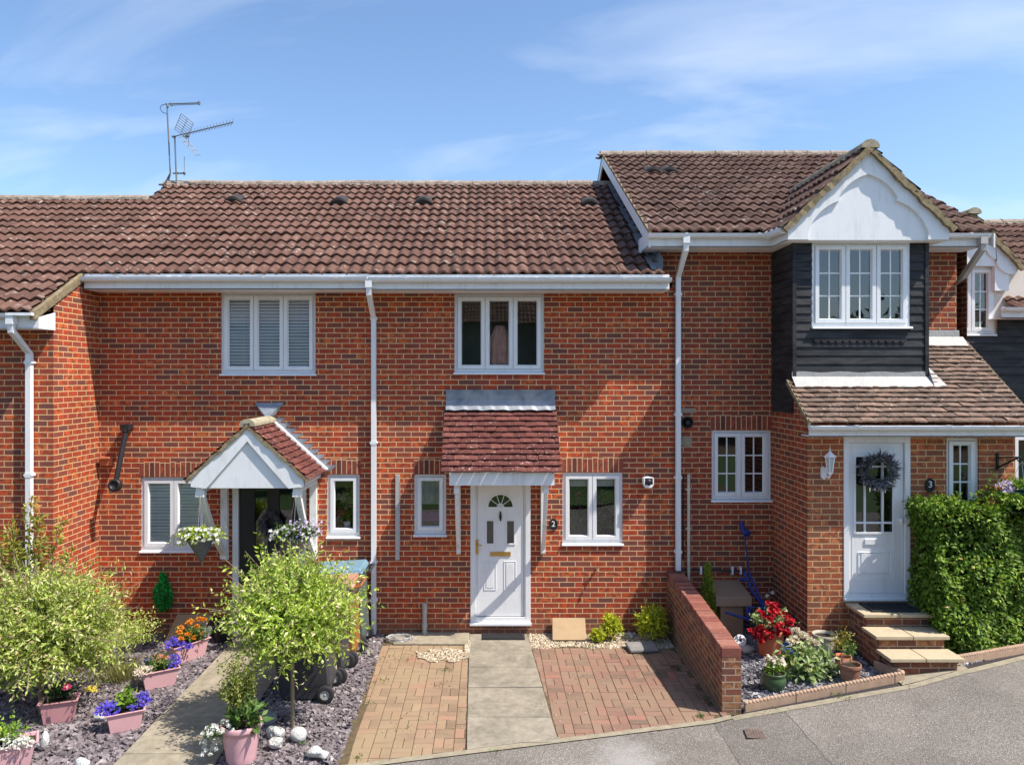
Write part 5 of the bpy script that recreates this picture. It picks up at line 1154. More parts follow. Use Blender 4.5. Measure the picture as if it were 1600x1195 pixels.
# ---- steps
st = thing('porch_steps', 'three brick steps with buff slab treads leading up to the right-hand white front door', 'steps', (5, 8.7, .3))
q = MB()
lv = [(4.62, 5.39, 9.24, .765), (4.60, 5.37, 8.93, .61), (4.63, 5.37, 8.66, .455)]
bd = MB(); yprev = 9.69
q.box(4.62, 5.39, 9.24, 9.69, .1, .775); q.box(4.61, 5.38, 8.93, 9.24, .1, .615); q.box(4.64, 5.37, 8.66, 8.93, .1, .455)
q.build('riser', 'lowbrick', st)
def tread(x0, x1, ya, yb, z, xm):
    q = MB(); 
    for a, b_ in ((x0, xm-.004), (xm+.004, x1)): q.box(a, b_, ya, yb, z-.042, z)
    q.build('tread', 'slab', st, bevel=.006)
tread(4.56, 5.44, 9.19, 9.68, .818, 5.0); tread(4.55, 5.42, 8.88, 9.235, .657, 4.99); tread(4.57, 5.42, 8.60, 8.925, .497, 4.98)
def mat_rug(x0, x1, ya, yb, z, name, label, style):
    t = thing(name, label, 'door mat', ((x0+x1)/2, ya, z)); q = MB()
    q.box(x0, x1, ya, yb, z, z+.012)
    if style == 'rib':
        y = ya+.02
        n = 22
        for k in range(n): a = x0+.015+(x1-x0-.03)*k/n; q.box(a, a+(x1-x0)/n*.55, ya+.015, yb-.015, z+.012, z+.02)
        q.build('mat', 'rubber', t)
    else:
        for k in range(9):
            a = x0+.06+(x1-x0-.12)*k/9
            for j in range(4):
                c = (a+.03, ya+.08+j*(yb-ya-.12)/4, z+.014); q.tube([(c[0]+.03*math.cos(u*.9+k), c[1]+.028*math.sin(u*.9+k), c[2]) for u in range(7)], .006, 5)
        for a, b_, c, d in ((x0, x1, ya, ya+.04), (x0, x1, yb-.04, yb), (x0, x0+.04, ya+.04, yb-.04), (x1-.04, x1, ya+.04, yb-.04)): q.box(a, b_, c, d, z+.012, z+.02)
        q.build('mat', 'rubber', t)
mat_rug(4.70, 5.30, 9.27, 9.60, .82, 'door_mat', 'black patterned rubber mat on the top slab of the porch steps', 'curl')
mat_rug(G(753, 997, .02)[0], G(820, 997, .02)[0], 10.60, 10.84, .016, 'door_mat', 'dark ribbed mat on the concrete path below the arched white door', 'rib')

# ================================================================== aerials on the ridge
def aer(px, py, D): return Vector((X(px, D), D, Z(py, D)))
D = 14.5; t = thing('tv_aerial', 'tall aerial mast with a plain horizontal arm at its top, leftmost on the ridge', 'aerial', tuple(aer(263, 288, D)))
q = MB(); q.tube([aer(263, 290, D), aer(266, 270, D), aer(261, 164, D)], .013, 6); q.build('mast', 'aerial', t)
q = MB(); q.tube([aer(258, 163, D), aer(313, 161, D)], .012, 6); q.tube([aer(266, 165, D), aer(313, 163, D)], .006, 6); q.tube([aer(311, 159, D), aer(311, 164, D)], .022, 8); q.tube([aer(261, 162, D), aer(263, 168, D)], .02, 6); q.tube([aer(268, 161, D), aer(268, 166, D)], .02, 6); q.build('arm', 'aerial', t)
q = MB(); q.tube([aer(259, 163, D), aer(252, 165, D), aer(250, 170, D), aer(254, 176, D), aer(261, 178, D)], .006, 5); q.tube([aer(261, 178, D), aer(266, 270, D)], .008, 5); q.build('cable', 'black', t)
q = MB(); q.tube([aer(266, 272, D), aer(255, 293, 14.3)], .018, 6); q.build('stay', 'black', t)
D = 14.35; t = thing('tv_aerial', 'television aerial with a mesh reflector and long toothed boom pointing right, on the ridge', 'aerial', tuple(aer(276, 288, D)))
q = MB(); q.tube([aer(276, 290, D), aer(273, 213, D)], .014, 6); q.build('mast', 'aerial', t)
q = MB(); A_, B_ = aer(270, 214, D), aer(374, 201, D)+Vector((0, -.35, 0)); q.tube([A_, B_], .010, 6); n = 16
for k in range(n):
    p = A_.lerp(B_, .22+.78*k/(n-1)); h = .055+.02*(k/n); d = Vector((.35, .15, 1)).normalized(); q.tube([p-d*h+Vector((-.03, 0, .0)), p, p+d*h*1.0+Vector((-.03, 0, 0))], .005, 4)
q.blob(tuple(aer(293, 213, D)), (.05, .03, .035), n=1); q.blob(tuple(aer(272, 214, D)), (.05, .03, .03), n=1); q.tube([aer(295, 214, D), aer(295, 228, D)], .006, 5); q.build('boom', 'aerial', t)
q = MB()
def par(o, u, v, nu, nv, r):
    for k in range(nu+1): q.tube([o+u*(k/nu), o+u*(k/nu)+v], r, 4)
    for k in range(nv+1): q.tube([o+v*(k/nv), o+v*(k/nv)+u], r, 4)
o_ = aer(273, 202, D); par(o_, aer(283, 178, D)-o_, aer(289, 214, D)-o_+Vector((0, .1, 0)), 7, 2, .006)
o_ = aer(279, 215, D); par(o_, aer(305, 243, D)-o_, Vector((.06, .12, .05)), 4, 2, .005); q.build('reflector', 'aerial', t)
D = 14.4; t = thing('tv_aerial', 'short radio aerial with small thin whips low on the ridge beside the mast', 'aerial', tuple(aer(285, 288, D)))
q = MB(); q.tube([aer(270, 271, D), aer(290, 271, D)], .014, 6); q.tube([aer(288, 245, D), aer(288, 275, D)], .006, 5); q.tube([aer(276, 268, D), aer(276, 289, D)], .012, 5); q.blob(tuple(aer(276, 271, D)), (.035, .03, .03), n=1); q.blob(tuple(aer(288, 271, D)), (.03, .03, .04), n=1); q.build('arm', 'aerial', t)

# ================================================================== things fixed to the walls
t = thing('washing_line', 'dark telescopic clothes line pole with a round reel, folded against the brick near the corner', 'clothes line', (X(180), 10.8, Z(760)))
A_, B_ = Vector((X(198, 10.8), 10.8, Z(668, 10.8))), Vector((X(180, 10.55), 10.55, Z(758, 10.55)))
q = MB(); q.tube([A_, B_], .036, 10); q.box(A_.x-.07, A_.x+.05, 10.74, YW, A_.z-.03, A_.z+.05); q.tube([A_+Vector((0, 0, .02)), A_+(B_-A_)*.08], .05, 10); q.build('pole', 'black', t)
q = MB(); st_ = len(q.v); q.lathe([(0, -.07), (.06, -.065), (.088, -.03), (.09, .03), (.06, .055), (.055, .03), (0, .03)], (0, 0, 0), 20); q.xf(Matrix.Translation(B_) @ Matrix.Rotation(R(-70), 4, 'X') @ Matrix.Rotation(R(180), 4, 'X') if 0 else Matrix.Translation(B_) @ Matrix.Rotation(R(80), 4, 'X'), st_); q.build('reel', 'black', t, smooth=True)
q = MB(); q.box(X(159), X(177), YW-.05, YW, Z(727), Z(713)); q.box(X(159)-.0, X(175), YW-.10, YW-.05, Z(716), Z(713)); tag(q.build('red_bracket', 'terra', bevel=.003), 'small terracotta red bracket box on the brick behind the clothes line pole', 'bracket')
q = MB(); q.box(X(618), X(624.5), YW-.03, YW, Z(874), Z(741)); q.tube([(X(625), YW-.03, Z(752)), (X(625), YW-.03, Z(860))], .006, 5); tag(q.build('wall_batten', 'pipegrey', bevel=.004), 'thin grey vertical batten on the brick between the downpipe and the small curtained window', 'batten')
t = thing('soil_pipe', 'short grey capped pipe rising from the ground against the brick left of the central path', 'pipe', (X(664), 10.85, 0))
q = MB(); px_ = X(664); q.tube([(px_, 10.84, 0), (px_, 10.84, Z(943))], .034, 12); q.tube([(px_, 10.84, Z(978)), (px_, 10.84, Z(972))], .042, 12); q.lathe([(.036, 0), (.038, .02), (.028, .04), (0, .05)], (px_, 10.84, Z(945)), 14); q.tube([(px_, 10.84, Z(985)), (px_, 10.84, Z(992))], .045, 12); q.build('pipe', 'pipegrey', t, smooth=False)
def plaque(px, py, D, txt, label, frame=True):
    x, z, y = X(px, D), Z(py, D), D-.012
    t = thing('number_plaque', label, 'house number', (x, y, z)); q = MB(); n = 24
    rx, rz = .062, .088
    o = [(x+rx*math.cos(2*math.pi*k/n), y, z+rz*math.sin(2*math.pi*k/n)) for k in range(n)]; q.prism(o, (0, .012, 0))
    if frame:
        q.tube([(x+(rx-.006)*math.cos(2*math.pi*k/n), y-.002, z+(rz-.006)*math.sin(2*math.pi*k/n)) for k in range(n+1)], .006, 6)
    q.build('plate', 'black', t, fix=True); add_text(txt, .115, x, y-.004, z+.006, 'number', t)
plaque(864.5, 819, YW, '2', 'oval black house number plaque reading 2, right of the central white door')
plaque(1452.5, 757.5, 9.69, '3', 'oval black house number plaque reading 3, on the porch wall beside the hedge')
t = thing('security_camera', 'white wall camera with a dark round lens on the brick right of the central window', 'security camera', (X(1010), 10.8, Z(750)))
cx_, cz_ = X(1010.5), Z(751)
q = MB(); q.tube([(cx_, YW, cz_+.03), (cx_, YW-.06, cz_+.03)], .045, 14); q.box(cx_-.075, cx_-.055, YW-.14, YW-.03, cz_-.04, cz_+.06); q.box(cx_+.055, cx_+.075, YW-.14, YW-.03, cz_-.04, cz_+.06); q.box(cx_-.055, cx_+.055, YW-.12, YW-.03, cz_+.05, cz_+.065)
q.prism([(cx_-.075, YW-.14, cz_-.04), (cx_-.045, YW-.14, cz_-.085), (cx_+.045, YW-.14, cz_-.085), (cx_+.075, YW-.14, cz_-.04)], (0, .1, 0)); q.build('housing', 'whiteplastic', t, bevel=.006, fix=True)
q = MB(); q.blob((cx_, YW-.12, cz_), (.052, .05, .052), n=3, amp=0); q.build('lens_ball', 'black', t, smooth=True)
t = thing('garden_tap', 'small brass tap sticking out of the brick below the central two-pane window', 'tap', (X(932), 10.85, Z(888)))
q = MB(); a = X(932); zz = Z(888); q.tube([(a, YW, zz), (a, YW-.09, zz)], .014, 8); q.tube([(a, YW-.08, zz), (a, YW-.11, zz-.02), (a, YW-.11, zz-.07)], .012, 8); q.box(a-.035, a+.035, YW-.075, YW-.06, zz+.035, zz+.045); q.tube([(a, YW-.067, zz), (a, YW-.067, zz+.04)], .007, 6); q.build('tap', 'terraold', t)
q = MB(); q.box(X(915), X(935), YW-.02, YW, Z(920), Z(917)); 
# vents and pipes on house three
t = thing('flue_vent', 'round black vent cowl on the brick right of the tall white downpipe', 'vent', (X(1073), 10.85, Z(660)))
vx_, vz_ = X(1073.5), Z(660); q = MB(); s_ = len(q.v); q.lathe([(0, .0), (.05, .0), (.06, .04), (.075, .05), (.085, .03), (.085, 0)], (0, 0, 0), 24); q.lathe([(.0, .02), (.035, .02), (.04, .06), (.03, .07), (0, .07)], (0, 0, 0), 16); q.xf(Matrix.Translation((vx_, YW, vz_)) @ Matrix.Rotation(R(90), 4, 'X'), s_); q.build('cowl', 'black', t)
q = MB(); q.box(X(1063), X(1087), YW-.004, YW+.01, Z(645), Z(638)); tag(q.build('mortar_patch', 'kerb', bevel=.003), 'thin grey cement patch just above the round black vent', 'cement patch')
q = MB(); n = 14; q.prism([(X(1073)+.085*math.cos(2*math.pi*k/n)*(1+.12*math.sin(k*2.7)), YW-.005, Z(690)+.085*math.sin(2*math.pi*k/n)*(1+.12*math.sin(k*1.9))) for k in range(n)], (0, .012, 0)); tag(q.build('mortar_patch', 'kerb', fix=True), 'round grey cement patch just below the round black vent', 'cement patch')
t = thing('waste_pipe', 'cream vertical pipe with clips on the brick right of the tall downpipe', 'pipe', (X(1075), 10.85, 0))
q = MB(); q.tube([(X(1075), YW-.035, -.05), (X(1075), YW-.035, Z(740))], .022, 10); [q.box(X(1075)-.04, X(1075)+.03, YW-.05, YW, Z(p)-.01, Z(p)+.01) for p in (764, 825)]; q.build('pipe', 'pipecream', t)
t = thing('water_pipe', 'dark hose pipe running down and along the brick behind the garden wall with white clips', 'pipe', (X(1120), 10.85, Z(890)))
q = MB(); q.tube([(X(1067), YW-.02, Z(742)), (X(1067), YW-.02, Z(872))], .010, 6); q.tube([(X(1062), YW-.03, Z(889)), (X(1100), YW-.03, Z(889)), (X(1140), YW-.03, Z(891)), (X(1163), YW-.04, Z(890))], .013, 8); q.build('hose', 'black', t)
q = MB(); [q.box(X(p)-.012, X(p)+.012, YW-.055, YW, Z(896), Z(884)) for p in (1094, 1143, 1156)]; q.build('clip', 'whiteplastic', t)
# wall lantern
t = thing('wall_lantern', 'white coach lantern on the brick left of the porch door', 'wall light', (X(1297, 9.6), 9.6, Z(725, 9.6)))
lx, ly = X(1297, 9.58), 9.58; q = MB()
q.lathe([(.0, .125), (.006, .12), (.006, .085), (.018, .08), (.02, .065), (.035, .055), (.075, .022), (.082, .015), (.08, .008), (.06, .005)], (lx, ly, Z(715, 9.58)), 6)
q.lathe([(.032, 0), (.034, -.015), (.015, -.04), (0, -.045)], (lx, ly, Z(738, 9.58)+.005), 6); zl_, zh_ = Z(738, 9.58), Z(715, 9.58)
for k in range(6): a = math.pi*k/3; q.tube([(lx+.033*math.cos(a), ly+.033*math.sin(a), zl_), (lx+.06*math.cos(a), ly+.06*math.sin(a), zh_+.01)], .006, 5)
q.tube([(lx-.0, ly, zl_-.03), (lx-.0, ly+.03, zl_-.07), (lx-.01, 9.66, zl_-.06)], .013, 8); q.build('lantern_frame', 'whiteplastic', t)
q = MB(); q.lathe([(.030, zl_-.0), (.055, zh_)], (lx, ly, 0), 6); q.build('lantern_glass', 'lampglass', t)
q = MB(); q.prism([(lx-.075, 9.665, Z(745, 9.69)), (lx-.075, 9.665, Z(732, 9.69)), (lx-.055, 9.665, Z(728, 9.69)), (lx-.01, 9.665, Z(730, 9.69)), (lx+.0, 9.665, Z(744, 9.69)), (lx-.035, 9.665, Z(749, 9.69))], (0, .025, 0)); q.build('wall_plate', 'whiteplastic', t, fix=True)
# wreaths
def wreath(px, py, D, r, mat, label, seed, n=900, L=.10):
    t = thing('door_wreath', label, 'wreath', (X(px, D), D-.06, Z(py, D))); rs = np.random.RandomState(seed); c = np.array([X(px, D), D-.05, Z(py, D)]); P = []; Dd = []
    for _ in range(n):
        a = rs.uniform(0, 2*np.pi); rr_ = r*.72+rs.normal()*r*.10; p = c+np.array([math.cos(a)*rr_, rs.normal()*.02, math.sin(a)*rr_]); P.append(p)
        o = np.array([math.cos(a), -.5, math.sin(a)]); tg = np.array([-math.sin(a), 0, math.cos(a)]); Dd.append(o*rs.uniform(-.1, .9)+tg*rs.normal()*.9+rs.normal(size=3)*.3)
    leaves('foliage', P, Dd, L, L*.16 if L > .08 else L*.4, mat, t, seed)
    q = MB(); q.tube([(c[0]+math.cos(a)*r*.7, c[1]+.01, c[2]+math.sin(a)*r*.7) for a in np.linspace(0, 2*math.pi, 25)], .018, 6); q.build('ring', 'stem', t); return t
wreath(1370, 736, 9.66, .225, 'wreathgrey', 'large grey-blue leafy wreath on the right-hand white door', 3, 750, .12)
wreath(424, 817, YW-.0, .155, 'wreathdark', 'charcoal leafy wreath on the black front door behind the hanging baskets', 4, 900, .06)
# green ruffled netting on the wall
t = thing('hanging_ornament', 'bright green ruffled fish-shaped ornament hanging on the brick left of the black door', 'ornament', (X(256), 10.85, Z(920)))
rs = np.random.RandomState(8); P = []; Dd = []
for _ in range(700):
    v_ = rs.rand(); zz = Z(895)-v_*(Z(895)-Z(951)); wv = .028+.10*max(0, math.sin(min(1, max(0, (v_-.22)/.78))*math.pi))**.6*(v_ > .22)
    a = rs.uniform(-1, 1); P.append((X(257)+a*wv, YW-.03-.05*(1-a*a)*rs.rand(), zz)); Dd.append((a*1.4+rs.normal()*.5, -.6, rs.normal()*.7-.1))
leaves('ruffle', P, Dd, .05, .035, 'greenleaf', t, 5)
q = MB(); q.tube([(X(256), YW-.02, Z(888)), (X(256), YW-.03, Z(950))], .008, 6); q.build('cord', 'greenfoil', t)

# ================================================================== hanging baskets
def cone_basket(px, pyrim, D, label, seed, purple):
    x, z = X(px, D), Z(pyrim, D); t = thing('hanging_basket', label, 'hanging basket', (x, D, z-.3), group='cone baskets hung from the porch canopy'); q = MB()
    q.lathe([(0, -.32), (.02, -.29), (.185, 0), (.193, .002), (.193, .018), (.18, .018), (.175, 0), (.03, -.24)], (x, D, z), 20); q.build('cone', 'zinc', t)
    q = MB(); q.lathe([(0, -.0), (.15, 0)], (x, D, z), 16); q.build('soil', 'soil', t)
    q = MB(); [q.tube([(x+.15*math.cos(a), D+.15*math.sin(a), z), (x, D, zb+.0)], .002, 4) for a in (.5, 2.6, 4.7)]; q.build('chain', 'chrome', t)
    P, Dd, T, _ = ball_shoots((x, D, z+.05), (.33, .24, .15), 230, 10, seed, .1, .05, r0=.2, zmin=-.25); leaves('foliage', P, Dd, .04, .022, 'basketlime' if not purple else 'midgreen', t, seed)
    rs = np.random.RandomState(seed); pts = [(x+rs.uniform(-.29, .29), D+rs.uniform(-.22, .0), z+.04+rs.uniform(-.06, .13)) for _ in range(90)]
    if purple: pts = [p for p in pts if p[0] < x-.02 or rs.rand() < .3]
    pts = [(p[0], p[1], p[2]) for p in pts]; flowers('white_flowers', pts, .030, 'pwhite', t, seed, 6)
    if purple:
        pts = [(x+rs.uniform(-.08, .34), D+rs.uniform(-.22, .06), z+.06+rs.uniform(-.06, .18)) for _ in range(120)]; flowers('lilac_flowers', pts, .022, 'plilac', t, seed+1, 5)
    return t
cone_basket(314.5, 842, 9.93, 'zinc cone hanging basket of white flowers in front of the blinds window, left of two', 31, False)
cone_basket(463, 840, 9.93, 'zinc cone hanging basket of white and lilac flowers in front of the black door', 32, True)
# bowl basket at the right edge
t = thing('hanging_basket', 'dark green bowl hanging basket on a black bracket at the right edge above the hedge', 'hanging basket', (6.62, 9.40, 2.1))
x, y, z = 6.64, 9.38, Z(770, 9.38); q = MB(); q.lathe([(0, -.17), (.10, -.16), (.15, -.12), (.185, 0), (.20, .0), (.20, .015), (.18, .015)], (x, y, z), 24); q.build('bowl', 'basketgreen', t)
q = MB(); q.box(6.50, 6.525, 9.66, 9.69, Z(734, 9.68), Z(707, 9.68)); q.tube([(6.51, 9.68, Z(731, 9.68)), (6.56, 9.52, Z(722, 9.5)), (6.60, 9.40, Z(714, 9.4)), (6.63, 9.37, Z(716, 9.37)), (6.60, 9.39, Z(722, 9.37))], .012, 6); q.tube([(6.51, 9.68, Z(715, 9.68)), (6.59, 9.42, Z(714, 9.42))], .009, 6); q.tube([(6.60+.03*math.cos(a), 9.39, Z(717, 9.4)+.03*math.sin(a)) for a in np.linspace(0, 6.28, 12)], .007, 5); q.build('bracket', 'black', t)
q = MB(); [q.tube([(x+.18*math.cos(a), y+.18*math.sin(a), z), (6.62, 9.385, Z(718, 9.38))], .003, 4) for a in (0, 2.1, 4.2)]; q.build('chain', 'chrome', t)
P, Dd, T, _ = ball_shoots((x, y, z+.06), (.2, .18, .09), 90, 8, 5, .3, r0=.2, zmin=0); leaves('foliage', P, Dd, .04, .02, 'brightgreen', t, 3)
rs = np.random.RandomState(3); flowers('lilac_flowers', [(x-.2+rs.uniform(-.1, .08), y+rs.uniform(-.1, .1), z+.05+rs.uniform(-.05, .09)) for _ in range(40)], .03, 'plilac', t, 2, 5)

# ================================================================== wheelie bins
def bin_(yc, xw, body, lidm, label, seed, lid_open=0, lblv=False, h=1.0):
    """wheelie bin, wheels towards +x; xw = x of the axle, yc = centre across"""
    t = thing('wheelie_bin', label, 'wheelie bin', (xw-.3, yc, 0), group='wheelie bins lined up on the slate'); q = MB(); w0, w1 = .20, .275
    bx0, bx1, tx0, tx1 = xw-.53, xw-.02, xw-.66, xw+.06; n = 1
    def ring(x0, x1, w, z, c=.03): return [(x0+c, yc-w, z), (x1-c, yc-w, z), (x1, yc-w+c, z), (x1, yc+w-c, z), (x1-c, yc+w, z), (x0+c, yc+w, z), (x0, yc+w-c, z), (x0, yc-w+c, z)]
    rings = [ring(bx0, xw+.0, w0, .03), ring(bx0-.005, xw+.02, w0+.004, .10), ring(bx0-.02, xw+.03, w0+.010, .16), ring(bx0-.03, xw+.05, w0+.016, .20), ring(tx0+.02, tx1-.05, w1-.01, h-.10), ring(tx0+.005, tx1-.03, w1+.0, h-.095), ring(tx0, tx1-.02, w1+.004, h)]
    vs = [p for r in rings for p in r]; fs = [(i*8+k, i*8+(k+1) % 8, (i+1)*8+(k+1) % 8, (i+1)*8+k) for i in range(len(rings)-1) for k in range(8)]; fs += [tuple(range(8))[::-1]]
    q.add(vs, fs); q.build('body', body, t, bevel=.008, fix=True)
    q = MB(); q.add([(tx0-.02, yc-w1-.015, h+.0), (tx1-.02, yc-w1-.015, h), (tx1-.02, yc+w1+.015, h), (tx0-.02, yc+w1+.015, h), (tx0+.0, yc-w1+.01, h+.035), (tx1-.06, yc-w1+.01, h+.075), (tx1-.06, yc+w1-.01, h+.075), (tx0+.0, yc+w1-.01, h+.035)], [(0, 3, 2, 1), (4, 5, 6, 7), (0, 1, 5, 4), (1, 2, 6, 5), (2, 3, 7, 6), (3, 0, 4, 7)])
    lid = q.build('lid', lidm, t, bevel=.015)
    q = MB(); q.tube([(tx1-.04, yc-.20, h-.0), (tx1+.06, yc-.20, h+.02), (tx1+.06, yc+.20, h+.02), (tx1-.04, yc+.20, h-.0)], .016, 8); q.build('handle', 'blackbin' if body == 'bingrey' else body, t)
    for sd in (-1, 1):
        q = MB(); c = (xw, yc+sd*.245, .10); s_ = len(q.v); q.lathe([(.055, -.022), (.09, -.025), (.102, -.016), (.104, 0), (.102, .016), (.09, .025), (.055, .022)], (0, 0, 0), 28); q.xf(Matrix.Translation(c) @ Matrix.Rotation(R(90), 4, 'X'), s_); wh = q.build('wheel', 'rubber', t, smooth=True)
        q = MB(); s_ = len(q.v); q.lathe([(0, -.018), (.018, -.02), (.02, -.008), (.05, -.004), (.056, -.012), (.058, .012), (.02, .01), (0, .018)], (0, 0, 0), 24)
        for k in range(5): a = 2*math.pi*k/5; q.box(-.007, .007, .018, .054, -.016, .0); q.xf(Matrix.Rotation(a, 4, 'Z'), len(q.v)-8)
        q.xf(Matrix.Translation(c) @ Matrix.Rotation(R(90), 4, 'X'), s_); q.build('hub', 'pipegrey', wh)
    q = MB(); q.tube([(xw, yc-.25, .10), (xw, yc+.25, .10)], .012, 8); q.build('axle', 'blackbin', t)
    if lblv:
        q = MB(); q.prism([(tx0+.35, yc-w1-.006, h-.28), (tx0+.47, yc-w1-.006, h-.28), (tx0+.47, yc-w1-.010, h-.14), (tx0+.35, yc-w1-.010, h-.14)], (0, .004, 0)); q.build('sticker', 'pwhite', t, fix=True)
    return t
bin_(8.82, -1.88, 'blackbin', 'blackbin', 'black wheelie bin nearest the road, half behind the willow crown', 1)
bin_(9.36, -1.83, 'blackbin', 'blackbin', 'second black wheelie bin, between the nearest bin and the orange one', 2)
bin_(9.90, -1.79, 'orange', 'binlid', 'orange wheelie bin with a faded orange lid', 3, lblv=True)
bin_(10.45, -1.76, 'bingrey', 'binblue', 'grey-green wheelie bin with a pale blue lid, farthest by the wall', 4, h=1.05)

# ================================================================== planters, pots and plants
def trough(name, label, cx_, cy_, L, yaw, mat, h=.19, w=.19, z=0, group=None):
    t = thing(name, label, 'planter', (cx_, cy_, z), group=group); mtx = Matrix.Translation((cx_, cy_, z)) @ Matrix.Rotation(yaw, 4, 'Z')
    q = MB(); l0, w0 = L*.38, w*.34; l1, w1 = L*.5, w*.5
    rg = lambda a, b_, zz: [(-a, -b_, zz), (a, -b_, zz), (a, b_, zz), (-a, b_, zz)]
    rings = [rg(l0, w0, 0), rg(l0*1.03, w0*1.05, .01), rg(l1*.93, w1*.9, h-.045), rg(l1*.97, w1*.95, h-.042), rg(l1*.985, w1*.97, h-.014), rg(l1+.012, w1+.012, h-.012), rg(l1+.014, w1+.014, h), rg(l1-.006, w1-.006, h), rg(l1*.88, w1*.84, h-.06)]
    vs = [p for r in rings for p in r]; fs = [(i*4+k, i*4+(k+1) % 4, (i+1)*4+(k+1) % 4, (i+1)*4+k) for i in range(len(rings)-1) for k in range(4)]+[(3, 2, 1, 0)]
    q.add(vs, fs); q.xf(mtx); q.build('planter', mat, t, bevel=.004, fix=True)
    q = MB(); q.poly(rg(l1*.92, w1*.9, h-.03)); q.xf(mtx); q.build('soil', 'soil', t)
    return t, mtx, h
def local_ball(mtx, c, rad, n, per, seed, up=.5, r0=.1, zmin=-.1, droop=0):
    P, D_, T, _ = ball_shoots((0, 0, 0), rad, n, per, seed, up, droop, r0=r0, zmin=zmin); c = mtx @ Vector(c); return P+np.array(c), D_
def pts_in(mtx, c, rad, n, seed):
    rs = np.random.RandomState(seed); c = np.array(mtx @ Vector(c)); d = nrm(rs.normal(size=(n, 3))); d[:, 2] = np.abs(d[:, 2]); return (c+d*np.array(rad)*rs.uniform(.6, 1.05, (n, 1))).tolist()
# A marigold trough
t, mt, h = trough('flower_trough', 'pink trough of orange marigolds and blue lobelia nearest the house wall', -3.99, 9.92, .52, R(55), 'pink', .24, .24, group='pink troughs along the left path')
P, D_ = local_ball(mt, (.06, 0, h), (.24, .15, .14), 70, 10, 1); leaves('foliage', P, D_, .05, .02, 'midgreen', t, 1)
P, D_ = local_ball(mt, (.25, -.02, h+.01), (.12, .12, .12), 30, 8, 2); leaves('silver_foliage', P, D_, .05, .016, 'silver', t, 2)
rs = np.random.RandomState(4); pomp('orange_flowers', [tuple(mt @ Vector((a, b_, h+c_))) for a, b_, c_ in [(-.12, .0, .14), (-.02, -.05, .10), (.05, .05, .20), (.12, -.03, .15), (.2, .04, .22), (.02, -.09, .05), (.1, .08, .21), (-.06, .06, .17), (.24, .0, .21), (-.14, -.07, .07), (.14, -.08, .07)]], .048, 'porange', t, 4, 90)
flowers('blue_flowers', pts_in(mt, (-.22, -.04, h-.02), (.13, .15, .14), 110, 5)+pts_in(mt, (-.1, -.12, h-.04), (.10, .06, .08), 50, 6), .02, 'pblue', t, 5, 5)
# B second
t, mt, h = trough('flower_trough', 'pink trough of white, salmon and blue flowers, second along the left path', -3.98, 9.06, .42, R(33), 'pink', .22, .22, group='pink troughs along the left path')
P, D_ = local_ball(mt, (.0, 0, h), (.20, .12, .13), 60, 9, 11); leaves('foliage', P, D_, .04, .02, 'midgreen', t, 11)
flowers('white_flowers', pts_in(mt, (-.17, -.04, h-.02), (.13, .12, .09), 140, 12), .014, 'pcream', t, 12, 5); flowers('blue_flowers', pts_in(mt, (.16, .0, h+.0), (.11, .10, .12), 100, 13)+pts_in(mt, (-.1, .12, h+.05), (.05, .05, .06), 30, 14), .018, 'pblue', t, 13, 5)
flowers('salmon_flowers', pts_in(mt, (.02, .05, h+.04), (.12, .06, .10), 36, 15), .028, 'psalmon', t, 15, 6)
# C third
t, mt, h = trough('flower_trough', 'pink trough of blue flowers round a leafy green plant beside the left path', -3.86, 7.96, .36, R(28), 'pink', .21, .21, group='pink troughs along the left path')
P, D_ = local_ball(mt, (.0, .03, h), (.12, .1, .18), 26, 6, 21, .6); leaves('foliage', P, D_, .075, .04, 'brightgreen', t, 21)
flowers('blue_flowers', pts_in(mt, (-.16, .0, h-.01), (.13, .10, .12), 150, 22)+pts_in(mt, (.17, .03, h), (.09, .10, .14), 110, 23)+pts_in(mt, (.05, -.08, h), (.04, .03, .07), 20, 24), .019, 'pblue', t, 22, 5)
# D under the willow
t, mt, h = trough('flower_trough', 'dusky pink trough shaded under the big willow bush', -4.66, 8.15, .36, R(20), 'pinkd', .24, .22, group='pink troughs along the left path')
P, D_ = local_ball(mt, (.0, .03, h), (.17, .11, .14), 40, 8, 25, .6); leaves('foliage', P, D_, .05, .022, 'darkgreen', t, 25); flowers('magenta_flowers', pts_in(mt, (.08, -.02, h+.10), (.04, .04, .05), 6, 26), .03, 'pmagenta', t, 26, 6, 2)
flowers('yellow_flowers', pts_in(mt, (.30, .0, h+.02), (.05, .04, .07), 8, 27), .03, 'pyellow', t, 27, 6, 2)
# E bottom-left corner
t, mt, h = trough('flower_trough', 'pink trough of white alyssum and pale yellow flowers cut off at the bottom left corner', -4.62, 7.14, .56, R(30), 'pink', .25, .24, group='pink troughs along the left path')
P, D_ = local_ball(mt, (-.02, .03, h), (.27, .12, .14), 80, 8, 35, .5); leaves('foliage', P, D_, .045, .026, 'brightgreen', t, 35)
flowers('white_flowers', pts_in(mt, (.0, -.05, h-.0), (.30, .11, .09), 420, 36), .014, 'pwhite', t, 36, 5); flowers('pale_flowers', pts_in(mt, (-.08, .03, h+.08), (.14, .08, .08), 9, 37), .032, 'pyellow', t, 37, 8, 2)
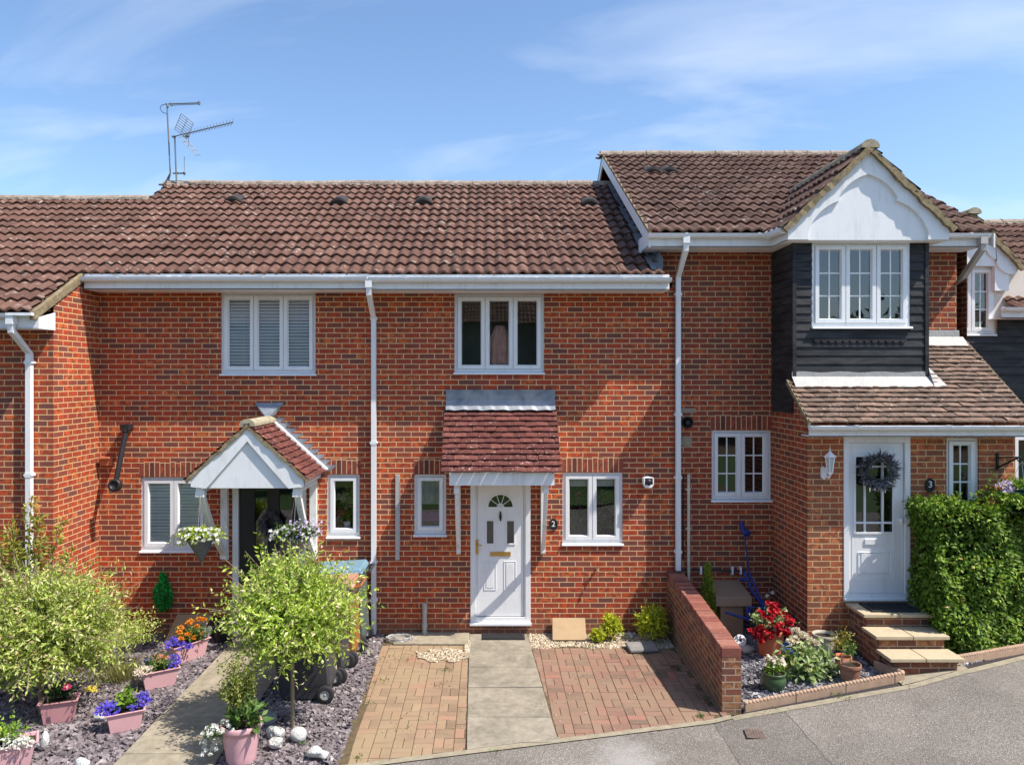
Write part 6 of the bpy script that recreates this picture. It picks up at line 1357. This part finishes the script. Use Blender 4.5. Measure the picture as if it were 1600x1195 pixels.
# F round pink pot
def roundpot(name, label, x, y, z, r, h, mat, flare=.72, rim=.04, cat='plant pot', belly=0):
    t = thing(name, label, cat, (x, y, z)); q = MB()
    prof = [(0, 0), (r*flare, 0), (r*flare+.004, .01)]
    for k in range(1, 7): s = k/6; prof.append((r*(flare+(.93-flare)*s)+belly*math.sin(math.pi*s), .01+(h-rim-.01)*s))
    prof += [(r*.99, h-rim), (r, h-rim+.004), (r, h-.004), (r*.985, h), (r*.9, h), (r*.86, h-.04)]
    q.lathe(prof, (x, y, z), 32); o = q.build('pot', mat, t, smooth=False); me = o.data; me.polygons.foreach_set('use_smooth', [abs(p.normal.z) < .8 for p in me.polygons])
    q = MB(); q.lathe([(0, 0), (r*.88, 0)], (x, y, z+h-.035), 20); q.build('soil', 'soil', t); return t
t = roundpot('flower_pot', 'round pink pot with a leafy shrub and trailing white flowers', -2.42, 7.32, 0, .20, .37, 'pink', .68, .05)
P, D_, T, stm = ball_shoots((-2.46, 7.36, .54), (.20, .17, .36), 190, 15, 41, .8, r0=.05, spread=.2, zmin=-.2); leaves('shrub_foliage', P, D_, .036, .017, 'box', t, 41, rnd=None)
P, D_ = local_ball(Matrix.Identity(4), (-2.36, 7.24, .37), (.20, .13, .18), 22, 6, 42, .6); leaves('broad_foliage', P, D_, .12, .05, 'midgreen', t, 42)
flowers('white_flowers', pts_in(Matrix.Identity(4), (-2.56, 7.2, .34), (.14, .1, .10), 36, 43)+[(-2.60-.16*rng.random(), 7.2+rng.uniform(-.05, .08), .34-.22*rng.random()) for _ in range(34)], .026, 'pwhite', t, 43, 6, 2)
P, D_ = local_ball(Matrix.Identity(4), (-2.63, 7.2, .28), (.13, .09, .14), 40, 7, 44, 0); leaves('trailing_foliage', P, D_, .03, .016, 'midgreen', t, 44)

# stones
def stone(px, py, w, hh, mat, label, seed, name='garden_stone', cat='stone', z=0, dz=None, amp=.25):
    x, y, _ = G(px, py, 0); s = y/F; q = MB(); q.blob((x, y, hh*s*.42), (w*s*.5, w*s*.42, hh*s*.52), seed=seed, n=3, amp=amp*1.6)
    q.v = [(a+rng.uniform(-.004, .004), b_+rng.uniform(-.004, .004), c_+rng.uniform(-.004, .004)) for a, b_, c_ in q.v]; tag(q.build(name, mat, smooth=(seed % 2 == 0)), label, cat)
stone(431, 1153, 31, 24, 'whitestone', 'white stone left of the willow trunk, behind another white stone', 1)
stone(465, 1157, 31, 23, 'whitestone', 'white stone at the foot of the willow trunk, right of the group of three', 2)
stone(432, 1170, 31, 22, 'whitestone', 'white stone at the front of the group of three beside the pink pot', 3)
stone(496, 1186, 44, 27, 'whitestone', 'large craggy white stone alone near the bottom of the picture', 14, amp=.5)
stone(418, 1131, 30, 28, 'greystone', 'blue-grey slate boulder behind the round pink pot', 5, amp=.5)
stone(156, 1127, 19, 18, 'whitestone', 'small white stone left of the trough with the leafy green plant', 6, amp=.4)
stone(271, 1061, 17, 15, 'whitestone', 'small white stone at the right end of the second pink trough', 7, amp=.4)
stone(130, 1199, 32, 18, 'whitestone', 'pale stone cut off by the bottom edge on the left slate bed', 8, amp=.4)
stone(66, 1172, 26, 34, 'whitestone', 'pale upright stone at the right end of the corner trough', 9, amp=.5)
# willow standards
def standard_tree(name, label, x, y, c, rad, n, per, mat, seed, L=.042, W=.013, cat='tree', tr=.022, upb=.35, droop=.05, bend=0):
    t = thing(name, label, cat, (x, y, 0)); P, D_, T, stm = ball_shoots(c, rad, n, per, seed, upb, droop, r0=.15, spread=.25, out=(.62, 1.12), zmin=-.8)
    rr = np.clip(np.random.RandomState(seed).uniform(0, 1, len(T)), 0, 1)
    leaves('crown', P, D_, L, W, mat, t, seed, rnd=rr)
    q = MB(); q.tube([(x, y, -.05), (x+bend*.3, y, c[2]*.35), (x+bend, y, c[2]*.7), (c[0], c[1], c[2])], [tr, tr*.9, tr*.8, tr*.7], 10)
    for k, s in enumerate(stm):
        if k % 2 == 0: q.tube(s, [.010, .008, .005, .003], 4, caps=False)
    q.build('trunk', 'bark', t); return t
standard_tree('willow_tree', 'small standard willow with a round pale green crown in front of the bins', -2.10, 8.0, (-2.08, 8.0, 1.18), (.69, .64, .56), 1450, 22, 'willow', 51, L=.060, W=.025, upb=.22)
standard_tree('willow_tree', 'large bushy pale yellow-green willow filling the left edge', -4.95, 8.3, (-4.98, 8.40, .86), (.84, .74, .62), 1900, 22, 'willow2', 52, L=.066, W=.024, upb=.14, tr=.03)
# low arching willow shoots to the right of the big willow
t = thing('photinia_shrub', 'leafy shrub with orange-tipped leaves in front of the left downpipe', 'shrub', (-5.75, 9.25, 0))
P = []; Dd = []; q = MB(); rs = np.random.RandomState(9)
for k, (bx_, by_, tx_, ty_, tz_) in enumerate([(-5.72, 9.2, -5.60, 9.2, 2.24), (-5.8, 9.2, -5.95, 9.3, 1.85), (-5.75, 9.15, -6.15, 9.1, 1.95), (-5.7, 9.2, -5.22, 9.2, 1.98), (-5.7, 9.2, -5.42, 9.1, 1.75), (-5.7, 9.2, -5.08, 9.15, 1.60), (-5.9, 9.1, -6.3, 8.9, 1.6), (-5.8, 9.1, -5.8, 8.9, 1.75), (-5.8, 9.1, -5.55, 8.9, 1.5), (-5.9, 9.1, -6.05, 8.9, 1.3), (-5.8, 9.2, -5.7, 9.0, 2.0), (-5.8, 9.2, -5.5, 9.2, 2.05)]):
    A_, B_ = Vector((bx_, by_, .1)), Vector((tx_, ty_, tz_)); q.tube([A_, A_.lerp(B_, .5)+Vector((0, 0, .12)), B_], [.014, .010, .004], 6)
    for j in range(150):
        s = .35+.65*rs.rand()**.8; c_ = A_.lerp(B_, s)+Vector((0, 0, .12*math.sin(math.pi*s))); rr_ = .16*(1.15-s*.8); d = rs.normal(size=3); d /= np.linalg.norm(d); P.append(np.array(c_)+d*rr_*rs.rand()); Dd.append(d+np.array([0, 0, .35]))
q.build('stems', 'bark', t); leaves('foliage', P, Dd, .085, .030, 'photinia', t, 9, rnd=np.clip((np.array(P)[:, 2]-.9)/1.6+rs.normal(size=len(P))*.2, 0, 1))
t = thing('heather_plant', 'wispy reddish-green upright plant with pink flowers in the corner behind the willow', 'plant', (-5.35, 10.4, 0))
P = []; Dd = []; fl_ = []
for k in range(26):
    bx_, by_ = -5.35+rs.normal()*.12, 10.35+rs.normal()*.1; hgt = rs.uniform(.4, .78); 
    for j in range(34): s = j/34; P.append((bx_+rs.normal()*.02+(bx_+5.35)*s*.6, by_, .1+hgt*s)); Dd.append((rs.normal()*.6, rs.normal()*.6, .8))
leaves('foliage', P, Dd, .04, .008, 'photinia', t, 10, rnd=rs.uniform(.1, 1, len(P))); flowers('pink_flowers', [(-5.25+rs.normal()*.07, 10.25, .52+rs.normal()*.04) for _ in range(16)], .025, 'plilac', t, 3, 5)
t = thing('euphorbia_shrub', 'low shrub with silvery pointed shoots arching out between the willow and the brown board', 'shrub', (-4.75, 9.6, 0))
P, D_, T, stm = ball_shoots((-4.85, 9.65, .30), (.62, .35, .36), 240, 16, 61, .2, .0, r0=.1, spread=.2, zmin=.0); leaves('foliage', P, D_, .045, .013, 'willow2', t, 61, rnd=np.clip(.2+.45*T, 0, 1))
P, D_, T, stm = ball_shoots((-5.15, 9.9, .25), (.4, .3, .32), 130, 10, 62, .2, .0, r0=.1, zmin=.0); leaves('dark_foliage', P, D_, .05, .022, 'darkgreen', t, 62)
t = thing('grass_tuft', 'tuft of straw-green grass at the right foot of the big willow', 'grass', (-4.5, 9.2, 0)); P = []; Dd = []
for k in range(420): a = rs.uniform(0, 6.28); r_ = abs(rs.normal())*.12; P.append((-4.5+math.cos(a)*r_*1.6, 9.2+math.sin(a)*r_, .0)); Dd.append((math.cos(a)*.5+rs.normal()*.25, math.sin(a)*.4, 1.1))
leaves('blades', P, Dd, .28, .008, 'grassl', t, 12)
q = MB(); q.prism([(-4.55, 10.50, 0), (-4.05, 10.50, 0), (-4.02, 10.86, .27), (-4.52, 10.86, .27)], (0, .015, .02)); tag(q.build('leaning_board', 'wood', fix=True, bevel=.003), 'pale brown board leaning against the brick behind the orange marigolds', 'board')
t = thing('watering_can', 'dark plastic pot lying beside the black front door behind the willow', 'plant pot', (-3.8, 10.6, 0)); q = MB(); q.lathe([(0, 0), (.12, 0), (.16, .26), (.17, .26), (.17, .29), (.15, .29)], (X(349, 10.6), 10.6, 0), 20); q.build('pot', 'black', t); bpy.data.objects[t.name].name = 'plant_pot'

# ---- front of house two
def bush(name, label, c, rad, n, per, mat, seed, L=.045, W=.022, cat='shrub', inner=True, rndf=None):
    t = thing(name, label, cat, (c[0], c[1], 0)); P, D_, T, stm = ball_shoots(c, rad, n, per, seed, .15, r0=.2, spread=.2, out=(.75, 1.08), zmin=-.75)
    leaves('foliage', P, D_, L, W, mat, t, seed, rnd=np.random.RandomState(seed).uniform(0, 1, len(T))); q = MB()
    for s in stm[::3]: q.tube([(c[0], c[1], 0)]+s[1:], [.008, .006, .004, .002], 4, caps=False)
    q.build('stems', 'bark', t); return t
bush('spiraea_bush', 'smallest low lime green bush beside the leaning pale board', (X(934, 10.55), 10.55, .09), (.14, .12, .11), 110, 9, 'lime', 71, .03, .018)
bush('spiraea_bush', 'medium round lime green bush between the smallest and the largest by the wall', (X(956, 10.62), 10.62, .19), (.17, .15, .18), 190, 10, 'lime', 72, .034, .02)
bush('spiraea_bush', 'largest yellow-green bush against the garden wall corner', (X(1020, 10.58), 10.58, .25), (.26, .24, .25), 330, 11, 'lime', 73, .036, .021)
q = MB(); zc_ = .30; q.prism([(X(864, 10.5), 10.56, .02), (X(917, 10.5), 10.56, .02), (X(914, 10.87), 10.87, Z(966, 10.87)), (X(863, 10.87), 10.87, Z(966, 10.87))], (0, -.01, .015)); tag(q.build('leaning_board', 'wood', bevel=.002, fix=True), 'pale plywood board leaning against the brick right of the central door', 'board')
t = thing('paving_slab', 'loose grey slab with rounded corners lying on the gravel in front of the largest bush', 'slab', (2.1, 10.2, 0)); c0 = G(998, 1002, .04)
q = MB(); q.box(-.20, .20, -.13, .13, 0, .05); q.xf(Matrix.Translation((c0[0], c0[1]-.22, .02)) @ Matrix.Rotation(R(6), 4, 'Z') @ Matrix.Rotation(R(6), 4, 'X')); q.build('slab', 'slabgrey', t, bevel=.018)
for i, (px, py, r_, sd, lb) in enumerate([(968, 984, 9, 3, 'white pebble touching the medium lime green bush'), (976, 989, 8, 4, 'front middle white pebble of the heap between the lime green bushes'), (984, 986, 10, 5, 'largest white pebble of the heap between the lime green bushes'), (978, 979, 8, 6, 'white pebble at the back of the heap against the brick'), (991, 982, 8, 7, 'white pebble touching the largest lime green bush'), (969, 992, 6, 8, 'smallest white pebble at the front left of the heap'), (987, 994, 7, 9, 'white pebble nearest the loose grey slab')]):
    x, y, _ = G(px, py+3, 0); y = min(y, 10.8); x = X(px, y); q = MB(); q.blob((x, y, .025), (r_/113*.55, r_/113*.5, r_/113*.45), seed=sd, n=2, amp=.3); tag(q.build('pebble', 'whitestone', smooth=True), lb, 'stone')
t = thing('wire_bundle', 'tangle of thin grey wire on the ground at the wall foot beside the downpipe', 'wire', (X(625, 10.6), 10.6, 0)); q = MB()
for k in range(16):
    a0 = rng.uniform(0, 6.28); q.tube([(X(624, 10.6)+(.18+.02*math.sin(k))*math.cos(a0+s*.6)*(1+.2*rng.uniform(-1, 1)), 10.6+.11*math.sin(a0+s*.6), .03+.025*math.sin(s*1.7+k)+.02*rng.random()) for s in range(9)], .005, 4)
q.build('wire', 'pipegrey', t)

q = MB(); cv = G(1182, 1152, 0); q.box(-.11, .11, -.10, .10, 0, .006); [q.box(-.09+k*.03, -.075+k*.03, -.08, .08, .006, .009) for k in range(6)]; q.xf(Matrix.Translation((cv[0], cv[1], gz(cv[0])-.004)) @ Matrix.Rotation(R(-8), 4, 'Z')); tag(q.build('service_cover', 'rust', bevel=.002), 'small rusty square service cover set in the asphalt below the garden wall', 'cover')
# ---- bed of house three
gb_ = lambda x: gz(x)
x, y = 3.60, 9.70; z = gz(x)
t = roundpot('flower_pot', 'terracotta-coloured pot of bright red begonias behind the end of the garden wall', x, y, z, .185, .33, 'terra', .70, .05)
P, D_ = local_ball(Matrix.Identity(4), (x, y-.02, z+.40), (.26, .2, .16), 50, 8, 81, .2); leaves('foliage', P, D_, .06, .035, 'hosta', t, 81)
rs = np.random.RandomState(82); cl = [(-.16, -.1, .36), (.0, -.05, .56), (.2, -.1, .46), (-.04, -.12, .48), (.24, -.02, .40), (-.22, -.06, .30), (.06, -.16, .38), (.12, .0, .54), (-.10, -.02, .52), (-.18, -.13, .25), (.17, -.16, .33), (-.05, -.15, .30), (.02, -.02, .62)]
flowers('red_flowers', [(x+a+rs.normal()*.025, y+b_+rs.normal()*.02, z+c_+rs.normal()*.022) for a, b_, c_ in cl for _ in range(13)], .040, 'pred', t, 82, 6, 2)
x, y = X(1288.5, 9.5), 9.5; z = gz(x)
t = roundpot('empty_pot', 'empty buff stoneware pot with a leaf relief beside the porch corner', x, y, z, .15, .26, 'stonepot', .74, .035, belly=.012)
x, y, z = 3.77, 8.95, gz(3.77)
t = thing('hosta_plant', 'sprawling pale-edged leafy plant with cream flower heads in the middle of the slate bed', 'plant', (x, y, z))
P, D_, T, _ = ball_shoots((x, y, z+.03), (.40, .30, .36), 110, 6, 91, .1, .05, r0=.25, zmin=.0); leaves('foliage', P, D_, .12, .055, 'hosta', t, 91, up=np.tile([0, -.3, 1.], (len(P), 1)))
pomp('cream_flowers', [(x-.14, y+.02, z+.42), (x-.05, y+.05, z+.47), (x+.03, y, z+.41), (x-.1, y+.1, z+.5), (x+.10, y+.02, z+.38), (x-.2, y, z+.40), (x+.0, y+.1, z+.44)], .06, 'pcream', t, 92, 60)
x, y, z = X(1209, 8.72), 8.72, gz(3.28)
t = roundpot('flower_pot', 'dark green glazed pot with a pale dried-out flower just right of the garden wall end', x, y, z, .135, .20, 'greenpot', .72, .025, belly=.025)
P, D_ = local_ball(Matrix.Identity(4), (x, y, z+.20), (.11, .1, .12), 26, 6, 93, .8); leaves('foliage', P, D_, .08, .02, 'brightgreen', t, 93); flowers('dried_flowers', pts_in(Matrix.Identity(4), (x, y, z+.27), (.13, .08, .13), 50, 94), .028, 'pcream', t, 94, 5)
x, y, z = X(1328, 8.72), 8.72, gz(4.15)
t = roundpot('flower_pot', 'weathered terracotta pot with a small green plant in front of the slab steps', x, y, z, .125, .19, 'terraold', .78, .04)
P, D_ = local_ball(Matrix.Identity(4), (x, y, z+.30), (.09, .08, .16), 22, 7, 95, .6); leaves('foliage', P, D_, .04, .018, 'midgreen', t, 95); q = MB(); q.tube([(x, y, z+.15), (x+.01, y, z+.36)], .006, 5); q.build('stem', 'stem', t)
x, y, z = X(1317, 9.05), 9.05, gz(4.2)
t = roundpot('flower_pot', 'small terracotta pot with reddish plant behind the weathered pot by the steps', x, y, z, .10, .15, 'terra', .75, .03)
P, D_ = local_ball(Matrix.Identity(4), (x-.02, y, z+.24), (.15, .1, .20), 50, 7, 96, .7); leaves('foliage', P, D_, .035, .016, 'photinia', t, 96)
# conifer
t = thing('dwarf_conifer', 'narrow pointed green conifer behind the garden wall', 'conifer', (X(1107, 10.5), 10.5, gz(3))); cx_, cy_ = X(1106, 10.45), 10.45; P = []; Dd = []; rs = np.random.RandomState(97)
for k in range(2600):
    s = rs.rand(); zz = .05+s*(Z(881, 10.45)-.05); r_ = .145*(1-s)**.75+.012; a = rs.uniform(0, 6.28); f_ = rs.uniform(.5, 1.05); P.append((cx_+math.cos(a)*r_*f_, cy_+math.sin(a)*r_*f_, zz)); Dd.append((math.cos(a)*.5, math.sin(a)*.5, 1))
leaves('foliage', P, Dd, .05, .014, 'conifer', t, 97); q = MB(); q.tube([(cx_, cy_, 0), (cx_, cy_, .7)], [.02, .006], 6); q.build('trunk', 'bark', t)
# brown box
t = thing('storage_box', 'brown plastic storage box with a sloping lid against the brick behind the conifer', 'storage box', (X(1145, 10.6), 10.6, .1)); z0 = gz(3.3)
q = MB(); xa, xb = X(1119, 10.4), X(1175, 10.4); zt = Z(932, 10.35); q.box(xa+.06, xb-.12, 10.40, 10.8, z0, zt-.12); q.build('body', 'brownbox', t, bevel=.004)
q = MB(); q.prism([(xa-.02, 10.34, zt-.13), (xa-.02, 10.88, zt+.03), (xa-.02, 10.88, zt+.09), (xa-.02, 10.34, zt)], (xb-xa, 0, 0)); q.build('lid', 'brownbox', t, bevel=.006, fix=True)
# blue trolley
t = thing('folding_trolley', 'blue metal trolley frame with a long thin handle leaning in the shaded brick corner', 'trolley', (X(1180, 10.3), 10.3, .15))
def bp(px, py, D): return Vector((X(px, D), D, Z(py, D)))
q = MB(); q.tube([bp(1163, 832, 10.8), bp(1171, 900, 10.75)], .011, 6); q.build('handle_pole', 'blue', t)
q = MB(); q.tube([bp(1158, 815, 10.8), bp(1162, 832, 10.78), bp(1171, 835, 10.78)], .035, 8); q.blob(tuple(bp(1167, 832, 10.76)), (.06, .04, .045), n=2); q.build('grip', 'blue', t)
q = MB()
for pts, r_ in (([bp(1163, 893, 10.75), bp(1176, 925, 10.55), bp(1193, 947, 10.35)], .022), ([bp(1169, 893, 10.75), bp(1183, 922, 10.5), bp(1197, 952, 10.3)], .016), ([bp(1133, 956, 10.3), bp(1172, 968, 10.2)], .018), ([bp(1172, 952, 10.3), bp(1169, 969, 10.15), bp(1185, 962, 10.1), bp(1195, 950, 10.3)], .014), ([bp(1165, 949, 10.35), bp(1197, 949, 10.3)], .014), ([bp(1155, 904, 10.6), bp(1168, 906, 10.6)], .02), ([bp(1167, 950, 10.3), bp(1170, 968, 10.2)], .02)): q.tube(pts, r_, 8)
q.build('frame', 'blue', t)
q = MB()
for c_, r_ in ((bp(1181, 955, 10.2), .05),): q.tube([c_+Vector((r_*math.cos(a), 0, r_*math.sin(a))) for a in np.linspace(0, 6.283, 18)], .008, 6)
q.build('wheel', 'rubber', t)
t = bush('low_flowering_plant', 'low dark green plant with white flowers in the shaded corner by the porch', (X(1200, 10.5), 10.5, .32), (.19, .15, .15), 150, 9, 'darkgreen', 98, .035, .018, 'plant'); flowers('white_flowers', [(X(1190+8*k, 10.35), 10.33, Z(925+4*(k % 2), 10.35)) for k in range(3)]+[(X(1196, 10.35), 10.33, Z(932, 10.35))], .03, 'pwhite', t, 98, 6)
t = thing('plastic_crate', 'black plastic tub tipped on its side against the porch wall corner', 'tub', (3.95, 10.0, .2)); q = MB()
q.prism([(-.17, 0, 0), (.17, 0, 0), (.15, 0, .34), (.08, 0, .38), (-.08, 0, .38), (-.15, 0, .34)], (0, .16, 0)); q.xf(Matrix.Translation((X(1252, 10.0), 9.98, gz(3.95))) @ Matrix.Rotation(R(-28), 4, 'Y') @ Matrix.Rotation(R(-20), 4, 'X')); q.build('tub', 'black', t, bevel=.02, fix=True); t.name = 'plastic_tub'
t = thing('garden_hose', 'coil of blue garden hose on the slate beside the red begonias', 'hose', (3.85, 9.75, .2)); q = MB(); hx, hy = X(1240, 9.75), 9.72
for k in range(5): q.tube([(hx+(.14+.02*k)*math.cos(a)+.01*math.sin(k*3), hy+(.10+.012*k)*math.sin(a), gz(hx)+.03+.016*(k % 3)+.008*math.sin(a*2+k)) for a in np.linspace(0, 6.283, 26)], .009, 6)
q.build('hose', 'bluehose', t)
t = thing('plastic_bag', 'crumpled white plastic bag on the slate left of the red begonias', 'bag', (X(1163, 9.9), 9.9, .1)); q = MB(); q.blob((X(1166, 9.85), 9.9, gz(3.3)+.05), (.13, .12, .07), seed=5, n=3, amp=.8); q.build('bag', 'pwhite', t)
t = thing('cable_reel', 'small white and black cable reel just behind the garden wall coping', 'reel', (X(1153, 9.95), 9.95, .1)); q = MB(); s_ = len(q.v); q.lathe([(.02, 0), (.075, 0), (.075, .012), (.05, .014), (.05, .05), (.075, .052), (.075, .064), (.02, .064)], (0, 0, 0), 20); q.xf(Matrix.Translation((X(1155, 9.95), 9.95, gz(3.2)+.13)) @ Matrix.Rotation(R(60), 4, 'X'), s_); q.build('reel', 'whiteplastic', t); q = MB(); q.blob((X(1155, 9.95), 9.93, gz(3.2)+.12), (.035, .035, .035), n=1); q.build('hub', 'black', t)

# ================================================================== hedge
t = thing('leafy_hedge', 'dense broad-leaved green hedge in front of the porch at the right edge', 'hedge', (6.3, 9.4, .3)); rs = np.random.RandomState(110); P = []; Dd = []; Rn = []
hx0, hx1, hy0, hy1, hz0, hz1 = 5.36, 7.6, 9.08, 9.66, .30, 2.22
def hfy(x, z): 
    base = max(9.02, roadY(x)+.12); return base+.10*((z-1.2)/1.0)**2+.04*math.sin(x*5+z*3)+.03*math.sin(z*9+x*2)+.05*math.sin(x*11+1)*math.sin(z*7)
def hft(x): return 2.15+.05*math.sin(x*4)+.05*math.sin(x*9+1)+.04*math.sin(x*19)
for k in range(15000):
    f_ = rs.rand()
    if f_ < .60:
        x = rs.uniform(hx0, hx1); z = rs.uniform(hz0, hft(x)); p = np.array([x, hfy(x, z)+abs(rs.normal())*.07-.03, z]); n_ = np.array([0, -1, .25])
    elif f_ < .80:
        x = rs.uniform(hx0, hx1); p = np.array([x, rs.uniform(9.05, 9.66), hft(x)-abs(rs.normal())*.06+.03]); n_ = np.array([0, -.3, 1])
    else:
        z = rs.uniform(hz0, 2.17); p = np.array([hx0+.05*math.sin(z*5)+.07*(z < 1.4)*(1.4-z)+abs(rs.normal())*.06, rs.uniform(9.05, 9.66), z]); n_ = np.array([-1, -.2, .3])
    P.append(p); d = n_*.35+np.array([rs.normal()*.8, -.3, -.15+rs.normal()*.7]); Dd.append(d); Rn.append(n_*.8+np.array([.3, 0, .8])+rs.normal(size=3)*.35)
P = np.array(P); leaves('foliage', P, Dd, .068, .038, 'ivy', t, 110, up=np.array(Rn), fold=.15)
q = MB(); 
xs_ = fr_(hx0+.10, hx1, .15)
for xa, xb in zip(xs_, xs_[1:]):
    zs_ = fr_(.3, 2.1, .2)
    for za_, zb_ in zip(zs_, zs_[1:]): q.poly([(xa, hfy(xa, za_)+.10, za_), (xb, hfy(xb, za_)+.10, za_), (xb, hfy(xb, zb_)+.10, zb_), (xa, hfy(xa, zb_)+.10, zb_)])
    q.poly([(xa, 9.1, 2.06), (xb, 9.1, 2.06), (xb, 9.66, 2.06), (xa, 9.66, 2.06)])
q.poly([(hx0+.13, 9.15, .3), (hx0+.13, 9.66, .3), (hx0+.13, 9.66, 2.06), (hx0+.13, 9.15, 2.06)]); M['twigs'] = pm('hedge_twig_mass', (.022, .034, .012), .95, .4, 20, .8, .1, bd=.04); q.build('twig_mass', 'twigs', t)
P2 = P[::90]+np.array([0, -.03, 0]); leaves('dead_leaves', P2, np.array(Dd)[::90], .06, .03, 'deadleaf', t, 112)
# shoots sticking up out of the hedge top by the basket
P = []; Dd = []
for (sx, sz, hh) in ((6.22, 2.15, .38), (6.36, 2.15, .30), (6.05, 2.12, .16), (5.8, 2.14, .10), (6.48, 2.12, .22), (5.5, 2.1, .10)):
    for j in range(26): s = j/26; P.append((sx+.12*s+rs.normal()*.02, 9.5+rs.normal()*.03, sz+hh*s)); Dd.append((rs.normal(), rs.normal()*.6, .4))
leaves('shoots', P, Dd, .06, .034, 'ivy', t, 111)

# ================================================================== across the road (seen only reflected in the panes)
ho = thing('brick_house', 'tiled brick house across the road, reflected in the central upper window', 'house', (-4, -11, 0))
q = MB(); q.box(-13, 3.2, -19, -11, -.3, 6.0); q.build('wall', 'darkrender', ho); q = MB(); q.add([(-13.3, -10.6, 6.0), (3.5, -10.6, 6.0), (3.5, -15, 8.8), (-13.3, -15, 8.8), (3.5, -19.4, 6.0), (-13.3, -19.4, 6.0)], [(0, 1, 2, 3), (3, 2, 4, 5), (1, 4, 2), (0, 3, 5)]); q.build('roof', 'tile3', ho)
tiles('tiles', (-7, -10.5, 6.02), (1, 0, 0), (0, -.844, .537), (0, .537, .844), 10.5, 5.2, .345, .33, 'wave', 'tile3', ho, seed=90)
ribbon('lawn', [-60, -20, -8, 0, 8, 20, 60], -10, .8, .0, 'lawn', 3)
for k_, (sx, sy, sr) in enumerate([(-6.5, -2.4, 1.1), (-3.9, -3.0, .9), (-.9, -2.9, 1.0), (2.0, -3.2, 1.0), (5.0, -2.6, 1.2)]):
    t = thing('garden_shrub', ['widest', 'leftmost small', 'central', 'right-hand', 'rightmost large'][k_]+' shrub across the road, reflected in the panes', 'shrub', (sx, sy, 0)); P, D_, T, _ = ball_shoots((sx, sy, sr*.75), (sr*1.1, sr*.8, sr*.8), 200, 9, 300+k_, .1, r0=.3, zmin=-.5); leaves('foliage', P, D_, .16, .09, 'bgtree', t, 300+k_)
def bgtree(x, y, h, r, seed):
    t = thing('garden_tree', ['nearest', 'second', 'low round', 'tallest', 'farthest back', 'rightmost'][seed-200]+' leafy tree across the road, reflected in the bay window', 'tree', (x, y, 0)); P, D_, T, stm = ball_shoots((x, y, h-r), (r*1.1, r*1.1, r), 420, 9, seed, .1, r0=.4, out=(.7, 1.1)); leaves('crown', P, D_, .5, .32, 'bgtree', t, seed); q = MB(); q.tube([(x, y, -.2), (x, y, h-r)], [.25, .15], 8); q.build('trunk', 'bark', t)
for i, (a, b_, c_, d_) in enumerate([(9, -19, 6.9, 3.2), (14.5, -20, 7.4, 3.4), (20, -18, 6.8, 3.2), (26, -20, 7.6, 3.6), (6, -24, 7, 3), (33, -21, 7.5, 3.5)]): bgtree(a, b_, c_, d_, 200+i)
